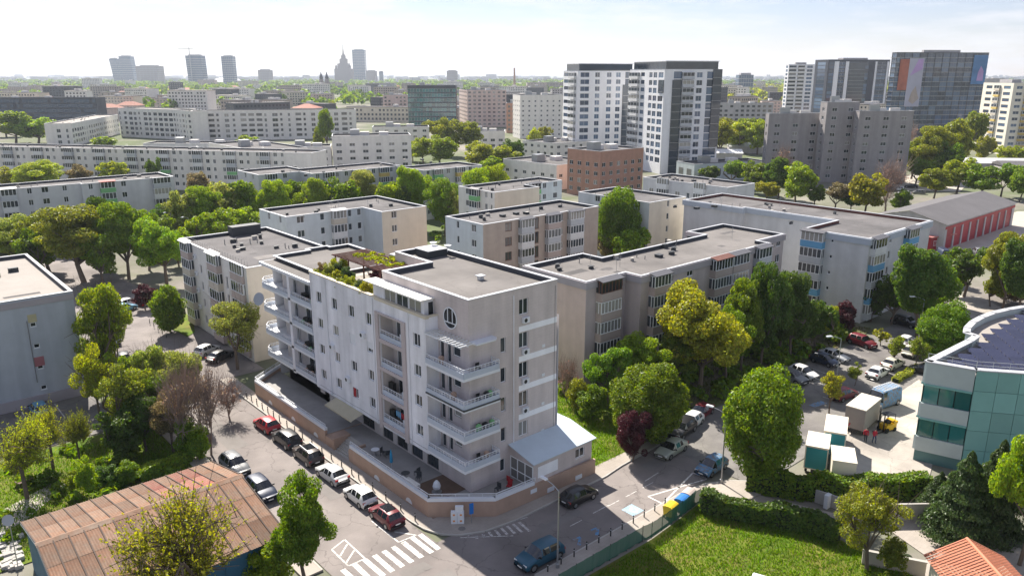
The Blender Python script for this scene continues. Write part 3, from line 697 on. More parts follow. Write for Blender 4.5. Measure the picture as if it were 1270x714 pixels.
# annexe beside the end wall
an = MB(); face(an, 'f', -3.4, 5.0, 13.2, 1.0, 3.85, [(9.6 + 1.2, 12.1, 2.35, 3.35)], .12); an.quad((13.2, -3.4, 1), (13.2, 1.5, 1), (13.2, 1.5, 4.4), (13.2, -3.4, 3.85)); an.quad((5, 0, 3.5), (5, -3.4, 3.5), (5, -3.4, 3.85), (5, 0, 4.6))
ao = an.build('annexe', MATS['grey_tile_wall'], mb_)
window(ao, 'f', -3.4, 10.8, 12.1, 2.35, 3.35, cols=2, depth=.08)
MB().quad((5.6, -3.405, 2.1), (8.3, -3.405, 2.1), (8.3, -3.405, 3.3), (5.6, -3.405, 3.3)).build('wall_panel', MATS['band_white'], ao)
ga = MB(); gg = MB()
for y in (-3.3, -2.2, -1.1, -.08): ga.box(4.96, 5.04, y - .05, y + .05, 1.2, 3.5)
for z in (1.25, 2.2, 3.45): ga.box(4.97, 5.03, -3.3, -.1, z - .05, z + .05)
gg.quad((5, -3.3, 1.25), (5, -.1, 1.25), (5, -.1, 3.45), (5, -3.3, 3.45))
go = ga.build('glass_wall', MATS['pvc_white'], ao); gg.build('pane', MATS['window_glass'], go)
rf = MB(); zt, zb = 4.68, 3.9
for a, b in (((4.7, -.02, zt), (4.7, -3.75, zb)),): pass
rf.prism([(4.7, -3.75), (13.5, -3.75), (13.5, -.02), (4.7, -.02)], 0, .08)
rf.v = [(x, y, zz + zb + (zt - zb) * (y + 3.75) / 3.73) for x, y, zz in rf.v]
k0 = len(rf.v); r2 = MB().prism([(11.22, -.015), (13.5, -.015), (13.5, 2.6), (11.22, 2.6)], 4.68, 4.76)
rf.v += r2.v; rf.f += [tuple(i + k0 for i in f) for f in r2.f]; rf.m += r2.m
rfo = rf.build('annexe_roof', MATS['blue_roof_sheet'], ao)
# podium with retaining wall
pd = MB(); OUTL = [(-4.6, 15.0), (-4.6, .7), (.2, -3.35), (4.9, -3.6), (13.25, -3.9), (13.25, 2.0), (11, 2), (11, 15)]
pd.prism(OUTL, -.02, 1.2, top=True, mt=1, bottom=False); pd.prism([(-4.6, 39.0), (-4.6, 20.4), (.1, 20.4), (.1, 42.3)], -.02, 1.25, mt=1, bottom=False); pd.box(-2.6, .1, 15.0, 20.4, -.02, 1.15, 1)
pdo = pd.build('podium', [MATS['terracotta_clad'], MATS['terrace_paving']], mb_)
def wall_run(name, pts, z0, z1, t, mat, parent):
    s = MB()
    for (x0, y0), (x1, y1) in zip(pts, pts[1:]):
        d = Vector((x1 - x0, y1 - y0)).normalized(); n = Vector((-d.y, d.x)) * t
        s.prism([(x0, y0), (x1, y1), (x1 + n.x, y1 + n.y), (x0 + n.x, y0 + n.y)], z0, z1, bottom=False)
    return s.build(name, MATS[mat], parent)
P1 = [(-4.62, 15.0), (-4.62, .69), (.19, -3.38), (4.9, -3.63), (13.27, -3.93)]
P2 = [(-4.62, 20.4), (-4.62, 39.05), (.5, 42.52)][::-1]
wall_run('retaining_wall', P1, -.015, 1.7, .3, 'terracotta_clad', pdo); wall_run('retaining_wall', P2, -.015, 1.75, .3, 'terracotta_clad', pdo)
for P_ in (P1[:-1] + [(4.95, -3.63)], P2):
    wall_run('planter_trough', [(x + .02, y + .01) for x, y in P_], 1.705, 2.05, .34, 'trim_white', pdo)
    railing('terrace_rail', pdo, [(x + .2, y + .12) for x, y in P_], 2.06, h=.34, solid=0, step=1.2)
for y in (3.8, 9.6, 22.6, 28.2, 34.5):
    n = 9; a = MB(); a.poly([(-4.64, y + .55 * math.cos(math.pi * i / n), .28 + .5 * math.sin(math.pi * i / n)) for i in range(n + 1)]); a.build('vent_grille', MATS['trim_white'], pdo)
for x in (6.6, 10.4):
    MB().box(x, x + .9, -3.98 - (x - 4.9) * .036 + .36 - .1, -3.55 - (x - 4.9) * .036, .3, .75).build('vent_grille', MATS['trim_white'], pdo)
MB().quad((4.6 - .2, -3.66, .95), (5.2, -3.7, .95), (5.2, -3.7, 1.4), (4.4, -3.66, 1.4)).build('wall_plate', MATS['trim_white'], pdo)
st = MB()
for i in range(7): MB().box(-4.6 + i * .28, -2.5, 15.3, 18.4, -.02 + .165 * i, .165 * (i + 1)).build('step', MATS['concrete'], pdo)
for y in (15.02, 18.42): MB().box(-4.6, -2.6, y, y + .25, -.01, 1.45).build('stair_cheek', MATS['terracotta_clad'], pdo)
MB().box(-4.6, -2.3, 18.7, 20.38, -.01, 1.2).build('stair_planter', MATS['terracotta_clad'], pdo)
aw = MB().quad((-3.0, 17.2, 3.5), (-1.47, 17.2, 3.95), (-1.47, 23.2, 3.95), (-3.0, 23.2, 3.5)); aw.quad((-3.0, 17.2, 3.5), (-3.0, 23.2, 3.5), (-3.0, 23.2, 3.35), (-3.0, 17.2, 3.35))
aw.build('entrance_awning', MATS['yellow_awning'], mb_)
# terrace furniture
def parasol(x, y, z, colm, label):
    t = thing('closed_parasol', label, 'parasol', (x, y, z))
    MB().tube((0, 0, 0), (0, 0, 2.3), .03, n=6).build('pole', MATS['metal_pale'], t)
    MB().lathe([(.06, .9), (.17, 1.0), (.13, 1.8), (.03, 2.4)], n=8).build('canopy', MATS[colm], t); MB().lathe([(.3, 0), (.3, .08)], n=10).build('base', MATS['concrete'], t)
M('parasol_blue', (.03, .25, .45), rough=.8, var=.1)
parasol(-3.4, 8.7, 1.2, 'parasol_blue', 'blue closed parasol on the paved corner terrace')
def bistro_table(x, y, z, mat, label):
    t = thing('bistro_table', label, 'table', (x, y, z), R.uniform(0, 3), 'tables on the corner terrace')
    MB().lathe([(.45, .7), (.45, .74)], n=12).build('table_top', MATS[mat], t); MB().lathe([(.25, 0), (.04, .05), (.04, .7)], n=8).build('leg', MATS['metal_grey'], t)
def patio_chair(x, y, z, rz, mat, label):
    t = thing('patio_chair', label, 'chair', (x, y, z), rz, 'chairs on the corner terrace')
    MB().box(-.24, .24, -.24, .24, .42, .47).build('seat', MATS[mat], t); MB().box(-.24, .24, .2, .25, .47, .95).build('backrest', MATS[mat], t)
    for a in (-.22, .19):
        for b_ in (-.22, .19): MB().box(a, a + .03, b_, b_ + .03, 0, .42).build('leg', MATS['metal_dark'], t)
bistro_table(-2.9, 12.6, 1.2, 'trim_white', 'round white bistro table beside the entrance stairs')
bistro_table(-3.3, 6.3, 1.2, 'pvc_dark', 'dark round bistro table beside the blue closed parasol')
for i, (x, y, m) in enumerate(((-2.3, 12.0, 'pvc_dark'), (-2.2, 11.3, 'pvc_dark'), (-2.0, 6.2, 'pvc_dark'), (-2.5, 5.2, 'pvc_dark'))):
    patio_chair(x, y, 1.2, R.uniform(0, 6), m, 'dark patio chair on the paved corner terrace')
dk = MB().box(-4.2, 2.2, .9, 4.6, 1.205, 1.25); dk.v = [(x, y, z) for x, y, z in dk.v]; dk.build('wooden_deck', MATS['deck_wood'], pdo)
eg = thing('hanging_chair', 'white egg-shaped chair on the dark wooden terrace deck', 'chair', (-2.4, 2.3, 1.25))
MB().lathe([(.1, .25), (.34, .35), (.4, .6), (.3, .95), (.1, 1.2)], n=12).build('shell', MATS['trim_white'], eg); MB().lathe([(.5, 0), (.5, .05), (.06, .08), (.06, .3)], n=12).build('base', MATS['metal_grey'], eg)
so_ = thing('garden_sofa', 'curved pale garden sofa along the terrace edge', 'sofa', (-3.6, 4.9, 1.25))
MB().box(-.4, .4, -1.0, 1.0, .1, .4).build('seat', MATS['awning_white'], so_); MB().box(-.45, -.25, -1.0, 1.0, .4, .75).build('backrest', MATS['awning_white'], so_)
for k, (x, y) in enumerate(((2.0, -1.6), (3.1, -2.0), (3.9, -1.2))):
    patio_chair(x, y, 1.2, R.uniform(0, 6), 'shade_red' if k else 'pvc_dark', 'red patio chair behind the terrace wall by the annexe' if k else 'black patio chair under the corner balconies')
# utility cabinet at the corner
uc = thing('utility_cabinet', 'white electric cabinet with warning labels against the orange corner wall', 'cabinet', (-3.0, -1.75, .13), math.atan2(-4.05, 4.8))
MB().box(-.6, .6, -.35, .1, 0, 1.15).build('cabinet_body', MATS['trim_white'], uc); MB().box(-.2, .55, -.25, .05, 1.153, 1.7).build('upper_box', MATS['trim_white'], uc)
for x in (-.42, .22):
    for z in (.2, .82): MB().box(x, x + .2, -.356, -.351, z, z + .18).build('warning_label', M('label_orange', (.7, .3, .1), var=0), uc)
for x in (-.02,): MB().box(x - .008, x + .008, -.355, -.351, .05, 1.1).build('door_gap', MATS['pvc_dark'], uc)
bs = thing('blue_sign', 'blue rounded street sign beside the white electric cabinet', 'sign', (-2.15, -2.75, .13))
MB().tube((0, 0, 0), (0, 0, 1.5), .04, n=6).build('post', MATS['metal_grey'], bs); MB().box(-.2, .2, -.05, .05, .95, 2.0).build('sign_plate', M('sign_blue', (.02, .16, .5), rough=.4, var=0), bs)
bs.rotation_euler.z = math.atan2(-4.05, 4.8) + .5

# ------------------------------------------------------------------ blocks of flats
FL = [.6 + 2.75 * i for i in range(5)]
M('wall_blue_grey', (.6, .6, .61), var=.07, streak=.13, bump=.08)
M('wall_pale_blue', (.57, .62, .64), var=.07, streak=.13, bump=.08)
M('wall_cream', (.68, .61, .5), var=.06, streak=.1, bump=.08)
M('wall_pink_grey', (.5, .43, .42), var=.08, streak=.14, bump=.08)
M('wall_pink', (.6, .48, .43), var=.08, streak=.12, bump=.08)
M('wall_brown', (.45, .38, .33), var=.1, streak=.16, bump=.1)
M('wall_slate', (.36, .33, .35), var=.07)
M('wall_white', (.74, .71, .67), var=.06, streak=.1)
M('wall_grey', (.46, .44, .44), var=.08, streak=.18, bump=.08)
M('wall_grey_panel', (.42, .45, .5), var=.06, streak=.2, bump=.1)
M('wall_orange', (.4, .23, .17), var=.12, streak=.1)
M('wall_concrete', (.33, .31, .31), var=.1, streak=.22, bump=.08)
M('wall_dark', (.06, .065, .08), rough=.5, var=.1)
M('cornice_blue', (.42, .46, .52), var=.07)
M('wall_tower_white', (.82, .82, .84), var=.05, streak=.08)
M('wall_tower_cream', (.75, .7, .6), var=.05)
M('roof_white_sheet', (.7, .7, .7), rough=.5, var=.06)
M('roof_red', (.4, .06, .06), rough=.6, var=.1)
M('roof_patch_dark', (.09, .085, .085), rough=.9, var=.2, scale=2, objvar=.2); M('roof_patch_pale', (.17, .158, .152), rough=.9, var=.2, scale=2, objvar=.15)
def roof_clutter(parent, x0, x1, y0, y1, z, n, seed=1):
    r = random.Random(seed)
    for i in range(n):
        x, y = r.uniform(x0, x1), r.uniform(y0, y1); k = r.random(); m = MB()
        if k < .45:
            a, b, h = r.uniform(.35, .9), r.uniform(.3, .5), r.uniform(.25, .5)
            m.box(x, x + a, y, y + b, z - .02, z + h); m.box(x - .08, x + a + .08, y - .08, y + b + .08, z + h + .12, z + h + .18); m.box(x + .05, x + .12, y + .05, y + .12, z + h, z + h + .12); m.box(x + a - .12, x + a - .05, y + b - .12, y + b - .05, z + h, z + h + .12)
            m.build('vent', MATS[r.choice(['roof_box_dark', 'roof_box_dark', 'concrete'])], parent)
        elif k < .8:
            m.tube((x, y, z - .02), (x, y, z + r.uniform(.5, .9)), .07, n=6); m.build('vent_pipe', MATS['pipe_grey'], parent)
        elif k < .92:
            m.box(x, x + .9, y, y + .9, z - .02, z + .35); m.box(x - .06, x + .96, y - .06, y + .96, z + .353, z + .43); m.build('roof_hatch', MATS['roof_box_dark'], parent)
        else:
            m.tube((x, y, z - .02), (x, y, z + 2.0), .025, n=4)
            for q in range(4): m.tube((x - .5 + q * .06, y, z + 1.2 + q * .2), (x + .5 - q * .06, y, z + 1.2 + q * .2), .012, n=3)
            m.build('antenna', MATS['metal_grey'], parent)
def dress(parent, wallmb, side, off, u0, u1, z0, z1, cols, floors, m=0, far=False, sill=.9, wh=1.35, fm='pvc_white', gm='window_glass', seed=3):
    """one facade: columns of openings over the storeys. col = (kind, start, width, options)"""
    r = random.Random(seed); holes = []; todo = []
    for c in cols:
        kind, a, w = c[0], c[1] + u0, c[2]; o = c[3] if len(c) > 3 else {}
        for i, fz in enumerate(floors):
            if o.get('only') and i not in o['only']: continue
            if kind == 'w':
                s, h = o.get('sill', sill), o.get('h', wh); hh = (a, a + w, fz + s, fz + s + h)
                if hh[3] > z1 - .1: continue
                holes.append(hh); todo.append(('w', hh, o))
            elif kind == 'b': todo.append(('b', (a, a + w, fz, i), o))
            elif kind == 'l':
                hh = (a, a + w, fz + .95, fz + 2.55); holes.append(hh); todo.append(('l', hh, o))
    face(wallmb, side, off, u0, u1, z0, z1, holes, .14, m)
    W = far_window if far else window
    for k, h, o in todo:
        if k == 'w': W(parent, side, off, *h, cols=o.get('n', 2 if h[1] - h[0] > .9 else 1), fm=o.get('fm', fm), gm=o.get('gm', gm), depth=.09, t=.07)
        elif k == 'l': W(parent, side, off, *h, cols=o.get('n', 3), fm=o.get('fm', 'pvc_dark'), gm=gm, depth=.12, t=.08)
        else:
            ps = o.get('pm', ['balcony_grey']); op = o.get('open', 0); fms = o.get('fms', [fm])
            glazed_balcony(parent, side, off - .0, h[0], h[1], h[2], pm=ps[h[3] % len(ps)], d=o.get('d', 1.05), n=o.get('n', 4), open_=r.random() < op, fm=fms[h[3] % len(fms)])
            if o.get('canopy') and fz_top(floors, h[2]):
                c = MB(); dd = o.get('d', 1.05) + .25; hh = h[2] + 2.62; w = h[1] - h[0]
                c.poly([(-.15, -dd, hh), (w + .15, -dd, hh), (w + .15, 0, hh + .28), (-.15, 0, hh + .28)]); c.box(-.15, w + .15, -dd - .01, -dd + .04, hh - .12, hh + .01)
                c.build('canopy', MATS[o['canopy']], parent, (h[0], off, 0) if side == 'f' else (off, h[1], 0), 0 if side == 'f' else -math.pi / 2)
def fz_top(floors, z): return abs(z - floors[-1]) < .01
def block(name, label, outline, h, faces, mats, loc=(0, 0), rz=0, floors=FL, far=False, coping='coping_white', inner='parapet_dark', roof='roof_bitumen', ph=.5, cornice=None, clutter=10, group=None, cat='building', seed=1, fm='pvc_white', gm='window_glass', par=None, wh=1.35, sill=.9):
    """outline: counter-clockwise corners, axis-aligned in the block's own frame. faces: {edge index: (material slot, columns)}"""
    t = thing(name, label, cat, (loc[0], loc[1], 0), rz, group)
    w = MB(); k = len(outline)
    for i in range(k):
        (xa, ya), (xb, yb) = outline[i], outline[(i + 1) % k]
        ms, cols = faces.get(i, (0, ()))[:2]
        if abs(ya - yb) < 1e-6 and xb > xa: dress(t, w, 'f', ya, xa, xb, -.05, h, cols, floors, ms, far, fm=fm, gm=gm, seed=seed + i, wh=wh, sill=sill)
        elif abs(xa - xb) < 1e-6 and yb < ya: dress(t, w, 'l', xa, yb, ya, -.05, h, cols, floors, ms, far, fm=fm, gm=gm, seed=seed + i, wh=wh, sill=sill)
        else: w.quad((xa, ya, -.05), (xb, yb, -.05), (xb, yb, h), (xa, ya, h), ms)
    w.build('wall', [MATS[m] for m in mats], t)
    parapet_roof(t, outline, h - ph, h=ph, coping=coping, inner=inner, roof=roof)
    if cornice:
        cm, cz, cd = cornice; c = MB()
        for i in range(k):
            a, b = Vector(outline[i]), Vector(outline[(i + 1) % k]); d = (b - a).normalized(); n = Vector((d.y, -d.x)) * cd
            a2, b2 = a - d * cd * 0, b + d * 0
            c.prism([(a2.x + d.x * .001, a2.y), (b2.x, b2.y), (b2.x + n.x + d.x * cd, b2.y + n.y + d.y * cd), (a2.x + n.x - d.x * cd, a2.y + n.y - d.y * cd)], cz, h - .05)
        c.build('cornice', MATS[cm], t)
    xs = [p[0] for p in outline]; ys = [p[1] for p in outline]
    rp_ = random.Random(seed + 99)
    for q in range(max(3, int((max(xs) - min(xs)) * (max(ys) - min(ys)) / 70))):
        x, y, a, b = rp_.uniform(min(xs) + .6, max(xs) - 4), rp_.uniform(min(ys) + .6, max(ys) - 3), rp_.uniform(1, 4.5), rp_.uniform(.6, 2.4)
        if all(inside(x + u * (a + .9) - .45, y + v * (b + .9) - .45, outline) for u in (0, 1) for v in (0, 1)): MB().quad((x, y, h - ph + .004 + q * .0006), (x + a, y + rp_.uniform(-.1, .1), h - ph + .004 + q * .0006), (x + a, y + b, h - ph + .004 + q * .0006), (x + rp_.uniform(-.1, .1), y + b, h - ph + .004 + q * .0006)).build('roof_patch', MATS[rp_.choice(['roof_patch_dark', 'roof_patch_pale', 'roof_patch_dark'])], t)
    if clutter: roof_clutter(t, min(xs) + 2, max(xs) - 2.5, min(ys) + max(2, (max(ys) - min(ys)) * .35), max(ys) - 2.5, h - ph, clutter, seed)
    return t
B1 = lambda a, w, **k: ('b', a, w, k)
W1 = lambda a, w, **k: ('w', a, w, k)
# long pink-grey block behind the corner house
block('apartment_block', 'long pinkish grey five-storey block with slate roof band behind the corner house',
      [(29.3, 13), (37, 13), (37, 10.35), (68.5, 10.35), (68.5, 12.6), (76.7, 12.6), (76.7, 24.6), (66.3, 24.6), (66.3, 21), (41, 21), (41, 24.8), (29.3, 24.8)], 14.35,
      {0: (0, [B1(1.9, 4.0, pm=['balcony_pink'], n=6, canopy='coping_dark', fms=['pvc_white', 'pvc_white', 'pvc_white', 'pvc_white', 'pvc_brown']), W1(6.5, .7)]), 1: (0, []),
       2: (0, [B1(1.7, 3.5, pm=['balcony_pink'], n=5, canopy='coping_dark'), W1(6.2, .8, sill=.8), W1(10.1, 1.4), B1(15.6, 4.3, pm=['balcony_pink'], n=6, canopy='parapet_rust'), B1(20.1, 4.2, pm=['balcony_pink'], n=5, canopy='coping_dark'), W1(25.2, .7), B1(27.0, 3.6, pm=['balcony_grey'], n=4, canopy='coping_dark', fms=['pvc_white'])]),
       4: (0, [('l', 1.2, 3.6, {}), W1(6, 1.3)]), 11: (1, [])}, ['wall_pink_grey', 'wall_pink'], cornice=('wall_slate', 13.35, .22), roof='roof_membrane', clutter=22, seed=5)
block('apartment_block', 'brown stucco block with pale blue end wall and red window frames',
      [(44.6, 52.6), (74.8, 52.6), (74.8, 63.8), (44.6, 63.8)], 14.2,
      {0: (0, [W1(5.2, 1.6, fm='pvc_brown', sill=.7, h=1.6), B1(8.4, 3.2, pm=['balcony_grey', 'balcony_white'], n=4, canopy='coping_dark'), W1(12.2, 1.4, fm='pvc_brown', sill=.2, h=2.2), B1(15.2, 3.4, pm=['balcony_pink', 'balcony_grey'], n=4, canopy='coping_dark'), W1(19.3, .8), B1(21.2, 3.8, pm=['balcony_grey', 'balcony_white'], n=5, canopy='coping_dark', fms=['pvc_white']), W1(25.6, .7)]),
       3: (1, [W1(2.0, 1.4), W1(7.0, .75), W1(9.2, .01, only=[0])])}, ['wall_brown', 'wall_pale_blue'], clutter=14, seed=8)
block('apartment_block', 'pale blue grey block with a cream end bay behind the roof garden',
      [(22.2, 84), (38.8, 84), (38.8, 76.8), (49.4, 76.8), (49.4, 95.8), (22.2, 95.8)], 14,
      {0: (0, [W1(2.2, 1.5), W1(7.1, .9), B1(9.4, 3.0, pm=['balcony_cream', 'balcony_white'], n=4, canopy='coping_white'), W1(13.2, .8), W1(15.3, .9)]), 1: (0, []), 2: (1, [W1(2.2, 1.2), ]), 5: (0, [W1(2, 1), W1(7, 1)])}, ['wall_pale_blue', 'wall_cream'], clutter=14, seed=11)
t = block('apartment_block', 'white block with rounded cream canopies over its bays and a cream end wall',
      [(.3, 50.6), (15.5, 50.6), (15.5, 77.5), (.3, 77.5)], 13.9,
      {0: (1, []), 3: (0, [B1(.9, 4.4, pm=['balcony_pink'], n=5, d=.35), W1(7.2, .7, sill=.5, h=1.9), B1(9.2, 3.8, pm=['balcony_pink', 'balcony_cream'], n=4, d=.8, canopy='awning_white'), W1(14.4, 1.2), W1(17.6, .7), B1(21.0, 3.4, pm=['balcony_pink', 'balcony_cream'], n=4, d=.8, canopy='awning_white')])}, ['wall_white', 'wall_cream'], clutter=16, seed=13)
rl = MB()
for i in range(24):
    y = 51.5 + i * 1.0; rl.tube((.9, y, 13.4), (.9, y, 14.6), .02, n=4)
rl.tube((.9, 51.5, 14.55), (.9, 74.5, 14.55), .02, n=4); rl.build('roof_rail', MATS['pipe_grey'], t)
MB().box(8.5, 13.5, 75.4, 77.4, 13.3, 15.0).build('roof_hut', MATS['roof_box_dark'], t)
for z in FL[1:]:
    for y in (63.5, 70.8): ac_unit(t, .3, y, z + .25, 'l')
block('apartment_block', 'pale blue block with bright blue balcony fronts and a rust-red roof edge',
      [(83.8, 1.5), (108.2, 1.5), (108.2, 46), (94.4, 46), (94.4, 32), (95.6, 32), (95.6, 13), (83.8, 13)], 14.3,
      {0: (0, [B1(.5, 4.2, pm=['balcony_grey', 'balcony_blue', 'balcony_grey', 'balcony_blue', 'balcony_white'], n=4, canopy='coping_dark', d=.9), W1(7.6, .8), B1(13.2, 4.0, pm=['balcony_blue', 'balcony_blue', 'balcony_grey'], n=4, canopy='coping_dark')]),
       4: (1, [W1(3.0, 1.2), W1(7.8, 1.6)]), 5: (1, []), 6: (0, [B1(.6, 4.6, pm=['balcony_blue', 'balcony_grey', 'balcony_blue', 'balcony_blue', 'balcony_white'], n=5, canopy='parapet_rust'), W1(7.4, 1.3), ('l', 14.6, 3.2, {'only': [4, 3]})]),
       7: (0, [W1(6.0, .5, sill=1.1, h=.6), B1(7.4, 4.0, pm=['balcony_blue', 'balcony_blue', 'balcony_grey', 'balcony_grey', 'balcony_blue'], n=5, canopy='coping_dark')])}, ['wall_blue_grey', 'wall_blue_grey'],
      cornice=('cornice_blue', 13.2, .28), inner='parapet_rust', clutter=20, seed=17)
block('apartment_block', 'white block with blank cream wall and green balconies behind the brown block',
      [(72, 82), (86, 82), (86, 87), (98.6, 87), (98.6, 95.5), (72, 95.5)], 14,
      {0: (1, []), 2: (2, [B1(1.2, 3.2, pm=['balcony_green'], n=3, canopy='coping_dark'), W1(6, 1.1), W1(9.6, 1.4)]), 5: (0, [W1(9.4, 1.3), B1(5.2, 3.0, pm=['balcony_green', 'balcony_white'], n=3, canopy='coping_dark'), W1(2.6, .9), W1(.8, .7)])}, ['wall_white', 'wall_cream', 'wall_pale_blue'], clutter=12, seed=19, far=True)
block('apartment_block', 'pale grey block with cream end wall behind the big round tree',
      [(87, 49.4), (99.6, 49.4), (99.6, 70), (87, 70)], 14,
      {0: (1, [W1(6, .8)]), 3: (0, [W1(2.5, 1.4), W1(9, .8), W1(14, 1.4)])}, ['wall_pale_blue', 'wall_cream'], clutter=9, seed=23, far=True)
block('apartment_block', 'low pale blue block with wide brown roof below the white towers',
      [(121, 53), (133, 53), (133, 79), (121, 79)], 13.6,
      {0: (0, [W1(3, 1.4)]), 3: (0, [W1(2, 1.2), W1(4.4, .8), B1(6.2, 3, pm=['balcony_white'], n=4), W1(11, .9), W1(14, 1.5), B1(17.5, 3.2, pm=['balcony_white'], n=4), W1(22.5, 1.4)])}, ['wall_blue_grey'], clutter=14, seed=29, far=True)
# grey panel block at the picture's edge: only its end wall shows
t = block('apartment_block', 'grey panel block with blank end wall, small windows and a red painted patch',
      [(-66, 54.1), (-20.7, 54.1), (-20.7, 82), (-66, 82)], 13.75, {0: (0, [W1(66 - 25.8, .65, sill=1.25, h=.55), W1(12, 1.2)])}, ['wall_grey_panel'], clutter=0, roof='roof_pale', coping='coping_grey', seed=31)
c = MB(); c.box(-66.05, -20.65, 54.02, 54.098, 12.75, 13.5); c.box(-66.1, -20.6, 53.8, 54.098, -.02, 1.3); c.build('facade_band', MATS['wall_slate'], t)
MB().box(-26.05, -24.95, 54.06, 54.097, 5.0, 6.2).build('painted_patch', M('patch_red', (.36, .14, .16), var=.15), t)
MB().box(-25.95, -25.0, 54.06, 54.097, 10.7, 11.7).build('painted_patch', M('patch_yellow', (.42, .38, .24), var=.15), t)
pp = MB(); pp.tube((-26.1, 53.95, 3), (-26.1, 53.95, 11), .05, n=5); pp.build('downpipe', MATS['pipe_grey'], t)
for x, y, a, b in ((-33, 61, 2.6, .8), (-31, 76, 2.0, 1.6), (-27.5, 70.5, 1.6, 1.2), (-24.6, 72.5, 1.2, .7), (-45, 66, 2.4, 1)): MB().box(x, x + a, y, y + b, 13.2, 13.85).build('roof_vent', MATS['roof_box_dark'], t)
# rows farther back
block('apartment_block', 'long grey blue block with green balcony fronts beyond the grove',
      [(-70, 160), (-24, 160), (-24, 161.2), (5, 161.2), (5, 160), (27, 160), (27, 172), (-70, 172)], 14,
      {0: (0, [c_ for q in range(4) for c_ in (B1(2 + q * 11.4, 3.2, pm=['balcony_white', 'balcony_green', 'balcony_grey'], n=4, canopy='balcony_red' if q == 3 else 'coping_dark'), W1(6.4 + q * 11.4, 1), W1(9.4 + q * 11.4, 1.5))]),
       2: (0, [B1(3, 3.4, pm=['balcony_grey', 'balcony_green'], n=4), W1(8, 1.2), B1(12, 3.2, pm=['balcony_grey', 'balcony_white'], n=4, canopy='awning_white'), W1(17.5, 1), W1(20.5, 1.5), W1(25, 1)]),
       4: (0, [W1(1.5, 1), B1(4, 3.4, pm=['balcony_green', 'balcony_green', 'balcony_grey'], n=4, canopy='balcony_red'), W1(9, 1.2), B1(16.5, 4.4, pm=['balcony_grey', 'balcony_white'], n=5)])}, ['wall_blue_grey'], clutter=20, seed=37, far=True)
block('apartment_block', 'stepped grey blue block with arched parapets and mixed balconies behind the lane trees',
      [(45, 148), (57, 148), (57, 141), (84, 141), (84, 127), (105, 127), (105, 139), (86, 139), (86, 154), (60, 154), (60, 162), (45, 162)], 14,
      {0: (0, [B1(2, 3, pm=['balcony_white', 'balcony_grey'], n=4), W1(7, 1.2)]), 1: (0, []), 2: (0, [c_ for q in range(3) for c_ in (W1(1.2 + q * 8.8, 1.1), B1(3.4 + q * 8.8, 3, pm=[['balcony_white', 'balcony_yellow'], ['balcony_cream', 'balcony_grey'], ['balcony_yellow', 'balcony_green']][q], n=4), W1(7.3 + q * 8.8, .9))]),
       3: (0, []), 4: (0, [W1(1, 1), B1(3, 3, pm=['balcony_green', 'balcony_white'], n=4), W1(8, 1.2), B1(11, 3, pm=['balcony_yellow', 'balcony_white'], n=4), W1(16, 1.2)]), 11: (0, [W1(3, 1), W1(8, 1)])}, ['wall_blue_grey'], clutter=22, seed=41, far=True)
def facing(px0, py0, px1, py1, z):
    """local frame for a block whose roof edge is seen from (px0,py0) to (px1,py1) at height z"""
    a, b = at(px0, py0, z), at(px1, py1, z)
    return a, math.atan2(b[1] - a[1], b[0] - a[0]), math.dist(a, b)
a, rz, w = facing(-40, 181, 386, 190, 14)
n = int(w // 13); cols = []
for q in range(n):
    cols += [W1(1 + q * 13, 1.1), B1(3 + q * 13, 3.4, pm=[['balcony_green', 'balcony_white', 'balcony_green', 'balcony_grey', 'balcony_white'], ['balcony_white', 'balcony_grey', 'balcony_white']][q % 2], n=4), W1(7.6 + q * 13, 1.4), W1(10.4 + q * 13, 1.0)]
block('apartment_block', 'very long white block with lime green balcony fronts before the pale new flats',
      [(0, 0), (w, 0), (w, 12), (0, 12)], 14, {0: (0, cols), 3: (0, [W1(4, 1.2)])}, ['wall_white'], loc=a, rz=rz, clutter=30, seed=43, far=True)

# ------------------------------------------------------------------ nearer odd buildings
# teal glass office with solar roof
of = thing('office_building', 'curved teal glass and panel office with solar panels on the roof', 'office', (41.3, -24.4, 0))
M('teal_panel', (.17, .38, .36), rough=.35, var=.05, spec=.6, objvar=.12)
M('teal_band', (.44, .5, .5), rough=.5, var=.06, objvar=.05)
M('solar_blue', (.02, .022, .05), rough=.22, var=.1, spec=.8, objvar=.2)
M('solar_frame', (.55, .56, .58), rough=.4, var=0, metal=.6)
OO = [(0, 0), (1.2, -4.2), (8.5, -14), (40, -24), (40, -6), (36, -3.2), (33, -1.4), (30, -.1), (27, .9), (24, 1.6), (21, 1.9), (18, 1.9), (15, 1.5), (13, .9), (12.6, -.3), (10.2, -.4)]
ow = MB(); ow.prism(OO, -.05, 3.2, top=False); ow.build('base_wall', M('teal_wall', (.1, .2, .2), rough=.5, var=.08), of)
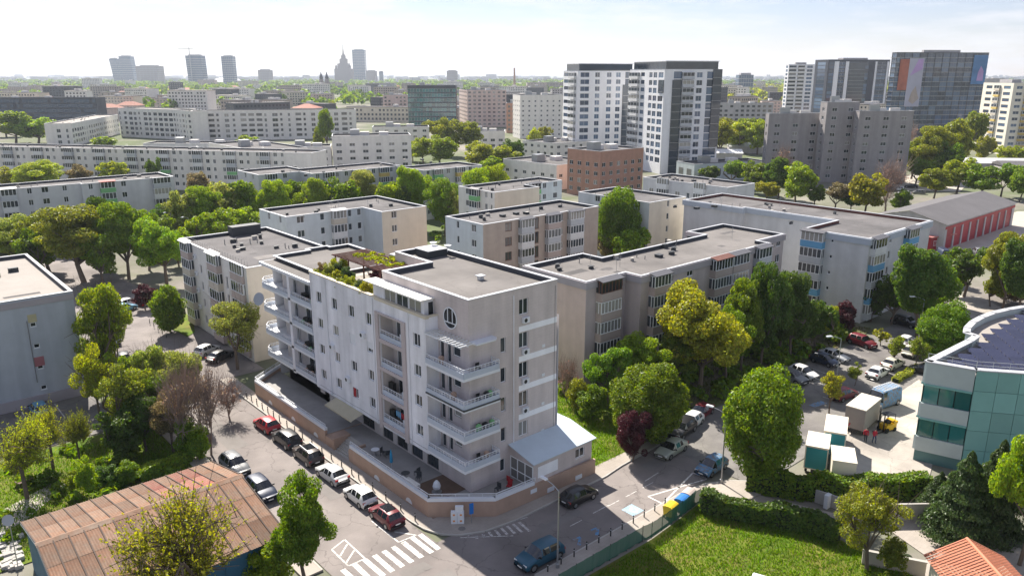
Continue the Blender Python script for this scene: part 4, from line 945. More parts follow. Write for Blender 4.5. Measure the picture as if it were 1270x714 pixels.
# storeys: spandrel bands and ribbon windows along the outline, panels on the long face
def along(p, q, inset=0.):
    d = Vector((q[0] - p[0], q[1] - p[1])); L_ = d.length; d.normalize(); n = Vector((d.y, -d.x)); return d, n, L_
def strip(parent, name, p, q, z0, z1, t, mat, m0=0., m1=0., out=0.):
    d, n, L_ = along(p, q); a = Vector(p) + d * m0 + n * out; b = Vector(p) + d * (L_ - m1) + n * out
    return MB().prism([tuple(a - n * t), tuple(a), tuple(b), tuple(b - n * t)][::-1], z0, z1).build(name, MATS[mat], parent)
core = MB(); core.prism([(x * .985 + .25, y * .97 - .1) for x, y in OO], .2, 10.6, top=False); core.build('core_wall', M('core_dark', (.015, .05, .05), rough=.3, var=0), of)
for p, q, kind in ((OO[-1], OO[0], 'r'), (OO[0], OO[1], 'r'), (OO[1], OO[2], 'p'), (OO[2], OO[3], 'p')):
    d, n, L_ = along(p, q)
    if kind == 'r':
        for z0, z1, mt in ((9.35, 11.2, 'teal_band'), (6.5, 7.3 + .1, 'teal_band'), (4.9, 6.5, 'teal_band'), (1.2, 2.6, 'teal_band')):
            pass
        for z0, z1 in ((8.9, 11.2), (5.1, 6.7), (1.3, 2.9)): strip(of, 'spandrel', p, q, z0, z1, .35, 'teal_band', out=.25)
        for z0, z1 in ((6.7, 8.9), (2.9, 5.1)):
            k = max(1, round(L_ / 1.5))
            for i in range(k):
                f = strip(of, 'window', p, q, z0 + .02, z1 - .02, .06, 'teal_glass', L_ * i / k + .05, L_ * (1 - (i + 1) / k) + .05, .12); 
        strip(of, 'cornice', p, q, 8.7, 8.9, .5, 'teal_panel', out=.33); strip(of, 'cornice', p, q, 4.9, 5.1, .5, 'teal_panel', out=.33)
    else:
        first = 0
        if kind == 'm':
            for z0, z1 in ((8.9, 11.2), (5.1, 6.7), (1.3, 2.9)): strip(of, 'spandrel', p, q, z0, z1, .35, 'teal_band', 0, L_ - 4.4, .25)
            for z0, z1 in ((6.7, 8.9), (2.9, 5.1)):
                for i in range(3): strip(of, 'window', p, q, z0 + .02, z1 - .02, .06, 'teal_glass', 1.45 * i + .05, L_ - 1.45 * (i + 1) + .05, .12)
            first = 4.4
        k = round((L_ - first) / 1.9)
        for i in range(k):
            for j in range(5):
                a0 = first + (L_ - first) * i / k; a1 = first + (L_ - first) * (i + 1) / k
                strip(of, 'panel', p, q, .3 + j * 2.18 + .02, .3 + (j + 1) * 2.18 - .02, .1, 'teal_panel', a0 + .02, L_ - a1 + .02, .2)
for p, q in zip(OO[4:-1], OO[5:]): strip(of, 'parapet_wall', p, q, 0, 11.2, .4, 'teal_band')
rr = MB(); rr.poly([(x, y, 10.5) for x, y in OO]); rr.build('roof', MATS['roof_pale'], of)
cpm = MB()
for i in range(len(OO)):
    p, q = OO[i], OO[(i + 1) % len(OO)]; d, n, L_ = along(p, q)
    a, b = Vector(p) + n * .3 - d * .1, Vector(q) + n * .3 + d * .1; cpm.prism([tuple(a - n * .75), tuple(a), tuple(b), tuple(b - n * .75)][::-1], 11.2, 11.32)
cpm.build('coping', MATS['coping_grey'], of)
rl = MB()
for p, q in ((OO[0], OO[1]), (OO[1], OO[2]), (OO[2], OO[3])):
    d, n, L_ = along(p, q); k = int(L_ // 1.5)
    for i in range(k + 1):
        x, y = Vector(p) + d * (L_ * i / k) - n * .1; rl.tube((x, y, 11.3), (x, y, 12.1), .025, n=4)
    for z in (11.7, 12.1): rl.tube((*(Vector(p) - n * .1), z), (*(Vector(q) - n * .1), z), .025, n=4)
rl.build('railing', MATS['metal_pale'], of)
sp_ = MB(); sp_.prism([(0, 0), (1.6, 0), (1.6, 1.0), (0, 1.0)], 0, .05); sp_.v = [(x, y, z + y * .18) for x, y, z in sp_.v]
spm = sp_.mesh('solar_panel', MATS['solar_blue'])
th = math.atan2(-10, 7.5)
for i in range(-6, 22):
    for j in range(-2, 26):
        u, v_ = i * 1.68, j * 1.12
        x = 2.2 + u * math.cos(th) - v_ * math.sin(th); y = -3.4 + u * math.sin(th) + v_ * math.cos(th)
        if x < 30 and y < -.6 and all(inside(x + a, y + b, OO) for a, b in ((-.7, -.7), (.7, .9), (.9, -1.6), (1.9, -.6))):
            put('solar_panel', spm, of, (x, y, 10.75), th)
# rusty sheet-roofed shed
M('rust_sheet', (.19, .1, .06), rough=.8, var=.25, scale=3, c2=(.2, .148, .112), objvar=.34, bump=.2)
M('rust_sheet_red', (.22, .07, .05), rough=.8, var=.25, scale=3, c2=(.26, .15, .11), objvar=.2)
M('rust_dark', (.075, .052, .042), rough=.8, var=.25, scale=3)
M('shed_blue', (.03, .12, .2), rough=.6, var=.12, streak=.2)
sh = thing('storage_shed', 'blue metal shed with a rusty corrugated sheet roof beside the street', 'shed', (-34.2, 0, 0))
SX, Y0, Y1, YR, ZE, ZR_ = 15.8, .3, 16.7, 9.3, 4.35, 5.95
b = MB(); b.box(.25, SX - .25, Y0 + .4, Y1 - .4, -.05, 4.1)
b.poly([(.25, Y0 + .4, 4.1), (.25, YR, 5.8), (.25, Y1 - .4, 4.1)]); b.poly([(SX - .25, Y0 + .4, 4.1), (SX - .25, Y1 - .4, 4.1), (SX - .25, YR, 5.8)])
b.build('wall', MATS['shed_blue'], sh)
for x in np.arange(1.2, 15, 1.9): MB().box(x, x + .08, Y0 + .34, Y0 + .398, 0, 4.1).build('wall_rib', MATS['shed_blue'], sh)
def corr_sheet(w, L_, name, mat, amp=.022, per=.2):
    k = int(w / per * 2); m = MB()
    for i in range(k + 1):
        z = amp if i % 2 else -amp; x = w * i / k; m.v += [(x, 0, z), (x, L_, z)]
    for i in range(k): m.f.append((2 * i, 2 * i + 2, 2 * i + 3, 2 * i + 1)); m.m.append(0)
    return m.mesh(name, MATS[mat])
NC = 15; cw = SX / NC
for (ya, za, yb, zb, rows) in ((YR, ZR_, Y1, ZE, 2), (YR, ZR_, Y0, ZE, 3)):
    sl2 = math.hypot(yb - ya, zb - za); me = [corr_sheet(cw - .05, sl2 / rows - .02, 'roof_sheet', q) for q in ('rust_sheet', 'rust_sheet_red')]
    ang = math.atan2(zb - za, abs(yb - ya)); sgn = 1 if yb > ya else -1
    for i in range(NC):
        for j in range(rows):
            red = (sgn > 0 and i in (9, 10, 11, 12) and R.random() < .7)
            o = put('roof_sheet', me[1 if red else 0], sh)
            f = j / rows; yy = ya + (yb - ya) * f; zz = za + (zb - za) * f + (.02 if j == 0 else 0)
            if sgn > 0: o.location = (i * cw, yy, zz); o.rotation_euler = (ang, 0, 0)
            else: o.location = (i * cw + cw - .05, yy, zz); o.rotation_euler = (ang, 0, math.pi)
    for i in range(NC + 1):
        s = MB(); x = i * cw; s.v = [(x - .06, ya, za + .015), (x + .03, ya, za + .015), (x + .03, yb, zb + .015), (x - .06, yb, zb + .015), (x - .06, ya, za + .075), (x + .03, ya, za + .075), (x + .03, yb, zb + .075), (x - .06, yb, zb + .075)]
        s.f = [(4, 5, 6, 7), (0, 1, 5, 4), (1, 2, 6, 5), (2, 3, 7, 6), (3, 0, 4, 7)]; s.m = [0] * 5; s.build('seam_batten', MATS['rust_dark'], sh)
rc = MB(); rc.poly([(-.1, YR - .45, ZR_ - .04), (SX + .1, YR - .45, ZR_ - .04), (SX + .1, YR, ZR_ + .12), (-.1, YR, ZR_ + .12)]); rc.poly([(-.1, YR, ZR_ + .12), (SX + .1, YR, ZR_ + .12), (SX + .1, YR + .35, ZR_ - .02), (-.1, YR + .35, ZR_ - .02)])
rc.build('ridge_cap', MATS['rust_sheet'], sh)
vf = MB()
for (ya, za), (yb, zb) in (((Y0, ZE), (YR, ZR_)), ((YR, ZR_), (Y1, ZE))): vf.v += [(-.05, ya, za - .2), (-.05, yb, zb - .2), (-.05, yb, zb + .1), (-.05, ya, za + .1)]; n = len(vf.v); vf.f.append((n - 4, n - 1, n - 2, n - 3)); vf.m.append(0)
vf.build('verge_board', MATS['trim_white'], sh)
dsh = thing('satellite_dish', 'grey satellite dish on a pole at the shed corner', 'dish', (-34.9, 17.2, 0))
MB().tube((0, 0, 0), (0, 0, 4.6), .04, n=6).build('pole', MATS['metal_grey'], dsh)
dd_ = MB().lathe([(.03, 0), (.25, .05), (.45, .17), (.47, .19)], n=14).build('reflector', MATS['metal_grey'], dsh, (0, 0, 4.6)); dd_.rotation_euler = (rad(70), 0, rad(-30))
# tiled cottage at the lower corner
M('roof_tile', (.42, .15, .085), rough=.75, var=.12, scale=2, objvar=.12)
M('roof_tile_ridge', (.5, .2, .12), rough=.75, var=.1)
co = thing('cottage', 'small house with orange ribbed tile roof beside the paved path', 'house', (21.1, -36.1, 0), math.atan2(-3.4, -3.3))
HWD, RL, ZEV, ZAP = 3.1, 8.5, 3.2, 4.8      # half width, ridge length, eave and ridge height; ridge runs along local x
MB().box(.4, RL - .4, -HWD + .4, HWD - .4, -.05, 3.1).build('wall', MATS['wall_cream'], co)
gb_ = MB().poly([(.4, -HWD + .4, 3.1), (.4, HWD - .4, 3.1), (.4, 0, 4.65)]); gb_.build('gable', MATS['wall_cream'], co)
per = .3
def slope(mb, a, b, c, d):
    """ribbed tile plane a-b along the eave, d-c along the ridge"""
    a, b, c, d = map(Vector, (a, b, c, d)); k = max(2, int((b - a).length / per)); nrm = (b - a).cross(d - a).normalized()
    if nrm.z < 0: nrm = -nrm
    rows = 10
    for j in range(rows):
        f0, f1 = j / rows, (j + 1) / rows
        for i in range(k):
            for h, (s0, s1) in ((.0, (0, .35)), (.06, (.35, 1.0))):
                g0, g1 = (i + s0) / k, (i + s1) / k
                q = [a.lerp(b, g0).lerp(d.lerp(c, g0), f0) + nrm * (h + .03), a.lerp(b, g1).lerp(d.lerp(c, g1), f0) + nrm * (h + .03), a.lerp(b, g1).lerp(d.lerp(c, g1), f1) + nrm * h, a.lerp(b, g0).lerp(d.lerp(c, g0), f1) + nrm * h]
                mb.quad(*map(tuple, q))
for sgn in (1, -1):
    rib = MB(); slope(rib, (0, sgn * HWD, ZEV), (RL, sgn * HWD, ZEV), (RL, 0, ZAP), (0, 0, ZAP)); ro = rib.build('tile_roof', MATS['roof_tile'], co); ro['kind'] = 'stuff'
hp = MB().tube((-.05, 0, ZAP + .06), (RL, 0, ZAP + .06), .13, n=8); hp.build('ridge_cap', MATS['roof_tile_ridge'], co)
for sgn in (1, -1): MB().tube((0, sgn * HWD, ZEV + .05), (0, 0, ZAP + .08), .08, n=6).build('verge_tile', MATS['roof_tile_ridge'], co)
# depot hall with red gates
hl = thing('depot_hall', 'long grey-roofed depot hall with a row of red roller gates', 'hall', (152.5, 14.2, 0))
w = MB(); gates = [(1.2 + i * 5.1, 5.5 + i * 5.1, 0, 4.9) for i in range(9)]
face(w, 'f', 0, 0, 48, -.02, 6.2, gates, .3); face(w, 'l', 0, 0, 17, -.02, 6.2, [(6, 7.2, 2, 3.2), (11, 12.2, 2, 3.2)], .15); w.poly([(0, 0, 6.2), (0, 17, 6.2), (0, 8.5, 8.4)]); w.poly([(48, 0, -.02), (48, 17, -.02), (48, 17, 6.2), (48, 8.5, 8.4), (48, 0, 6.2)])
w.build('wall', MATS['wall_grey'], hl)
M('gate_red', (.32, .015, .03), rough=.5, var=.08, objvar=.1)
for a, b, c, d in gates:
    gt = MB()
    for j in range(7): gt.box(a + .02, b - .02, .2, .27, c + .02 + j * .69, c + .02 + j * .69 + .67)
    gt.build('gate', MATS['gate_red'], hl)
MB().box(0, 48, -.08, -.002, 4.95, 5.6).build('gate_beam', MATS['gate_red'], hl)
rf = MB(); rf.poly([(-.4, -.5, 6.15), (48.4, -.5, 6.15), (48.4, 8.5, 8.5), (-.4, 8.5, 8.5)]); rf.poly([(-.4, 8.5, 8.5), (48.4, 8.5, 8.5), (48.4, 17.5, 6.15), (-.4, 17.5, 6.15)]); rf.build('roof', M('hall_roof', (.12, .115, .12), rough=.8, var=.12, scale=.6), hl)
for y0, y1 in ((6, 7.2), (11, 12.2)): far_window(hl, 'l', 0, y0, y1, 2, 3.2)
x, y = at(1172, 304, 0)
an_ = thing('guard_hut', 'low red hut with a flat red roof at the end of the depot hall', 'hut', (x - 9, y, 0), rad(-12))
MB().box(0, 9, 0, 4.5, -.02, 3.0).build('wall', MATS['gate_red'], an_); MB().box(-.3, 9.3, -.3, 4.8, 3.0, 3.25).build('roof', M('red_roof_pale', (.5, .2, .18), var=.1), an_)
for x in (1, 4, 7): far_window(an_, 'f', -.11, x, x + 1.2, 1, 2.2)

# ------------------------------------------------------------------ the town farther off
def proj(x, y, z):
    r = (x - CAM[0]) * .751 - (y - CAM[1]) * .660; f = (x - CAM[0]) * .660 + (y - CAM[1]) * .751; z -= 40
    d = f * cp - z * sp
    return 635 + F * r / d, 357 - F * (f * sp + z * cp) / d
def reach(c, ang, px):
    """how far to walk from c (on the ground) in direction ang until seen at column px"""
    k = (px - 635) / F
    r0 = (c[0] - CAM[0]) * .751 - (c[1] - CAM[1]) * .660; f0 = (c[0] - CAM[0]) * .660 + (c[1] - CAM[1]) * .751
    rd = math.cos(ang) * .751 - math.sin(ang) * .660; fd = math.cos(ang) * .660 + math.sin(ang) * .751
    return (k * (f0 * cp + 40 * sp) - r0) / (rd - k * fd * cp)
def window_cells(mb, side, off, u0, u1, z0, z1, cols, rows, wf=.6, hf=.55, out=.05, m=1, r=None, skip=0.):
    """far-off openings: thin framed boxes standing a little proud of the wall"""
    for i in range(cols):
        for j in range(rows):
            if r and r.random() < skip: continue
            cu, cz = u0 + (u1 - u0) * (i + .5) / cols, z0 + (z1 - z0) * (j + .5) / rows; du, dz = (u1 - u0) / cols * wf / 2, (z1 - z0) / rows * hf / 2
            if side == 'f': mb.box(cu - du, cu + du, off - out, off + .02, cz - dz, cz + dz, m)
            else: mb.box(off - out, off + .02, cu - du, cu + du, cz - dz, cz + dz, m)
    return mb
def far_house(name, label, pl, pc, pr, ptop, pbase, rz=0., wall='wall_white', glass='window_glass', roof='roof_bitumen', fl=3.0, cw=3.2, wf=.55, hf=.5, group=None, cat='building', windows=True, left=None, depth=None, parap=.6, seed=1, top=None, singles=False, band=None):
    """pl, pc, pr: columns of the far end of its left-hand face, the near corner and the end of the other face"""
    c = at(pc, pbase); d = dist(pc, pbase); h = top or height(pc, ptop, d)
    W_ = max(2., reach(c, rz, pr)) if pr > pc + .5 else (depth or 14)
    D_ = reach(c, rz + math.pi / 2, pl) if pl < pc - .5 else (depth or 14)
    if D_ < 0 or D_ > 120: D_ = depth or 14
    t = thing(name, label, cat, (c[0], c[1], 0), rz, group)
    n = max(1, int((h - 1) / fl)); cf, cl = max(1, int(W_ / cw)), max(1, int(D_ / cw))
    wal = MB()
    if singles:
        floors = [.8 + fl * i for i in range(n)]
        dress(t, wal, 'f', 0, 0, W_, -.05, h, [W1((i + .5) * W_ / cf - wf * W_ / cf / 2, wf * W_ / cf, sill=(1 - hf) * fl * .5, h=hf * fl) for i in range(cf)] if pr > pc + .5 else [], floors, 0, True, gm=glass)
        dress(t, wal, 'l', 0, 0, D_, -.05, h, [W1((i + .5) * D_ / cl - wf * D_ / cl / 2, wf * D_ / cl, sill=(1 - hf) * fl * .5, h=hf * fl) for i in range(cl)] if pl < pc - .5 else [], floors, 0, True, gm=glass)
    else:
        wal.quad((0, 0, -.05), (W_, 0, -.05), (W_, 0, h), (0, 0, h)); wal.quad((0, D_, -.05), (0, 0, -.05), (0, 0, h), (0, D_, h))
    wal.quad((W_, 0, -.05), (W_, D_, -.05), (W_, D_, h), (W_, 0, h)); wal.quad((W_, D_, -.05), (0, D_, -.05), (0, D_, h), (W_, D_, h))
    wal.build('wall', MATS[wall], t)
    if windows and not singles:
        wm = MB(); r = random.Random(seed)
        window_cells(wm, 'f', 0, .6, W_ - .6, 1, h - .8, cf, n, wf, hf, m=0, r=r, skip=.06); window_cells(wm, 'l', 0, .6, D_ - .6, 1, h - .8, cl, n, wf, hf, m=0, r=r, skip=.06)
        o = wm.build('window_grid', MATS[glass], t); o['kind'] = 'stuff'
    if band:
        bm = MB()
        for j in range(n + 1): bm.box(-.35, W_ + .35, -.35, D_ + .35, .8 + j * fl - .15, .8 + j * fl + .12)
        bm.build('floor_slab', MATS[band], t)
    parapet_roof(t, [(0, 0), (W_, 0), (W_, D_), (0, D_)], h - parap, h=parap, roof=roof, coping='coping_grey')
    rr = random.Random(seed + 5)
    for q in range(rr.choice((1, 2, 3))):
        x, y = rr.uniform(.15, .7) * W_, rr.uniform(.3, .7) * D_; a = min(4, W_ * .25)
        MB().box(x, x + a, y, y + min(3, D_ * .25), h - parap, h + rr.uniform(.6, 2.2)).build('roof_hut', MATS[rr.choice(['wall_white', 'wall_grey', 'metal_grey'])], t)
    return t, W_, D_, h
CA = -HEAD
# new pale flats
def pale_flats(label, p0, p1, z, depth, seed, slots):
    a, rz, w = facing(*p0, *p1, z)
    fl5 = [1 + 3.2 * i for i in range(int(z // 3.3))]
    k = int(w / 4.6); r = random.Random(seed); cols = []
    for i in range(k): cols.append(('l' if r.random() < .5 else 'w', i * w / k + .5, r.choice((1.4, 2.6, 3.4)), {'n': 2}))
    return block('apartment_block', label, [(0, 0), (w, 0), (w, depth), (0, depth)], z, {0: (0, cols), 3: (0, [W1(2, 1.2), W1(6, 2)])}, ['wall_white'], loc=a, rz=rz, floors=fl5, far=True, clutter=12, seed=seed, wh=2.0, sill=.5, roof='roof_pale')
pale_flats('pale new five-storey flats with a set-back stepped wing and dark loggias', (146, 134), (214, 136), 18.5, 18, 2, 4)
pale_flats('narrow pale flats wing joining the two new blocks', (214, 136), (236, 138), 18.5, 10, 9, 2)
pale_flats('long pale new five-storey flats with shiny roof lights', (236, 138), (441, 136), 18, 16, 3, 8)
pale_flats('two-storey-high pale wing with a curved end beside the stepped flats', (88, 153), (146, 142), 13, 14, 5, 4)
far_house('apartment_block', 'pale grey blank-ended block with four wide windows a floor, above the stepped block', 410, 414, 511, 169, 212, rad(-30), 'wall_white', singles=True, cw=5.2, wf=.42, hf=.45, fl=2.9)
far_house('apartment_block', 'low white block with a flat dark roof beside the poplar', 348, 353, 412, 183, 214, rad(-30), 'wall_white', singles=True, cw=4.5, wf=.4, hf=.45)
far_house('apartment_block', 'low white block with dark roof in front of the pale wide-windowed block', 262, 320, 384, 187, 226, 0, 'wall_white', singles=True, cw=4, wf=.4, hf=.45)
far_house('service_building', 'low grey blue building with two boxy roof plants behind the lime-balcony block', 176, 180, 316, 178, 200, CA, 'wall_blue_grey', fl=3.2, cw=5)
far_house('apartment_block', 'pale block with a dark roof line below the far green-glass office', 460, 463, 533, 158, 190, rad(-34), 'wall_white', singles=True, cw=4.4, wf=.4, hf=.42)
far_house('apartment_block', 'white low block with flat brown roof among the yellow trees', 574, 577, 626, 163, 186, CA, 'wall_white', singles=True, cw=4)
far_house('apartment_block', 'white stepped block in front of the orange block', 624, 690, 742, 205, 236, 0, 'wall_white', singles=True, cw=4.2, wf=.38, hf=.42, fl=2.8)
far_house('apartment_block', 'rust orange block with dark balconies and a pale end wall', 703, 743, 796, 188, 246, 0, 'wall_orange', singles=True, cw=3.4, wf=.45, hf=.5, fl=2.9)
far_house('apartment_block', 'low white block with roof huts at the foot of the white towers', 648, 688, 742, 178, 206, 0, 'wall_white', singles=True, cw=4.2, wf=.4, hf=.42)
far_house('store_building', 'low wide pale blue store with a brown flat roof beside the white towers', 838, 860, 950, 204, 226, rad(-20), 'wall_pale_blue', fl=4, cw=6)
far_house('office_building', 'dark curved glass office along the picture edge beyond the trees', -60, -50, 124, 121, 160, CA, 'wall_dark', 'tower_glass', fl=3.4, cw=2.4, wf=.9, hf=.7)
far_house('office_building', 'green glass office slab with a dark upper storey', 504, 507, 566, 106, 158, CA, 'wall_dark', 'teal_glass', fl=3.6, cw=2.2, wf=.92, hf=.75, singles=True)
far_house('apartment_block', 'brick pink block with white window bays beside the green glass office', 570, 580, 628, 112, 158, CA + .2, 'wall_pink', singles=True, cw=3.6, wf=.55, hf=.5)
far_house('apartment_block', 'white block with a dark mansard roof beside the white towers', 636, 645, 697, 118, 172, CA + .25, 'wall_white', roof='parapet_dark', singles=True, cw=4, wf=.3, hf=.4)
far_house('apartment_block', 'dark red block with a black roof between the pink block and the white block', 626, 628, 650, 128, 165, CA, 'wall_orange', cw=3)
far_house('apartment_block', 'salmon block with red balconies left of the green glass office', 472, 476, 506, 118, 150, CA + .1, 'wall_pink', cw=3.2)
far_house('apartment_block', 'grey terrace of flats beyond the yellow trees by the white towers', 884, 888, 957, 128, 158, CA, 'wall_grey', cw=4)
# white towers
def tower(label, pl, pc, pr, ptop, pbase, rz, wall, cf, cl, fl=3.1, seed=1, name='apartment_tower', slab=None, strips=(), fins=(), crown=False):
    c = at(pc, pbase); d = dist(pc, pbase); h = height(pc, ptop, d)
    W_, D_ = reach(c, rz, pr), reach(c, rz + math.pi / 2, pl)
    n = int((h - 4) / fl); floors = [4 + fl * i for i in range(n)]
    t = thing(name, label, 'tower', (c[0], c[1], 0), rz)
    w = MB()
    def conv(spec, L_):
        out = []
        for kind, a, b, o in spec: out.append((kind, a * L_, (b - a) * L_, o))
        return out
    dress(t, w, 'f', 0, 0, W_, -.05, h, conv(cf, W_), floors, 0, True, gm='tower_glass', sill=.5, wh=2.1)
    dress(t, w, 'l', 0, 0, D_, -.05, h, conv(cl, D_), floors, 0, True, gm='tower_glass', sill=.5, wh=2.1)
    w.quad((W_, 0, 0), (W_, D_, 0), (W_, D_, h), (W_, 0, h)); w.quad((W_, D_, 0), (0, D_, 0), (0, D_, h), (W_, D_, h))
    w.build('wall', MATS[wall], t)
    parapet_roof(t, [(0, 0), (W_, 0), (W_, D_), (0, D_)], h - .6, h=.6, coping='coping_grey')
    for s_, a, b, z0, z1 in strips:
        L_ = W_ if s_ == 'f' else D_; st_ = MB(); st_.box(a * L_, b * L_, -.3, -.02, z0 * h, z1 * h) if s_ == 'f' else st_.box(-.3, -.02, a * L_, b * L_, z0 * h, z1 * h); st_.build('glass_strip', MATS['strip_glass'], t)
        for k in range(int((z1 - z0) * h / fl)):
            z = z0 * h + k * fl + .2; sb = MB(); sb.box(a * L_ - .1, b * L_ + .1, -.42, -.02, z, z + .14) if s_ == 'f' else sb.box(-.42, -.02, a * L_ - .1, b * L_ + .1, z, z + .14); sb.build('floor_band', MATS['metal_grey'], t)
    for a, b in fins: MB().box(a * W_, b * W_, -.5, -.02, 2, h * .97).build('white_fin', MATS['wall_tower_white'], t)
    if crown:
        MB().box(1.2, W_ - 1.2, 1.2, D_ - 1.2, h - .58, h + 3.0).build('glazed_top', MATS['strip_glass'], t); MB().box(.8, W_ - .8, .8, D_ - .8, h + 3.0, h + 3.35).build('top_slab', MATS['wall_tower_white'], t)
    if slab:
        for z in floors: MB().box(-.28, W_ + .2, -.28, D_ + .2, z - .12, z + .12).build('floor_slab', MATS[slab], t)
    MB().box(W_ * .3, W_ * .7, D_ * .3, D_ * .7, h - .6, h + 1.6).build('plant_room', MATS['wall_grey'], t)
    return t, W_, D_, h
M('strip_glass', (.035, .05, .07), rough=.12, var=.25, scale=.5, spec=.8)
G_ = {'sill': .1, 'h': 2.75, 'n': 2, 'fm': 'pvc_dark'}
tower('white residential tower with stacked loggias at its outer edge', 697, 714, 784, 88, 202, -.42, 'wall_tower_white',
      [('w', .05, .2, {}), ('w', .3, .38, {}), ('w', .5, .58, {}), ('w', .66, .74, {}), ('w', .82, .97, G_)], [('b', .1, .5, {'pm': ['balcony_white'], 'n': 2}), ('l', .55, .95, {'n': 3})], strips=[('f', .78, .92, .05, .85)], crown=True)
tower('taller white residential tower with a dark glass strip and glazed top storey', 777, 818, 887, 86, 216, -.42, 'wall_tower_white',
      [('w', .16, .3, G_), ('b', .3, .5, {'pm': ['balcony_grey'], 'n': 3, 'gm': 'tower_glass'}), ('w', .56, .66, {}), ('w', .74, .97, G_)],
      [('w', .03, .16, {'sill': .4, 'h': 2.2}), ('w', .2, .3, {'sill': .4, 'h': 2.2}), ('w', .33, .42, {}), ('l', .55, .66, {}), ('b', .7, .97, {'pm': ['balcony_white'], 'n': 3})], strips=[('f', .14, .3, 0, .9), ('f', .84, 1.0, .25, 1.0), ('l', .0, .14, .78, .9)], crown=True)
# dark towers at the far right
tower('dark residential tower with white frames and glass corners', 1004, 1020, 1095, 74, 150, CA + .2, 'wall_dark',
      [('w', .02, .1, G_), ('w', .18, .27, {}), ('w', .34, .5, G_), ('w', .5, .66, G_), ('w', .8, .95, {'h': 2.3})], [('w', .2, .8, G_)], seed=2, fins=[(.1, .17), (.28, .33), (.76, .79), (.955, .985)], strips=[('f', .34, .6, .0, .95)])
tower('white stepped terrace tower end with open balconies', 968, 972, 1004, 80, 152, CA + .1, 'wall_tower_white', [('b', .02, .3, {'pm': ['balcony_white'], 'n': 2, 'open': 1}), ('b', .36, .62, {'pm': ['balcony_white'], 'n': 2, 'open': 1}), ('w', .7, .92, {})], [('w', .2, .8, {})], seed=3)
t, W_, D_, h = tower('large dark blue glass tower with printed banners on its upper floors', 1094, 1100, 1211, 65, 168, CA + .15, 'wall_dark',
      [('w', .0 + i * .0833 + .004, (i + 1) * .0833 - .004, {'sill': .15, 'h': 2.7, 'n': 2, 'fm': 'metal_grey'}) for i in range(12)], [('w', .1, .9, G_)], seed=4, slab='metal_grey')
M('banner_pale', (.42, .42, .5), rough=.6, var=.12, scale=.3); M('banner_orange', (.4, .13, .08), rough=.6, var=.25, scale=.4); M('banner_blue', (.1, .22, .42), rough=.6, var=.3, scale=.3); M('banner_violet', (.45, .3, .55), rough=.6, var=.2, scale=.4)
bn = MB().box(W_ * .14, W_ * .3, -.35, -.2, h * .35, h * .93); bn.build('banner', MATS['banner_pale'], t)
MB().box(W_ * .04, W_ * .14, -.5, -.36, h * .55, h * .92).build('banner', MATS['banner_orange'], t)
MB().poly([(W_ * .16, -.37, h * .72), (W_ * .29, -.37, h * .8), (W_ * .29, -.37, h * .92), (W_ * .24, -.37, h * .92)]).build('banner_print', MATS['banner_violet'], t)
MB().poly([(W_ * .18, -.37, h * .42), (W_ * .23, -.37, h * .38), (W_ * .29, -.37, h * .45), (W_ * .27, -.37, h * .5), (W_ * .24, -.37, h * .6), (W_ * .2, -.37, h * .52)]).build('banner_print', MATS['wall_brown'], t)
MB().box(W_ * .84, W_ * .995, -.35, -.2, h * .62, h * .97).build('banner', MATS['banner_blue'], t)
MB().poly([(W_ * .9, -.37, h * .66), (W_ * .97, -.37, h * .66), (W_ * .965, -.37, h * .78), (W_ * .93, -.37, h * .84), (W_ * .905, -.37, h * .76)]).build('banner_print', MATS['banner_violet'], t)
# grey institutional block
for lab, a in (('grey concrete block wing with two files of blue-framed windows', (943, 947, 1013, 141, 224)), ('tall grey concrete block with a white service shaft on top', (1008, 1016, 1055, 127, 226)), ('broad grey concrete block with sparse paired windows and a roof rail', (1050, 1056, 1122, 138, 228))):
    far_house('concrete_block', lab, *a, CA + .12, 'wall_concrete', singles=True, cw=5.6, wf=.3, hf=.42, fl=3.1, depth=14)
x, y = at(1027, 224)
MB().box(-1.6, 1.6, -1, 1, 0, height(1027, 126, dist(1027, 224)) + .6).build('service_shaft', MATS['wall_white'], None, (x - .2, y - .6, 0), CA)
o = bpy.data.objects['service_shaft']; tag(o, 'white narrow service shaft rising up the grey concrete block', 'shaft')
# cream tower
tower('cream white tower with yellow balcony fronts and brown windows', 1207, 1243, 1272, 103, 192, CA + .04, 'wall_tower_cream',
      [('w', .15, .4, {'sill': .8, 'h': 1.5}), ('b', .5, .95, {'pm': ['balcony_yellow'], 'n': 3})], [('w', .08, .3, {'sill': .8, 'h': 1.5, 'fm': 'pvc_brown'}), ('b', .4, .58, {'pm': ['balcony_yellow', 'balcony_cream'], 'n': 2, 'd': .8}), ('w', .68, .88, {'sill': .8, 'h': 1.5, 'fm': 'pvc_brown'})], seed=6)
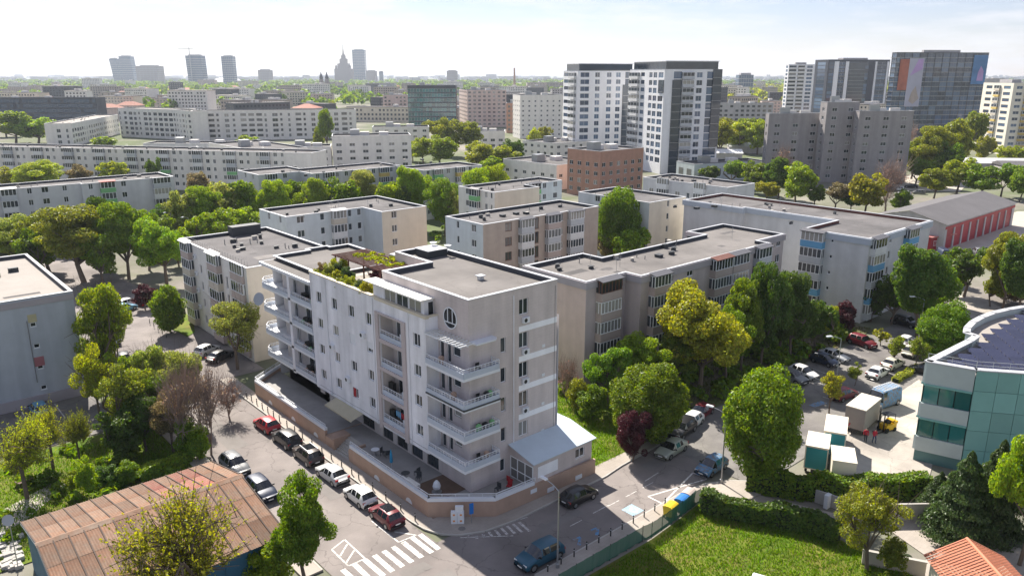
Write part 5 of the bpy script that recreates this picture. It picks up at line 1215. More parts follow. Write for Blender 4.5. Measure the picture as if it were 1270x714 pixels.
# white canopies and low sheds among the trees on the right
for lab, px, py, w, d, h, m in (('white sheet-roofed market shed among the trees', 1195, 214, 26, 12, 5, 'roof_white_sheet'), ('grey roofed low shed with white gable beside the market shed', 1244, 218, 24, 12, 5, 'hall_roof'),
                                ('white tent roof beside the low pale blue store', 878, 199, 16, 9, 4.5, 'roof_white_sheet'), ('white tent roof behind the low pale blue store', 905, 190, 22, 8, 4.5, 'roof_white_sheet')):
    x, y = at(px, py); t = thing('market_shed', lab, 'shed', (x, y, 0), CA - .1)
    MB().box(0, w, 0, d, -.02, h - 1).build('wall', MATS['wall_grey'], t)
    r = MB(); r.poly([(-.4, -.4, h - 1), (w + .4, -.4, h - 1), (w + .4, d / 2, h + .6), (-.4, d / 2, h + .6)]); r.poly([(-.4, d / 2, h + .6), (w + .4, d / 2, h + .6), (w + .4, d + .4, h - 1), (-.4, d + .4, h - 1)]); r.poly([(-.4, -.4, h - 1), (-.4, d / 2, h + .6), (-.4, d + .4, h - 1)]); r.build('roof', MATS[m], t)
# skyline
M('sky_glass', (.05, .09, .15), rough=.25, var=.1, scale=.02, spec=.7); M('sky_stone', (.26, .22, .21), var=.1, scale=.05)
def skyline(label, px0, px1, ptop, dd, wall='sky_glass', lean=0., name='skyscraper', floor=3.6, bands=True):
    """far tower at depth dd: glazed body with floor bands"""
    k = (px0 - 635) / F; zc = dd * cp
    r0, r1 = (px0 - 635) / F * zc, (px1 - 635) / F * zc; w = r1 - r0; h = height(0, ptop, dd)
    x, y = from_cam(r0, dd); t = thing(name, label, 'tower', (x, y, 0), CA)
    s = MB().box(0, w, 0, w * .8, 0, h); s.v = [(a + lean * c / h, b, c) for a, b, c in s.v]; s.build('body', MATS[wall], t)
    if bands:
        b = MB()
        for j in range(int(h / (floor * 2))):
            z = j * floor * 2 + 2; o = lean * z / h; b.box(-.25 + o, w + .25 + o, -.25, w * .8 + .25, z, z + 1.1)
        for i in range(1, 6): b.box(w * i / 6 - .2 + lean * .5, w * i / 6 + .2 + lean * .5, -.3, -.05, 0, h * .98) if not lean else None
        b.build('floor_band', MATS['metal_grey'], t)
    c = MB().box(w * .15 + lean, w * .85 + lean, w * .15, w * .65, h, h + 3.5); c.build('plant_room', MATS['wall_grey'], t)
    return t, w, h
skyline('leaning blue glass tower of a far pair', 141, 150, 73, 3200, lean=-12)
skyline('wider leaning glass tower of the far pair with a pale face', 152, 166, 70, 3200, lean=-8)
skyline('low far office block beside the leaning pair', 169, 195, 82, 3100, 'sky_stone')
skyline('far blue glass tower with a slightly splayed top and a crane', 233, 252, 69, 2700, lean=-3)
skyline('slim far blue glass tower standing alone', 276, 290, 70, 2800)
skyline('tall far dark blue glass slab beside the spired palace', 438, 453, 62, 3800)
skyline('far flat-roofed block beside the dark blue slab', 454, 466, 88, 3700, 'sky_stone', bands=False)
skyline('small far block at the end of the skyline group', 470, 475, 89, 3700, 'sky_glass', bands=False)
skyline('lone far brown block above the horizon woods', 554, 567, 88, 3400, 'sky_stone')
skyline('far pale glass block behind the white towers', 886, 895, 92, 2600)
skyline('far dark office block beyond the yellow wood', 917, 935, 93, 1500)
skyline('far office cube with white stripes on the horizon', 320, 335, 87, 3300, 'sky_stone')
x, y = from_cam((427 - 635) / F * 3500 * cp, 3500)
ps = thing('spired_palace', 'stepped stone palace with a slender spire on the skyline', 'palace', (x, y, 0), CA)
for nm, a, z0, z1 in (('base', 38, 0, 62), ('tier', 25, 62, 84), ('tier', 16, 84, 104), ('lantern', 9, 104, 118)): MB().box(-a, a, -a * .6, a * .6, z0, z1).build(nm, MATS['sky_stone'], ps)
for sx in (-30, 30): MB().lathe([(5, 62), (5, 72), (1, 80)], (sx, -18, 0), 6).build('turret', MATS['sky_stone'], ps)
MB().lathe([(7, 118), (4, 126), (2, 140), (.6, 166)], n=8).build('spire', MATS['sky_stone'], ps)
for px in (398, 405):
    x, y = from_cam((px - 635) / F * 1700 * cp, 1700); t = thing('church_tower', 'far church with twin dark onion towers above the woods', 'church', (x, y, 0), CA, 'twin church towers on the skyline')
    MB().box(-3.5, 3.5, -3.5, 3.5, 0, 30).build('shaft', MATS['sky_stone'], t); MB().lathe([(3, 30), (4.2, 33), (2.5, 37), (.4, 45)], n=8).build('dome', MATS['wall_dark'], t)
x, y = from_cam((638 - 635) / F * 1900 * cp, 1900)
t = thing('chimney_stack', 'thin red and white chimney on the horizon', 'chimney', (x, y, 0)); MB().lathe([(3, 0), (2, 54)], n=10).build('stack', MATS['wall_orange'], t)
# crane
x, y = from_cam((239 - 635) / F * 2700 * cp, 2690); t = thing('tower_crane', 'tower crane above the splayed glass tower', 'crane', (x, y, 0), CA)
MB().box(-1, 1, -1, 1, 0, 126).build('mast', MATS['metal_grey'], t); MB().box(-38, 14, -.7, .7, 120, 121.6).build('jib', MATS['metal_grey'], t)
# stadium-like white dome
x, y = from_cam((281 - 635) / F * 3000 * cp, 3000); t = thing('arena', 'white low domed arena behind the slim glass tower', 'arena', (x, y, 0)); MB().lathe([(55, 0), (55, 12), (42, 22), (20, 27), (.5, 28)], n=20).build('dome', MATS['roof_white_sheet'], t)
# low town between: individual houses in several colours
rr = random.Random(77); placed = []
KEEP = [(-200, 700, 300, 680), (505, 570, 380, 640), (570, 700, 380, 640), (695, 890, 200, 560), (940, 1270, 150, 640)]
KIND = [('white flat-roofed town block in the far low town', 'wall_white', 'roof_pale', 18), ('grey flat-roofed town block in the far low town', 'wall_grey', 'roof_bitumen', 16), ('cream flat-roofed town block in the far low town', 'wall_cream', 'roof_bitumen', 15), ('pinkish flat-roofed town block in the far low town', 'wall_pink', 'roof_bitumen', 14), ('brown flat-roofed town block in the far low town', 'wall_brown', 'roof_bitumen', 16), ('dark glass office in the far low town', 'wall_dark', 'roof_bitumen', 20)]
M('roof_far_red', (.33, .13, .09), rough=.8, var=.15)
n = 0
for _ in range(6000):
    if n >= 298: break
    d = 470 * (2300 / 470) ** rr.random(); px = rr.uniform(-200, 1460); r_ = (px - 635) / F * d * cp
    if any(a - 15 < px < b + 10 and c < d < e for a, b, c, e in KEEP): continue
    if any(math.hypot(r_ - q[0], d - q[1]) < 26 + d * .012 for q in placed): continue
    placed.append((r_, d)); n += 1
    lab, wl, rf_, hh = rr.choice(KIND)
    x, y = from_cam(r_, d); w, dp, h = rr.uniform(18, 60), rr.uniform(12, 18), hh * rr.uniform(.65, 1.4) + (8 if d > 1400 and rr.random() < .3 else 0)
    hip = rr.random() < .2
    if hip: w, h = min(w, 22), min(h, 11)
    lb = ('long ' if w > 38 else 'short ' if w < 24 else '') + f"{['', 'one', 'two', 'three', 'four', 'five', 'six', 'seven', 'eight', 'nine', 'ten'][min(10, max(1, int(h / 3.1)))]}-storey " + (lab if not hip else 'red hip-roofed house in the far low town')
    t = thing('town_house', lb, 'house', (x, y, 0), CA + rr.choice((-.5, -.15, .1, .4, .75)), lb)
    MB().box(0, w, 0, dp, -.05, h).build('wall', MATS[wl], t)
    wm = MB(); nf = max(1, int(h / 3.1)); window_cells(wm, 'f', 0, .8, w - .8, .8, h - .6, max(2, int(w / 3.4)), nf, .5, .5, m=0, r=rr, skip=.05); window_cells(wm, 'l', 0, .8, dp - .8, .8, h - .6, 4, nf, .4, .5, m=0)
    o = wm.build('window_grid', MATS['window_glass'], t); o['kind'] = 'stuff'
    if hip:
        r = MB(); q = dp / 2
        r.poly([(-.5, -.5, h), (w + .5, -.5, h), (w - q, q, h + 3.6), (q, q, h + 3.6)]); r.poly([(w + .5, dp + .5, h), (-.5, dp + .5, h), (q, q, h + 3.6), (w - q, q, h + 3.6)]); r.poly([(-.5, dp + .5, h), (-.5, -.5, h), (q, q, h + 3.6)]); r.poly([(w + .5, -.5, h), (w + .5, dp + .5, h), (w - q, q, h + 3.6)])
        r.build('roof', MATS['roof_far_red'], t)
    else:
        r = MB().box(-.3, w + .3, -.3, dp + .3, h + .002, h + .5); r.build('roof', MATS[rf_], t)
        for q in range(rr.choice((1, 2))): a = rr.uniform(.1, .7) * w; MB().box(a, a + 3.5, dp * .3, dp * .7, h + .5, h + 2.4).build('roof_hut', MATS['wall_white'], t)
# one belt of horizon town, too far to count
hz = MB(); r2 = random.Random(9)
for i in range(1150):
    d = r2.uniform(3600, 9500); px = r2.uniform(-300, 1570); x, y = from_cam((px - 635) / F * d * cp, d); w = r2.uniform(20, 90); h = r2.uniform(8, 26) * (1.5 if r2.random() < .1 else 1)
    hz.box(x - w / 2, x + w / 2, y - 10, y + 10, -.05, h)
o = hz.build('horizon_town', M('horizon_wall', (.42, .41, .41), var=.35, scale=.01)); tag(o, 'far low roofs of the town along the horizon', 'town', kind='stuff')

# ------------------------------------------------------------------ trees, shrubs, hedges, grass
leaf_mat('leaf')
M('bark', (.13, .1, .08), rough=.95, var=.2, scale=6)
M('bark_pale', (.3, .26, .23), rough=.95, var=.2, scale=6)
M('bark_red', (.27, .2, .17), rough=.95, var=.2, scale=6)
def leaf_mesh(name, C, Nn, s, rng, aspect=1.5):
    """C centres, Nn normals, s sizes -> one quad per leaf"""
    n = len(C); a = rng.normal(size=(n, 3)); a -= Nn * (a * Nn).sum(1, keepdims=True); a /= np.linalg.norm(a, axis=1, keepdims=True) + 1e-9
    b = np.cross(Nn, a); s = s[:, None]
    V = np.stack([C - a * s * aspect * .5, C + b * s * .5 - a * s * .05, C + a * s * aspect * .5, C - b * s * .5 - a * s * .05], 1).reshape(-1, 3)
    me = bpy.data.meshes.new(name); me.vertices.add(4 * n); me.vertices.foreach_set('co', V.astype(np.float32).ravel())
    me.loops.add(4 * n); me.loops.foreach_set('vertex_index', np.arange(4 * n, dtype=np.int32))
    me.polygons.add(n); me.polygons.foreach_set('loop_start', np.arange(0, 4 * n, 4, dtype=np.int32))
    me.update(calc_edges=True); me.materials.append(MATS['leaf']); return me
def unit(rng, n):
    v = rng.normal(size=(n, 3)); return v / np.linalg.norm(v, axis=1, keepdims=True)
LOD = {'n': (42000, .0175), 'm': (11000, .033), 'f': (2600, .066)}
_tp = {}
def tree_proto(kind, seed, lod):
    """unit tree: height 1, crown about 1 across; returns trunk mesh, crown mesh"""
    key = (kind, seed, lod)
    if key in _tp: return _tp[key]
    rng = np.random.default_rng(seed * 101 + len(kind) * 7 + {'n': 0, 'm': 1, 'f': 2}[lod]); n, ls = LOD[lod]
    tr = MB(); ns = 7 if lod == 'n' else 5
    zc, sx, sz, zt = {'round': (.53, .5, .46, .22), 'dense': (.52, .5, .48, .12), 'oval': (.56, .5, .46, .22), 'sparse': (.56, .5, .44, .25), 'willow': (.55, .5, .46, .45), 'shrub': (.46, .5, .5, .1), 'bare': (.6, .5, .42, .14), 'conifer': (.5, .5, .5, .9)}[kind]
    if kind == 'conifer':
        tr.tube((0, 0, -.02), (0, 0, .95), .035, .006, ns)
        k = rng.random(n) ** .75; z = .06 + .94 * (1 - k) ** .9; z = 1 - k * .95
        r = .5 * (1 - z) ** .72 * (.55 + .5 * rng.random(n)) * (1 + .28 * np.sin(z * 46 + rng.normal(size=n) * .4)); th = rng.random(n) * 6.283; th += .5 * np.sin(th * 5 + z * 20)
        C = np.stack([r * np.cos(th), r * np.sin(th), z - .12 * r], 1); N_ = unit(rng, n) * .7 + np.stack([np.cos(th), np.sin(th), .6 + 0 * th], 1); N_ /= np.linalg.norm(N_, axis=1, keepdims=True)
        out = (tr.mesh('trunk', MATS['bark']), leaf_mesh('crown', C, N_, ls * (.6 + .8 * rng.random(n)), rng, 2.2)); _tp[key] = out; return out
    K = {'round': 78, 'dense': 120, 'oval': 74, 'sparse': 52, 'willow': 60, 'shrub': 44, 'bare': 34}[kind]
    d = unit(rng, K); rad_ = (rng.random(K) ** .4) * (.8 + .14 * rng.normal(size=K)); d[:, 2] *= .95
    ph = rng.random(3) * 6.28; rad_ *= 1 + .16 * np.sin(3 * np.arctan2(d[:, 1], d[:, 0]) + ph[0]) + .12 * np.sin(5 * d[:, 2] + ph[1])
    if kind in ('round', 'oval', 'sparse', 'willow'):
        nl = 6 if kind != 'oval' else 7; ld = unit(rng, nl); ld[:, 2] = ld[:, 2] * .8 + .1; lo_ = ld * (.3 + .22 * rng.random((nl, 1))); lr = .42 + .2 * rng.random(nl); li = rng.integers(0, nl, K)
        q_ = lo_[li] + unit(rng, K) * lr[li][:, None] * (rng.random((K, 1)) ** .35); d = q_; rad_ = np.full(K, .92)
    if kind == 'dense': rad_ = .5 + .42 * rng.random(K) ** .5
    cx = d[:, 0] * rad_ * sx; cy = d[:, 1] * rad_ * sx; cz = zc + d[:, 2] * rad_ * sz
    if kind in ('oval',): f = np.clip(1.25 - cz * .65, .5, 1.1); cx *= f; cy *= f
    cr = (.085 + .085 * rng.random(K)) * (1.1 - .35 * rad_) * (1.25 if kind in ('shrub', 'dense') else 1); CC = np.stack([cx, cy, cz], 1)
    # limbs
    top = Vector((rng.normal() * .02, rng.normal() * .02, zt))
    if kind != 'shrub' or lod == 'n':
        tr.tube((0, 0, -.02), tuple(top), .028, .02, ns, caps=False)
        stems = [top]
        for i in range(4):
            q = top + Vector((rng.normal() * .12, rng.normal() * .12, .16 + .1 * rng.random())); tr.tube(tuple(top - Vector((0, 0, .02))), tuple(q), .016, .01, ns - 1, caps=False); stems.append(q)
        for c in CC:
            b = min(stems, key=lambda s: (s - Vector(c)).length + (0 if s.z < c[2] else .4)); mid = b.lerp(Vector(c), .5) + Vector((0, 0, .03)); tr.tube(tuple(b), tuple(mid), .009, .006, 4, caps=False); tr.tube(tuple(mid), tuple(c), .006, .002, 4, caps=False)
            if kind in ('sparse', 'bare', 'willow') and lod != 'f':
                for e_ in range(7 if kind == 'bare' else 3):
                    q = Vector(c) + Vector(rng.normal(size=3)) * (.11 if kind != 'bare' else .12) + Vector((0, 0, .07)); tr.tube(tuple(mid.lerp(Vector(c), rng.random())), tuple(q), .0042, .0012, 3, caps=False)
                    if kind == 'bare':
                        for g_ in range(4): tr.tube(tuple(Vector(mid).lerp(q, .4 + .5 * rng.random())), tuple(q + Vector(rng.normal(size=3)) * .07 + Vector((0, 0, .05))), .0028, .0009, 3, caps=False)
    m = int(n * {'round': 1, 'dense': 1.25, 'oval': 1, 'sparse': .36, 'willow': .34, 'shrub': .85, 'bare': .025}[kind])
    w = cr ** 2; idx = rng.choice(K, m, p=w / w.sum())
    if kind == 'willow':
        # wispy shoots: leaves strung along thin rods that fan up and out from the limbs
        nsh = 900; si = rng.choice(K, nsh, p=w / w.sum()); p0 = CC[si] * np.array([.75, .75, .9]); dr = unit(rng, nsh) * .55 + CC[si] * np.array([1.3, 1.3, 0]) + np.array([0, 0, .75]); dr /= np.linalg.norm(dr, axis=1, keepdims=True); ln = .12 + .2 * rng.random(nsh)
        q = rng.integers(0, nsh, m); tt = rng.random((m, 1)); C = p0[q] + dr[q] * ln[q][:, None] * tt + rng.normal(size=(m, 3)) * .008; N_ = unit(rng, m); asp = 2.0
        if lod == 'n':
            for k_ in range(0, nsh, 2): tr.tube(tuple(p0[k_]), tuple(p0[k_] + dr[k_] * ln[k_]), .0022, .0008, 3, caps=False)
    else:
        dd = unit(rng, m); dd[:, 2] = dd[:, 2] * .8 + .18; q = rng.random((m, 1)) ** .4
        C = CC[idx] + dd * cr[idx][:, None] * (.45 + .62 * q) * np.array([1, 1, .8]); N_ = unit(rng, m) * .8 + dd * .75 + np.array([0, 0, .25]); asp = 1.5
    N_ /= np.linalg.norm(N_, axis=1, keepdims=True) + 1e-9
    keep = C[:, 2] > .03; C, N_ = C[keep], N_[keep]
    rr_ = np.sqrt(np.percentile((C[:, :2] ** 2).sum(1), 99.6)); C[:, :2] *= .5 / rr_; ztop = np.percentile(C[:, 2], 99.5); sc_ = 1 / ztop if kind != 'bare' else 1.
    C[:, 2] *= sc_
    tr.v = [(x * .5 / rr_, y * .5 / rr_, z * sc_) for x, y, z in tr.v]
    out = (tr.mesh('trunk', MATS['bark_red' if kind == 'bare' else 'bark']), leaf_mesh('crown', C, N_, ls * (.55 + .9 * rng.random(len(C))) * {'sparse': 1.05, 'willow': .62}.get(kind, 1), rng, asp)); _tp[key] = out; return out
TINT = dict(green=('green', (.14, .225, .016)), bright=('bright green', (.22, .315, .018)), pale=('pale green', (.26, .315, .065)), olive=('olive green', (.22, .255, .03)), yellow=('yellow green', (.29, .325, .028)), dark=('dark green', (.09, .15, .02)),
            conif=('dark bluish green', (.06, .1, .03)), purple=('dark purple', (.075, .02, .024)), brown=('brown budding', (.22, .18, .08)), rust=('reddish budding', (.26, .18, .12)))
tcount = [0]
def tree_at(x, y, h, w, kind, tint, place, lod, lean=None, label=None, noun=None, z=0, jit=.12, group=None):
    tcount[0] += 1; i = tcount[0]
    word = noun or {'conifer': 'conifer', 'shrub': 'shrub', 'bare': 'bare-branched tree', 'willow': 'wispy tree', 'oval': 'upright tree', 'sparse': 'thin-leaved tree'}.get(kind, 'tree')
    nm = {'conifer': 'conifer_tree', 'shrub': 'shrub'}.get(kind, 'tree')
    lab = label or f'{TINT[tint][0]} {word} {place}'
    t = thing(nm, lab, 'shrub' if kind == 'shrub' else 'tree', (x, y, z), R.uniform(0, 6.28), None if label else (group or lab))
    ns = {'n': 4, 'm': 5, 'f': 4}[lod]
    a, b = tree_proto(kind, i % ns, lod); s = (w, w, h)
    put('trunk', a, t, scale=s); c = put('crown', b, t, scale=s)
    k = 1 + R.uniform(-jit, jit); c.color = (*[min(1, v * k * (1 + R.uniform(-.08, .08))) for v in TINT[tint][1]], 1)
    return t
def tree(px, py, ptop, wpx, kind='round', tint='green', place='', label=None, lod=None, noun=None, jit=.12):
    x, y = at(px, py); d = dist(px, py); h = height(px, ptop, d); w = wpx / F * (d * cp + 40 * sp * .8)
    hpx = py - ptop
    return tree_at(x, y, h, w, kind, tint, place, lod or ('n' if max(hpx, wpx) > 64 else 'm' if hpx > 24 else 'f'), label=label, noun=noun, jit=jit)
def grove(place, items):
    for it in items: tree(*it[:4], it[4] if len(it) > 4 else 'round', it[5] if len(it) > 5 else 'green', place)
grove('in the grove beyond the grey panel block', [(105, 350, 257, 108, 'round', 'olive'), (160, 346, 252, 76, 'round', 'green'), (207, 352, 274, 78, 'round', 'bright'), (22, 337, 270, 78, 'round', 'pale'), (62, 338, 266, 72, 'round', 'olive'), (135, 332, 246, 46, 'round', 'dark'), (10, 315, 300, 40, 'round', 'yellow'), (45, 352, 288, 56, 'round', 'green'), (185, 335, 268, 50, 'round', 'green'), (50, 292, 264, 28, 'round', 'dark'), (85, 312, 262, 60, 'round', 'olive'), (128, 352, 290, 54, 'round', 'green')])
grove('in the bright belt beside the stepped block', [(232, 302, 240, 50, 'round', 'pale'), (256, 298, 232, 56, 'round', 'bright'), (281, 292, 228, 60, 'round', 'pale'), (306, 287, 226, 54, 'round', 'bright'), (330, 274, 226, 46, 'round', 'bright'), (266, 318, 262, 60, 'round', 'bright'), (300, 302, 258, 50, 'round', 'bright'), (212, 302, 255, 40, 'round', 'dark'), (240, 318, 275, 44, 'round', 'bright'), (200, 318, 268, 46, 'round', 'green'), (222, 330, 285, 40, 'round', 'bright')])
grove('in front of the lime-balcony block', [(50, 244, 201, 72, 'round', 'yellow'), (22, 244, 208, 44, 'round', 'yellow'), (145, 240, 202, 48, 'round', 'yellow'), (195, 244, 198, 24, 'round', 'dark'), (100, 242, 206, 36, 'round', 'brown'), (255, 256, 215, 40, 'round', 'brown')])
grove('along the lane below the stepped block', [(345, 290, 224, 54, 'round', 'bright'), (388, 288, 221, 58, 'round', 'bright'), (426, 288, 224, 54, 'round', 'green'), (456, 280, 212, 52, 'round', 'pale'), (481, 288, 228, 44, 'round', 'bright'), (519, 283, 208, 52, 'round', 'bright'), (552, 292, 223, 54, 'round', 'green'), (587, 286, 211, 58, 'round', 'bright'), (612, 280, 206, 48, 'round', 'bright'), (365, 282, 226, 42, 'round', 'green'), (405, 280, 226, 42, 'round', 'green'), (500, 288, 232, 38, 'round', 'dark'), (570, 294, 236, 42, 'round', 'pale')])
grove('in the court behind the corner house', [(412, 332, 297, 38, 'round', 'bright'), (437, 332, 299, 30, 'round', 'bright'), (470, 330, 301, 30, 'round', 'bright')])
tree(453, 334, 288, 17, 'conifer', 'dark', label='small dark conifer in the court behind the roof garden')
tree(765, 330, 236, 56, 'dense', 'green', label='dense round green tree between the brown block and the pale grey block')
tree(752, 330, 279, 38, 'round', 'brown', label='brown budding tree at the foot of the dense round green tree')
tree(787, 338, 286, 62, 'round', 'bright', label='bright green tree rising above the long pinkish block roof')
tree(838, 312, 288, 22, 'sparse', 'pale', label='small pale tree by the end of the pale grey block')
tree(295, 458, 378, 70, 'sparse', 'pale', label='pale feathery tree beside the parked white hatchback')
tree(212, 413, 356, 44, 'dense', 'green', label='round green tree on the small grass island')
tree(180, 384, 355, 34, 'round', 'purple', label='dark purple-leaved tree beside the yard road')
tree(132, 484, 354, 86, 'sparse', 'bright', label='tall light green tree beside the grey panel block', lod='n')
tree(150, 478, 380, 50, 'sparse', 'pale', 'beside the grey panel block')
grove('in the garden strip beside the street', [(165, 548, 452, 86, 'sparse', 'olive'), (125, 525, 432, 56, 'sparse', 'yellow'), (188, 520, 432, 66, 'sparse', 'pale'), (226, 522, 440, 66, 'sparse', 'pale'), (182, 560, 492, 60, 'round', 'dark'), (215, 560, 490, 60, 'sparse', 'brown'), (150, 575, 515, 60, 'round', 'dark'), (238, 568, 520, 44, 'shrub', 'green'), (140, 500, 440, 60, 'sparse', 'bright'), (200, 540, 470, 56, 'round', 'green'), (175, 512, 440, 54, 'sparse', 'bright'), (248, 572, 530, 34, 'shrub', 'bright')])
tree(232, 566, 455, 66, 'bare', 'rust', label='wide reddish bare-branched tree at the kerb')
tree(262, 564, 452, 66, 'bare', 'rust', label='tall pale bare-branched tree at the kerb')
tree(285, 520, 478, 44, 'bare', 'rust', label='small bare-branched tree by the yard entrance')
tree(66, 582, 505, 70, 'willow', 'yellow', label='thin yellow green tree in front of the parking strip')
tree(34, 618, 522, 92, 'willow', 'yellow', label='yellow green budding tree beside the concrete slab path', lod='n')
tree(100, 575, 512, 46, 'willow', 'olive', label='thin olive tree beside the parking strip', lod='n')
grove('in the garden behind the shed', [(108, 618, 570, 34, 'shrub', 'bright'), (135, 606, 580, 34, 'shrub', 'dark'), (95, 612, 584, 30, 'shrub', 'bright'), (60, 600, 582, 30, 'shrub', 'green'), (160, 602, 572, 36, 'shrub', 'green'), (150, 588, 566, 40, 'shrub', 'dark')])
tree(247, 795, 628, 172, 'willow', 'yellow', label='yellow green wispy tree in front of the shed roof', lod='n')
tree(380, 726, 597, 84, 'oval', 'green', label='upright leafy green tree between shed and zebra crossing', lod='n')
tree(335, 735, 675, 60, 'shrub', 'bright', label='bright shrub at the foot of the upright tree')
# right of the corner house
tree(752, 505, 431, 64, 'round', 'green', label='green tree against the pinkish block end')
tree(792, 490, 418, 74, 'round', 'bright', label='light green tree between the large yellow green tree and the block')
tree(802, 548, 455, 102, 'dense', 'green', label='broad round green tree above the purple shrub', lod='n')
tree(838, 485, 418, 70, 'round', 'green', label='green tree beneath the large yellow green crown')
tree(868, 490, 362, 126, 'round', 'yellow', label='large yellow green tree in front of the pinkish block', lod='n')
grove('in the dark row at the end of the pinkish block', [(942, 458, 330, 66, 'round', 'dark'), (980, 446, 340, 58, 'round', 'dark'), (918, 464, 350, 58, 'round', 'green'), (1010, 432, 376, 50, 'round', 'dark'), (900, 476, 385, 60, 'round', 'green'), (965, 440, 360, 60, 'round', 'dark')])
tree(785, 572, 512, 52, 'shrub', 'purple', label='dark purple round shrub on the lawn edge', lod='n')
tree(941, 600, 464, 102, 'dense', 'green', label='dense round green street tree beside the tall lamp', lod='n', jit=.02)
tree(703, 498, 442, 34, 'bare', 'rust', label='bare shrubby tree at the foot of the pinkish block end')
tree(716, 510, 470, 34, 'shrub', 'olive', label='olive shrub on the lawn beside the pinkish block end')
tree(735, 520, 478, 44, 'shrub', 'green', label='green shrub on the lawn below the pinkish block')
grove('around the blue balcony block', [(1138, 420, 306, 92, 'round', 'dark'), (1105, 402, 345, 52, 'round', 'dark'), (1160, 400, 335, 50, 'round', 'bright'), (1080, 398, 360, 40, 'round', 'dark')])
tree(1045, 412, 374, 34, 'shrub', 'purple', label='reddish shrub at the foot of the blue balcony block')
tree(1025, 420, 380, 30, 'shrub', 'yellow', label='yellow green shrub beside the reddish shrub')
tree(1167, 452, 378, 68, 'dense', 'green', label='round clipped green tree beside the solar roof office', lod='n')
grove('in the car park strip', [(1028, 512, 462, 32, 'sparse', 'yellow'), (1108, 452, 418, 26, 'sparse', 'olive'), (1135, 458, 418, 26, 'sparse', 'olive'), (1060, 478, 450, 22, 'sparse', 'olive'), (1092, 428, 408, 24, 'sparse', 'olive')])
tree(1264, 700, 518, 92, 'round', 'bright', label='bright green tree at the office corner above the tiled cottage', lod='n')
tree(1188, 668, 560, 84, 'conifer', 'conif', label='bushy dark pine beside the ivy wall', lod='n')
tree(1226, 662, 546, 78, 'conifer', 'conif', label='taller bushy dark pine beneath the teal office', lod='n')
tree(1160, 640, 585, 50, 'conifer', 'conif', label='low dark pine at the end of the ivy wall', lod='n')
tree(1075, 706, 612, 90, 'sparse', 'olive', label='olive shrubby tree between lawn and paved path', lod='n')
tree(1105, 712, 668, 44, 'shrub', 'olive', label='pale shrub at the foot of the olive shrubby tree')
grove('at the depot yard edge', [(1195, 368, 308, 60, 'round', 'dark'), (1243, 385, 292, 62, 'round', 'olive'), (1264, 395, 300, 62, 'round', 'dark'), (1228, 380, 335, 40, 'round', 'olive'), (1175, 352, 318, 40, 'round', 'green'), (1258, 375, 345, 50, 'shrub', 'brown')])
grove('beyond the blue balcony block', [(880, 228, 206, 30, 'round', 'dark'), (906, 232, 200, 42, 'round', 'green'), (932, 240, 202, 42, 'round', 'green'), (965, 246, 197, 46, 'round', 'dark'), (986, 254, 204, 48, 'round', 'bright'), (1010, 256, 230, 30, 'round', 'green'), (1035, 262, 228, 42, 'round', 'brown'), (1072, 268, 216, 52, 'round', 'yellow'), (1098, 262, 196, 46, 'bare', 'rust'), (970, 232, 184, 42, 'bare', 'rust'), (1115, 266, 236, 26, 'round', 'green'), (950, 252, 226, 34, 'round', 'yellow'), (1055, 262, 240, 30, 'round', 'dark')])
grove('in the wood by the market shed', [(1158, 246, 210, 46, 'round', 'olive'), (1186, 240, 198, 48, 'round', 'olive'), (1216, 245, 206, 54, 'round', 'green'), (1241, 244, 204, 42, 'round', 'green'), (1264, 250, 210, 34, 'round', 'green'), (1130, 222, 176, 52, 'round', 'olive'), (1155, 224, 158, 62, 'round', 'olive'), (1181, 214, 150, 52, 'round', 'olive'), (1197, 196, 140, 42, 'round', 'olive'), (1172, 228, 178, 40, 'round', 'green'), (1218, 205, 170, 30, 'round', 'olive'), (1244, 210, 182, 30, 'round', 'yellow'), (1262, 205, 182, 26, 'round', 'yellow'), (1135, 232, 198, 40, 'round', 'green'), (1120, 205, 160, 26, 'bare', 'rust')])
grove('in the yellow wood below the green glass office', [(525, 202, 172, 42, 'round', 'bright'), (546, 205, 170, 46, 'round', 'bright'), (560, 194, 148, 42, 'round', 'olive'), (586, 194, 152, 38, 'round', 'olive'), (590, 214, 178, 62, 'round', 'yellow'), (622, 216, 182, 52, 'round', 'yellow'), (636, 210, 174, 30, 'round', 'dark'), (606, 228, 196, 40, 'round', 'bright'), (540, 182, 150, 34, 'round', 'olive'), (660, 190, 160, 24, 'round', 'yellow'), (675, 186, 158, 26, 'round', 'olive'), (512, 200, 176, 26, 'round', 'yellow')])
tree(406, 192, 137, 25, 'oval', 'green', label='tall poplar beside the long pale flats', noun='poplar')
tree(395, 190, 158, 18, 'oval', 'olive', label='shorter poplar beside the tall poplar')
grove('in the yellow wood beside the white towers', [(890, 196, 150, 46, 'round', 'yellow'), (916, 190, 152, 48, 'round', 'yellow'), (939, 192, 150, 34, 'round', 'yellow'), (902, 178, 147, 40, 'round', 'olive'), (925, 180, 148, 36, 'round', 'olive'), (875, 182, 152, 30, 'round', 'bright')])
grove('by the dark curved office', [(20, 178, 139, 64, 'round', 'bright'), (48, 178, 147, 54, 'round', 'bright'), (8, 170, 145, 40, 'round', 'olive'), (130, 190, 170, 32, 'round', 'bright'), (310, 190, 168, 32, 'round', 'bright'), (70, 180, 155, 30, 'round', 'yellow')])
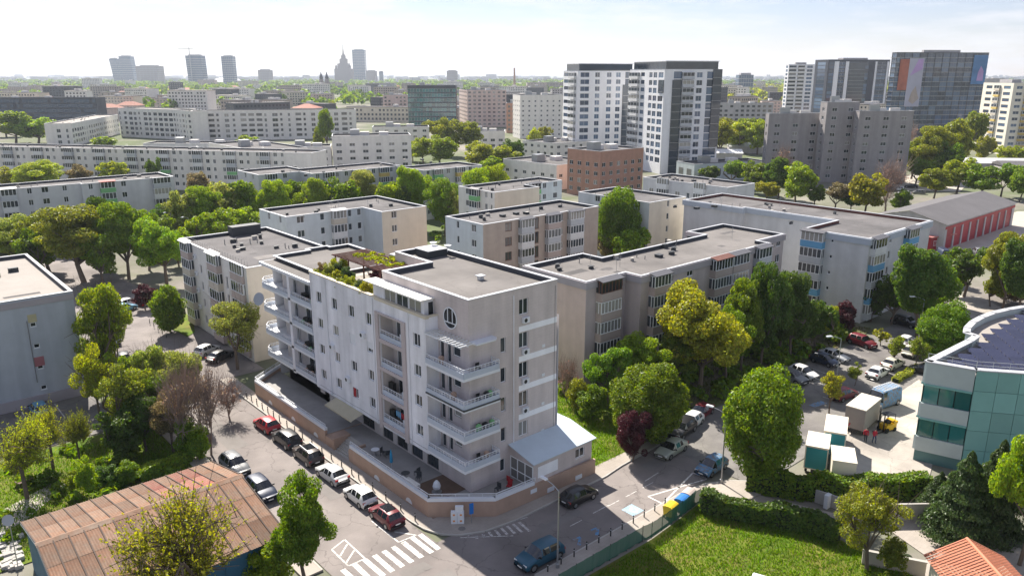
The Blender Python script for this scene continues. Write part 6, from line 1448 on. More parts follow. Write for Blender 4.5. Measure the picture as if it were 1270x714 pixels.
# trees through the low town
rt = random.Random(5); n = 0
for _ in range(4000):
    if n >= 110: break
    d = 460 * (2400 / 460) ** rt.random(); px = rt.uniform(-150, 1420); r_ = (px - 635) / F * d * cp
    if any(a - 8 < px < b + 8 and c * .8 < d < e_ for a, b, c, e_ in KEEP) or any(math.hypot(r_ - q[0], d - q[1]) < 20 for q in placed): continue
    placed.append((r_, d)); n += 1; x, y = from_cam(r_, d)
    tree_at(x, y, rt.uniform(9, 16), rt.uniform(9, 17), 'round', rt.choice(['olive', 'olive', 'yellow', 'green', 'pale']), 'among the far low town roofs', 'f')
# woods too far to count: crowns of loose leaves
def wood(name, label, spots, tint, seed, per=46):
    rng = np.random.default_rng(seed); C = []; N_ = []; S_ = []
    for x, y, w, h in spots:
        d = unit(rng, per); d[:, 2] = np.abs(d[:, 2]) * 1.0; q = .75 + .35 * rng.random((per, 1))
        C.append(np.array([x, y, h * .38]) + d * q * np.array([w / 2, w / 2, h * .6])); N_.append(d * .7 + unit(rng, per) * .6); S_.append(np.full(per, w * .3) * (.6 + .7 * rng.random(per)))
    N_ = np.concatenate(N_); N_ /= np.linalg.norm(N_, axis=1, keepdims=True)
    o = put(name, leaf_mesh(name, np.concatenate(C), N_, np.concatenate(S_), rng, 1.2)); o.color = (*TINT[tint][1], 1); return tag(o, label, 'wood', kind='stuff')
def spots(n, px0, px1, d0, d1, seed, w=(12, 20), h=(10, 17)):
    r = random.Random(seed); out = []
    for _ in range(n):
        d = d0 + (d1 - d0) * r.random(); x, y = from_cam((r.uniform(px0, px1) - 635) / F * d * cp, d); out.append((x, y, r.uniform(*w), r.uniform(*h)))
    return out
wood('far_wood', 'broad green wood below the skyline towers', spots(1050, -260, 700, 1600, 2600, 1), 'green', 1)
wood('far_wood', 'green wood in front of the far horizon town', spots(1150, -300, 1570, 2600, 4200, 2, (16, 30), (12, 18)), 'green', 2)
wood('far_wood', 'yellowish wood on the rise behind the white and dark towers', spots(620, 860, 1520, 900, 2300, 3), 'yellow', 3)
wood('far_wood', 'green wood strip between the far low town roofs', spots(200, -40, 640, 800, 1500, 4), 'green', 4)
# low growth between blocks
wood('undergrowth', 'low bushes and rough growth at the foot of the blocks', [(R.uniform(14, 29), R.uniform(12, 40), R.uniform(1, 2.4), R.uniform(.6, 1.6)) for _ in range(40)] + [(R.uniform(30, 80), R.uniform(-1.6, 9.5), R.uniform(1, 2.6), R.uniform(.6, 1.8)) for _ in range(130)]
     + [(R.uniform(-56, -18), R.uniform(20, 40), R.uniform(.8, 2.0), R.uniform(.4, 1.2)) for _ in range(70)] + [(R.uniform(-56, -17), R.uniform(84, 150), R.uniform(1.5, 3), R.uniform(1, 2.4)) for _ in range(90)] + [(R.uniform(27, 100), R.uniform(98, 124), R.uniform(1.5, 3), R.uniform(1, 2.4)) for _ in range(60)], 'green', 6, per=60)
# hedges
def hedge(label, pts, h, w, tint, n=5000, ls=.2, seed=1, z=0):
    rng = np.random.default_rng(seed); P = [Vector(p) for p in pts]; seg = [(a, b) for a, b in zip(P, P[1:])]; Ls = np.array([(b - a).length for a, b in seg]); idx = rng.choice(len(seg), n, p=Ls / Ls.sum()); C = np.zeros((n, 3)); N_ = np.zeros((n, 3))
    for i in range(n):
        a, b = seg[idx[i]]; d = (b - a).normalized(); nr = Vector((-d.y, d.x)); p = a.lerp(b, rng.random()); wob = .18 * math.sin(p.x * 1.7) + .14 * math.sin(p.y * 2.3 + 1)
        k = rng.random(); e_ = (rng.random() - .5)
        if k < .45: off, hh, nn = e_ * w, h * (1 + wob * .5) * (.93 + .12 * rng.random()), (0, 0, 1)
        else: sd_ = 1 if rng.random() < .4 else -1; off, hh, nn = sd_ * w / 2 * (.85 + .25 * rng.random()), h * rng.random() * (1 + wob * .4), (nr.x * sd_, nr.y * sd_, .3)
        C[i] = (p.x + nr.x * (off + wob * .4), p.y + nr.y * (off + wob * .4), z + hh); N_[i] = nn
    N_ += unit(rng, n) * .8; N_ /= np.linalg.norm(N_, axis=1, keepdims=True)
    t = thing('hedge', label, 'hedge', (pts[0][0], pts[0][1], z))
    me = leaf_mesh('foliage', C - np.array([pts[0][0], pts[0][1], z]), N_, ls * (.6 + .8 * rng.random(n)), rng); o = put('foliage', me, t); o.color = (*TINT[tint][1], 1)
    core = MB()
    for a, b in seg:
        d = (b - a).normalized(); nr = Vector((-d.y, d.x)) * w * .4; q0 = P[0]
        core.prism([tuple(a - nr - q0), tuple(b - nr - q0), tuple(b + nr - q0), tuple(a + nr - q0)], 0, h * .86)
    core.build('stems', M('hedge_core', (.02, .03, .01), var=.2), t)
hedge('dark clipped hedge along the lawn beside the paved path', [at(868, 633), at(905, 641), at(960, 650), at(1005, 660), at(1040, 672)], 1.9, 1.3, 'dark', 5200, .2, 3)
hedge('ivy hedge spilling over the concrete yard wall', [at(925, 606), at(985, 615), at(1040, 619), at(1100, 617), at(1150, 615)], 2.3, 1.5, 'green', 7000, .2, 4)
hedge('light green clipped hedge in the garden behind the shed', [at(172, 596), at(205, 583), at(236, 571)], 1.3, 1.2, 'bright', 2600, .2, 5)
hedge('low yellow green hedge strip in the car park', [at(1110, 474), at(1128, 463), at(1140, 456)], .6, 1.0, 'yellow', 900, .18, 6)
hedge('roof garden shrubbery along the street parapet', [(-.6, 16.4), (-.4, 20), (-.5, 27.6)], 1.3, 1.3, 'olive', 3600, .15, 7, 17.0)
for i, (x, y, w, h, tn) in enumerate(((-.7, 16.6, 1.9, 2.1, 'yellow'), (-.4, 18.4, 1.6, 1.8, 'conif'), (-.6, 20.0, 1.8, 2.0, 'yellow'), (.3, 21.8, 1.8, 2.4, 'conif'), (-.4, 23.2, 1.7, 2.0, 'yellow'), (-.2, 25.4, 1.9, 2.2, 'pale'), (.8, 24.6, 1.7, 2.5, 'conif'), (.0, 27.2, 1.7, 2.1, 'brown'), (1.4, 26.6, 1.8, 2.4, 'yellow'), (2.4, 19.8, 1.8, 1.7, 'purple'), (1.2, 18.0, 1.5, 1.4, 'brown'), (3.6, 21.6, 1.8, 1.8, 'purple'), (3.2, 28.0, 1.5, 2.3, 'yellow'), (-.9, 21.6, 1.3, 1.4, 'olive'))):
    tree_at(x, y, h, w, 'shrub', tn, 'in the roof garden of the corner house', 'm', z=16.95)
wood('pergola_vine', 'yellow green vine spread over the roof pergola', [(R.uniform(3.6, 6.6), R.uniform(18.8, 27.2), .8, .3) for _ in range(46)], 'olive', 8, per=26).location.z = 19.3
# grass blades
def grass(label, poly, n, h, seed, tint=(.1, .2, .004), z=.03, patch=1.):
    rng = np.random.default_rng(seed); xs = [p[0] for p in poly]; ys = [p[1] for p in poly]; pts = []
    while len(pts) < n:
        x, y = rng.uniform(min(xs), max(xs)), rng.uniform(min(ys), max(ys))
        if inside(x, y, poly): pts.append((x, y))
    P = np.array(pts); hh = h * (.5 + rng.random(n)); a = rng.random(n) * 6.283; w = .045; dx, dy = np.cos(a) * w, np.sin(a) * w; lx, ly = rng.normal(size=n) * .08, rng.normal(size=n) * .08
    V = np.zeros((n, 3, 3)); V[:, 0] = np.stack([P[:, 0] - dx, P[:, 1] - dy, np.full(n, z)], 1); V[:, 1] = np.stack([P[:, 0] + dx, P[:, 1] + dy, np.full(n, z)], 1); V[:, 2] = np.stack([P[:, 0] + lx, P[:, 1] + ly, z + hh], 1)
    me = bpy.data.meshes.new('grass'); me.vertices.add(3 * n); me.vertices.foreach_set('co', V.astype(np.float32).ravel()); me.loops.add(3 * n); me.loops.foreach_set('vertex_index', np.arange(3 * n, dtype=np.int32)); me.polygons.add(n); me.polygons.foreach_set('loop_start', np.arange(0, 3 * n, 3, dtype=np.int32)); me.update(calc_edges=True); me.materials.append(MATS['leaf'])
    o = put('grass', me); o.color = (*tint, 1); tag(o, label, 'grass', kind='stuff')
grass('rough bright green grass of the fenced lawn', [(-5, -15.4), (8.2, -15.6), (12, -15.3), (16.4, -14.8), (21, -23.6), (20, -40), (4, -55), (-5, -55)], 60000, .22, 1)
grass('rough green grass beside the corner house annexe', [(13.6, -3.2), (28.8, -2.8), (29, 26), (13.6, 30)], 26000, .25, 2)
grass('bright garden grass behind the shed', [(-50, 18), (-17.8, 18), (-17.8, 38), (-50, 38)], 30000, .22, 3)
grass('ragged dry grass at the foot of the blocks', [(29.5, -2.4), (82, -1.7), (82, 9.8), (29.5, 9.8)], 16000, .25, 4, (.08, .1, .02), .05)

# ------------------------------------------------------------------ vehicles
def paint(name, c, metal=.08):
    if name in MATS: return MATS[name]
    m = bpy.data.materials.new(name); MATS[name] = m; t, p = nodes(m)
    p.inputs['Base Color'].default_value = (*c, 1); p.inputs['Metallic'].default_value = metal; p.inputs['Roughness'].default_value = .38
    p.inputs['Coat Weight'].default_value = .35; p.inputs['Coat Roughness'].default_value = .08
    N = t.nodes.new; tcn = N('ShaderNodeTexCoord'); nz_ = N('ShaderNodeTexNoise'); nz_.inputs['Scale'].default_value = 5; r_ = N('ShaderNodeMapRange'); r_.inputs['To Min'].default_value = .3; r_.inputs['To Max'].default_value = .5
    t.links.new(tcn.outputs['Object'], nz_.inputs['Vector']); t.links.new(nz_.outputs['Fac'], r_.inputs['Value']); t.links.new(r_.outputs['Result'], p.inputs['Roughness'])
    return m
for n, c in dict(white=(.68, .68, .67), silver=(.42, .43, .44), grey=(.16, .165, .17), black=(.012, .012, .014), dark=(.03, .032, .036), red=(.42, .015, .025), maroon=(.14, .01, .018), blue=(.01, .14, .5), navy=(.012, .022, .05), teal=(.005, .07, .12), sage=(.36, .38, .32), cream=(.55, .52, .44), brown=(.05, .035, .03), orange=(.5, .1, .03), skyblue=(.12, .3, .45)).items(): paint('paint_' + n, c)
M('car_glass', (.012, .014, .017), rough=.05, var=0, spec=.9)
M('lamp_red', (.4, .01, .01), rough=.3, var=0); M('lamp_clear', (.7, .7, .7), rough=.2, var=0); M('rim', (.35, .36, .37), rough=.35, metal=.8, var=0)
M('plate', (.7, .7, .68), rough=.5, var=0)
# stations from the nose: (y, half width, belt height, roof height, roof half width); roof==0: no cabin there
PROF = {
 'sedan': (4.45, [(0, .66, .60, 0, 0), (.12, .80, .70, 0, 0), (.9, .87, .86, 0, 0), (1.25, .88, .92, 0, 0), (1.95, .88, .93, 1.40, .60), (2.05, .88, .93, 1.42, .62), (2.72, .88, .94, 1.45, .63), (2.82, .88, .94, 1.45, .63), (3.3, .88, .95, 1.42, .61), (3.45, .88, .96, 1.38, .59), (3.95, .87, 1.0, 0, 0), (4.3, .82, .98, 0, 0), (4.45, .72, .7, 0, 0)]),
 'hatch': (4.05, [(0, .66, .62, 0, 0), (.12, .79, .72, 0, 0), (.75, .86, .88, 0, 0), (1.0, .87, .95, 0, 0), (1.7, .87, .96, 1.46, .60), (1.8, .87, .96, 1.48, .62), (2.5, .87, .97, 1.51, .63), (2.6, .87, .97, 1.51, .63), (3.3, .87, .99, 1.47, .61), (3.45, .87, 1.0, 1.44, .6), (3.88, .85, 1.02, 0, 0), (3.98, .82, .9, 0, 0), (4.05, .76, .6, 0, 0)]),
 'suv': (4.45, [(0, .70, .72, 0, 0), (.12, .82, .86, 0, 0), (.85, .90, 1.02, 0, 0), (1.15, .91, 1.08, 0, 0), (1.8, .91, 1.08, 1.62, .66), (1.9, .91, 1.08, 1.64, .67), (2.65, .91, 1.09, 1.67, .68), (2.75, .91, 1.09, 1.67, .68), (3.75, .91, 1.1, 1.63, .66), (3.9, .91, 1.1, 1.6, .65), (4.28, .89, 1.12, 0, 0), (4.38, .87, .95, 0, 0), (4.45, .8, .66, 0, 0)]),
 'van': (5.4, [(0, .76, .8, 0, 0), (.12, .9, .95, 0, 0), (.6, .97, 1.15, 0, 0), (.75, .98, 1.2, 0, 0), (1.5, .98, 1.25, 2.25, .82), (1.6, .98, 1.25, 2.3, .83), (2.3, .98, 1.25, 2.35, .84), (2.4, .98, 1.25, 2.35, .84), (4.9, .98, 1.25, 2.35, .84), (5.2, .98, 1.25, 2.3, .83), (5.3, .97, 1.2, 2.25, .82), (5.36, .96, 1.0, 0, 0), (5.4, .92, .7, 0, 0)]),
}
_cm = {}
def car_meshes(kind):
    if kind in _cm: return _cm[kind]
    L_, st = PROF[kind]; rings = []; gr = .24 if kind in ('suv', 'van') else .18
    for y, w, b, r, rw in st:
        if r: half = [(w * .9, gr), (w, gr + .17), (w * 1.01, (gr + b) / 2 + .1), (w * .965, b), (rw, r - .05), (rw * .8, r), (0, r + .025)]
        else: half = [(w * .9, gr), (w, gr + .17), (w * 1.0, (gr + b) / 2 + .06), (w * .97, b - .03), (w * .9, b), (w * .55, b + .025), (0, b + .035)]
        rings.append([(x, L_ / 2 - y, z) for x, z in half] + [(-x, L_ / 2 - y, z) for x, z in half[-2::-1]])
    body = MB(); gl = {'windscreen': MB(), 'rear_window': MB(), 'side_window': MB(), 'side_window_b': MB()}
    k = len(rings[0])
    for i in range(len(rings) - 1):
        a, b = rings[i], rings[i + 1]; cab0, cab1 = st[i][3] > 0, st[i + 1][3] > 0
        for j in range(k - 1):
            q = (a[j], b[j], b[j + 1], a[j + 1]); tgt = body
            side = j in (3, k - 5); top = 3 <= j <= k - 5
            long_ = st[i + 1][0] - st[i][0] > .2
            if not cab0 and cab1 and top and j not in (): tgt = gl['windscreen'] if (j not in (3, k - 5)) else (gl['side_window'] if kind != 'van' else gl['windscreen'])
            elif cab0 and not cab1 and top and long_ and kind != 'van': tgt = gl['rear_window'] if j not in (3, k - 5) else body
            elif cab0 and cab1 and side and long_ and not (kind == 'van' and i > 5): tgt = gl['side_window']
            if tgt is gl['side_window'] and j > k // 2: tgt = gl['side_window_b']
            tgt.quad(*q)
    body.poly(rings[0][::-1]); body.poly(rings[-1]); body.quad(*(rings[0][0], rings[0][-1], rings[-1][-1], rings[-1][0]))
    def weld(mb, name, mat):
        idx = {}; v = []; f = []
        for fc in mb.f:
            nf = []
            for q in fc:
                key = tuple(round(c, 4) for c in mb.v[q])
                if key not in idx: idx[key] = len(v); v.append(mb.v[q])
                if not nf or nf[-1] != idx[key]: nf.append(idx[key])
            if len(set(nf)) >= 3: f.append(nf)
        me = bpy.data.meshes.new(name); me.from_pydata(v, [], f); me.materials.append(mat); me.update(); me.polygons.foreach_set('use_smooth', [True] * len(f)); return me
    out = {'body': weld(body, 'body', MATS['paint_white'])}
    for n, m in gl.items():
        if m.f: out[n] = weld(m, n, MATS['car_glass'])
    R_ = .36 if kind in ('suv', 'van') else .31
    def wheel():
        m = MB(); 
        for s in (0,): m.tube((-.11, 0, 0), (.11, 0, 0), R_, n=16)
        return m.mesh('wheel', MATS['rubber'])
    rim = MB().tube((.09, 0, 0), (.118, 0, 0), R_ * .66, n=10).mesh('rim', MATS['rim'])
    arch = MB(); n = 12
    arch.poly([(0, (R_ + .07) * math.cos(math.pi * i / n), (R_ + .06) * math.sin(math.pi * i / n)) for i in range(n + 1)])
    out['wheel'] = wheel(); out['rim'] = rim; out['arch'] = arch.mesh('wheel_arch', MATS['black_plastic'])
    out['head'] = MB().box(-.19, .19, -.1, .06, -.07, .07).mesh('headlight', MATS['lamp_clear']); out['tail'] = MB().box(-.15, .15, -.05, .08, -.1, .1).mesh('tail_light', MATS['lamp_red'])
    out['plate'] = MB().box(-.26, .26, -.015, .015, -.055, .055).mesh('number_plate', MATS['plate']); out['bump'] = MB().box(-.78, .78, -.06, .06, -.11, .11).mesh('bumper', MATS['black_plastic'])
    out['mirror'] = MB().box(-.1, .1, -.05, .05, -.07, .07).mesh('mirror', MATS['black_plastic']); out['glassroof'] = MB().box(-.5, .5, -.55, .75, 0, .012).mesh('roof_glass', MATS['car_glass'])
    out['rail'] = MB().box(-.025, .025, -1.0, 1.0, 0, .06).mesh('roof_rail', MATS['metal_pale'])
    _cm[kind] = out; return out
def car(x, y, rz, kind, color, label, group=None, roof=None, rails=False, z=.012):
    m = car_meshes(kind); L_, st = PROF[kind]
    t = thing('parked_car' if kind != 'van' else 'van', label, 'car' if kind != 'van' else 'van', (x, y, z), rz, group)
    key = ('body', kind, color)
    if key not in _cm: me = m['body'].copy(); me.materials[0] = MATS['paint_' + color]; _cm[key] = me
    put('body', _cm[key], t)
    for n in ('windscreen', 'rear_window', 'side_window', 'side_window_b'):
        if n in m: put(n.replace('_b', ''), m[n], t)
    R_ = .36 if kind in ('suv', 'van') else .31; hw = max(s[1] for s in st)
    for yy in (L_ / 2 - .82, -L_ / 2 + .78):
        for s in (1, -1):
            w = put('wheel', m['wheel'], t, (s * (hw - .1), yy, R_), 0 if s > 0 else math.pi); put('rim', m['rim'], w); put('wheel_arch', m['arch'], t, (s * (hw * 1.012 + .004), yy, R_))
    b0, b1 = st[1][2], st[-2][2]
    for s in (1, -1):
        put('headlight', m['head'], t, (s * st[1][1] * .72, L_ / 2 - .1, b0 - .1)); put('tail_light', m['tail'], t, (s * st[-2][1] * .83, -L_ / 2 + .1, b1 - .12)); put('mirror', m['mirror'], t, (s * (hw + .08), L_ / 2 - st[3][0] - .35, st[4][2] + .04))
        if rails: put('roof_rail', m['rail'], t, (s * .56, -.35, st[6][3] - .01))
    put('number_plate', m['plate'], t, (0, -L_ / 2 - .01, .62 if kind != 'van' else .9)); put('number_plate', m['plate'], t, (0, L_ / 2 + .01, .45)); put('bumper', m['bump'], t, (0, -L_ / 2 + .03, .36)); put('bumper', m['bump'], t, (0, L_ / 2 - .06, .34))
    if roof: put('roof_glass', m['glassroof'], t, (0, -.4, st[6][3] + .02))
    return t
car(-7.75, 28.7, rad(2), 'hatch', 'red', 'bright red hatchback at the head of the row beside the terrace wall')
car(-7.7, 23.6, rad(1), 'suv', 'black', 'black SUV parked behind the bright red hatchback')
car(-7.7, 18.5, rad(-1), 'suv', 'brown', 'dark brown estate with pale roof rails and glass roof', roof=True, rails=True)
car(-7.7, 13.2, rad(1), 'sedan', 'silver', 'silver white saloon beside the entrance stairs')
car(-7.75, 7.6, rad(0), 'hatch', 'white', 'white hatchback between the silver saloon and the maroon car')
car(-7.75, 2.9, rad(-1), 'hatch', 'maroon', 'maroon small car with dark glass roof next to the zebra crossing', roof=True)
car(-14.5, 21.5, rad(181), 'suv', 'grey', 'dark grey SUV parked across the street behind the shed')
car(-14.5, 15.0, rad(180), 'suv', 'navy', 'navy SUV parked across the street beside the shed corner')
car(-3.6, 58.6, rad(-62), 'hatch', 'white', 'white hatchback nosed in beside the pale feathery tree')
car(-3.0, 54.9, rad(-62), 'sedan', 'black', 'black saloon parked beside the white hatchback under the feathery tree')
car(-5.0, 92.5, rad(-70), 'hatch', 'white', 'white car parked by the purple-leaved tree')
car(-6.4, 89.6, rad(-70), 'sedan', 'skyblue', 'pale blue car parked by the purple-leaved tree')
car(-1.8, 91.4, rad(-70), 'hatch', 'red', 'red car parked next to the white car by the purple-leaved tree')
car(-26.8, 51.2, rad(2), 'hatch', 'skyblue', 'grey blue car alone in the parking strip under the grey panel block')
for px, py, cl, lab in ((141, 420, 'white', 'white car half hidden behind the tall light green tree'), (153, 442, 'black', 'black car half hidden by the garden trees'), (190, 456, 'white', 'white car between the garden trees and the yard road'), (205, 467, 'silver', 'silver car behind the bare-branched trees')):
    x, y = at(px, py, .7); car(x, y, rad(-10), 'hatch', cl, lab)
car(8.2, -6.4, rad(-90), 'hatch', 'black', 'black hatchback in the shade below the annexe')
car(-1.3, -11.0, rad(88), 'suv', 'teal', 'teal blue off-roader beside the street lamp')
car(22.9, -6.3, rad(95), 'sedan', 'sage', 'sage silver saloon under the purple shrub')
car(22.9, -11.5, rad(92), 'hatch', 'blue', 'bright blue hatchback beside the tall lamp and round tree')
for px, py, k, cl, rz, lab in ((857, 521, 'hatch', 'white', 100, 'white car in the shade under the trees by the lawn'), (869, 509, 'sedan', 'maroon', 100, 'dark red car in the shade under the trees by the lawn'), (846, 531, 'suv', 'black', 100, 'black car at the lawn edge under the trees')):
    x, y = at(px, py, .7); car(x, y, rad(rz), k, cl, lab)
for x, y, rz, k, cl, lab in ((51.8, -4.2, 172, 'suv', 'grey', 'grey SUV in the shaded bay row under the dark trees'), (54.6, -4.4, 172, 'hatch', 'white', 'white car beside the grey SUV in the bay row'), (61.3, -4.0, 172, 'hatch', 'navy', 'navy car in the shaded bay row'), (64.2, -3.9, 172, 'sedan', 'silver', 'silver saloon beside the navy car in the bay row'), (73.0, -3.9, 168, 'suv', 'maroon', 'dark red SUV at the end of the bay row'),
                         (62.3, -11.1, -88, 'sedan', 'white', 'white saloon in the sun beside the blue van'), (67.3, -11.0, -92, 'sedan', 'cream', 'cream saloon in front of the white saloon'), (74.6, -10.8, -90, 'suv', 'cream', 'cream SUV beneath the thin car park trees'), (78.6, -8.2, -88, 'hatch', 'white', 'white car beside the cream SUV'), (81.5, -10.4, -92, 'sedan', 'white', 'second white saloon behind the cream SUV'),
                         (68.2, -15.0, 10, 'hatch', 'black', 'black car behind the low hedge by the office'), (51.6, -11.6, -100, 'hatch', 'maroon', 'maroon car behind the box truck'), (88, -4.2, 172, 'suv', 'black', 'black SUV in the shade of the blue balcony block')):
    car(x, y, rad(rz), k, cl, lab)
for px, py, k, cl, rz, lab in ((1213, 312, 'suv', 'grey', -60, 'grey car standing in the depot yard'), (1168, 316, 'van', 'navy', -50, 'dark van by the red hut'), (1115, 234, 'hatch', 'white', 20, 'white car in the market yard'), (1122, 239, 'sedan', 'silver', 20, 'silver car in the market yard'), (1130, 231, 'suv', 'black', 20, 'black car in the market yard'), (1112, 226, 'hatch', 'maroon', 20, 'maroon car in the market yard'), (1140, 238, 'hatch', 'grey', 20, 'grey car in the market yard')):
    x, y = at(px, py, .7); car(x, y, rad(rz), k, cl, lab)
# blue van with roof rack
x, y = at(1094, 495, .9); v = car(x, y, rad(80), 'van', 'blue', 'blue van with a white ladder rack in the yard')
rk = MB()
for yy in np.arange(-2.2, 1.2, .45): rk.box(-.75, .75, yy, yy + .08, 2.48, 2.54)
for xx in (-.75, .68): rk.box(xx, xx + .07, -2.3, 1.1, 2.42, 2.48)
rk.build('roof_rack', MATS['trim_white'], v)
# box trucks
M('truck_teal', (.03, .22, .25), rough=.5, var=.06); M('tarp_grey', (.24, .21, .19), rough=.7, var=.1); M('box_white', (.66, .6, .5), rough=.5, var=.06)
def truck(x, y, rz, boxm, label, L_=4.6, cabm='paint_white', side=None, bh=2.5):
    t = thing('box_truck', label, 'truck', (x, y, .012), rz)
    b = MB().box(-1.1, 1.1, -L_, 0, .85, .85 + bh); b.build('cargo_box', MATS[boxm], t)
    MB().box(-1.13, 1.13, -L_ - .03, .03, .85 + bh + .001, .95 + bh).build('box_roof', MATS['box_white'], t)
    if side:
        for s in (-1.115, 1.105): MB().box(s, s + .01, -L_ + .1, -.1, .95, .75 + bh).build('side_panel', MATS[side], t)
        MB().box(-1.0, 1.0, -L_ - .012, -L_ - .002, .95, .75 + bh).build('rear_door', MATS[side], t)
    cab = MB(); pr = [(.1, .45), (1.75, .45), (1.8, 1.15), (1.45, 1.35), (1.05, 2.15), (.1, 2.2)]
    n = len(pr)
    for i in range(n): a, c = pr[i], pr[(i + 1) % n]; cab.quad((-1, a[0], a[1]), (1, a[0], a[1]), (1, c[0], c[1]), (-1, c[0], c[1]))
    cab.poly([(-1, *p) for p in pr][::-1]); cab.poly([(1, *p) for p in pr]); cb = cab.build('cab', MATS[cabm], t)
    ws = MB().quad((-.9, 1.46, 1.4), (.9, 1.46, 1.4), (.9, 1.11, 2.08), (-.9, 1.11, 2.08)); ws.build('windscreen', MATS['car_glass'], cb)
    for s in (-1.006, 1.006): MB().quad((s, .35, 1.35), (s, 1.3, 1.35), (s, 1.0, 2.0), (s, .35, 2.0)).build('side_window', MATS['car_glass'], cb)
    MB().box(-.4, .4, -L_, .1, .5, .848).build('chassis', MATS['black_plastic'], t)
    for yy in (1.0, -L_ + 1.1):
        for s in (-.9, .9): MB().tube((s - .12, yy, .4), (s + .12, yy, .4), .4, n=14).build('wheel', MATS['rubber'], t)
    for s in (-.7, .7): MB().box(s - .15, s + .15, 1.79, 1.83, .7, .9).build('headlight', MATS['lamp_clear'], t)
    return t
for px, py, rz, a, lab, kw in ((1078, 512, -85, 'tarp_grey', 'grey tarpaulin truck being unloaded beside the forklift', dict(L_=4.8, cabm='paint_grey')), (1036, 538, -66, 'box_white', 'white delivery truck with teal side panels behind the yard hedge', dict(side='truck_teal')),
                               (1014, 560, -66, 'box_white', 'second white teal delivery truck nearest the round tree', dict(side='truck_teal', L_=3.6)), (1042, 578, -60, 'box_white', 'short white box truck with a pale side behind the ivy hedge', dict(L_=3.4))):
    x, y = at(px, py, 1.2); truck(x, y, rad(rz), a, lab, **kw)
# forklift
x, y = at(1098, 534); fk = thing('forklift', 'yellow forklift truck beside the grey tarpaulin truck', 'forklift', (x, y, .014), rad(75))
M('fork_yellow', (.62, .36, .01), rough=.5, var=.06)
b = MB().box(-.55, .55, -1.1, .6, .3, .95); b.box(-.55, .55, -1.25, -.6, .951, 1.25); b.build('body', MATS['fork_yellow'], fk)
for sx in (-.5, .46):
    MB().box(sx, sx + .05, .45, .5, .95, 2.1).build('guard_post', MATS['metal_dark'], fk); MB().box(sx, sx + .05, -.8, -.75, 1.25, 2.1).build('guard_post', MATS['metal_dark'], fk)
    MB().box(sx * .7, sx * .7 + .1, .75, .85, .1, 2.5).build('mast', MATS['metal_dark'], fk); MB().box(sx * .6, sx * .6 + .1, .85, 1.8, .12, .18).build('fork', MATS['metal_dark'], fk)
MB().box(-.52, .52, -.82, .52, 2.1, 2.16).build('overhead_guard', MATS['metal_dark'], fk); MB().box(-.25, .25, -.5, 0, .95, 1.3).build('seat', MATS['black_plastic'], fk)
for sx in (-.5, .5):
    for yy, r_ in ((.45, .32), (-.85, .27)): MB().tube((sx - .1, yy, r_), (sx + .1, yy, r_), r_, n=12).build('wheel', MATS['rubber'], fk)
# white trailer roof at the lawn
x, y = at(968, 728, 2.2); tl = thing('caravan', 'white caravan with a domed roof at the edge of the lawn', 'caravan', (x, y, 0), rad(20))
c = MB(); pr = [(-1.05, .5), (1.05, .5), (1.1, 1.6), (1.0, 2.15), (.6, 2.35), (-.6, 2.35), (-1.0, 2.15), (-1.1, 1.6)]
for i in range(8): a, b = pr[i], pr[(i + 1) % 8]; c.quad((a[0], -2.2, a[1]), (b[0], -2.2, b[1]), (b[0], 2.2, b[1]), (a[0], 2.2, a[1]))
c.poly([(p[0], -2.2, p[1]) for p in pr]); c.poly([(p[0], 2.2, p[1]) for p in pr][::-1]); c.build('body', MATS['trim_white'], tl)
MB().box(-.35, .35, -.4, .4, 2.352, 2.45).build('roof_hatch', MATS['coping_grey'], tl)
for s in (-.9, .9): MB().tube((s - .1, 0, .33), (s + .1, 0, .33), .33, n=12).build('wheel', MATS['rubber'], tl)

# ------------------------------------------------------------------ street furniture
def lamp(x, y, h, ang, label, arm=1.5):
    t = thing('street_lamp', label, 'street lamp', (x, y, 0), ang)
    MB().tube((0, 0, 0), (0, 0, h), .09, .05, n=8).build('pole', MATS['metal_grey'], t); MB().lathe([(.16, 0), (.16, .5), (.1, .55)], n=8).build('base', MATS['metal_grey'], t)
    a = MB().tube((0, 0, h - .02), (0, arm * .5, h + .28), .04, n=6); a.tube((0, arm * .5, h + .28), (0, arm, h + .4), .035, n=6); a.build('arm', MATS['metal_grey'], t)
    hd = MB().box(-.14, .14, arm - .1, arm + .65, h + .36, h + .48); hd.box(-.1, .1, arm, arm + .6, h + .481, h + .52); hd.build('lamp_head', MATS['trim_white'], t)
    MB().box(-.11, .11, arm + .05, arm + .55, h + .335, h + .359).build('diffuser', MATS['lamp_clear'], t)
lamp(-.9, -12.75, 7.3, 0, 'tall street lamp beside the teal blue off-roader')
lamp(21.4, -13.7, 7.6, rad(10), 'tall street lamp against the dense round green tree')
for px, py, h, a, lab in ((1138, 430, 7.5, 40, 'street lamp by the clipped round tree in the car park'), (1036, 482, 7.0, 60, 'street lamp in the middle of the car park'), (554, 274, 7.5, 50, 'street lamp in the lane beyond the brown block'), (216, 305, 8, 120, 'street lamp with a white head in the bright tree belt'), (238, 312, 8, 120, 'second white-headed street lamp in the bright tree belt'), (1262, 452, 7, 50, 'street lamp by the office driveway'), (206, 330, 8, 100, 'street lamp rising from the grove near the white block')):
    x, y = at(px, py); lamp(x, y, h, rad(a), lab)
bm = MB().lathe([(.06, 0), (.06, .75), (.045, .8), (.01, .83)], n=8).mesh('bollard', MATS['metal_dark'])
bc = MB().lathe([(.064, .6), (.064, .68)], n=8).mesh('collar', MATS['metal_pale'])
def bollard(x, y, label, group):
    t = thing('bollard', label, 'bollard', (x, y, .13), R.uniform(0, 3), group); put('post', bm, t); put('collar', bc, t)
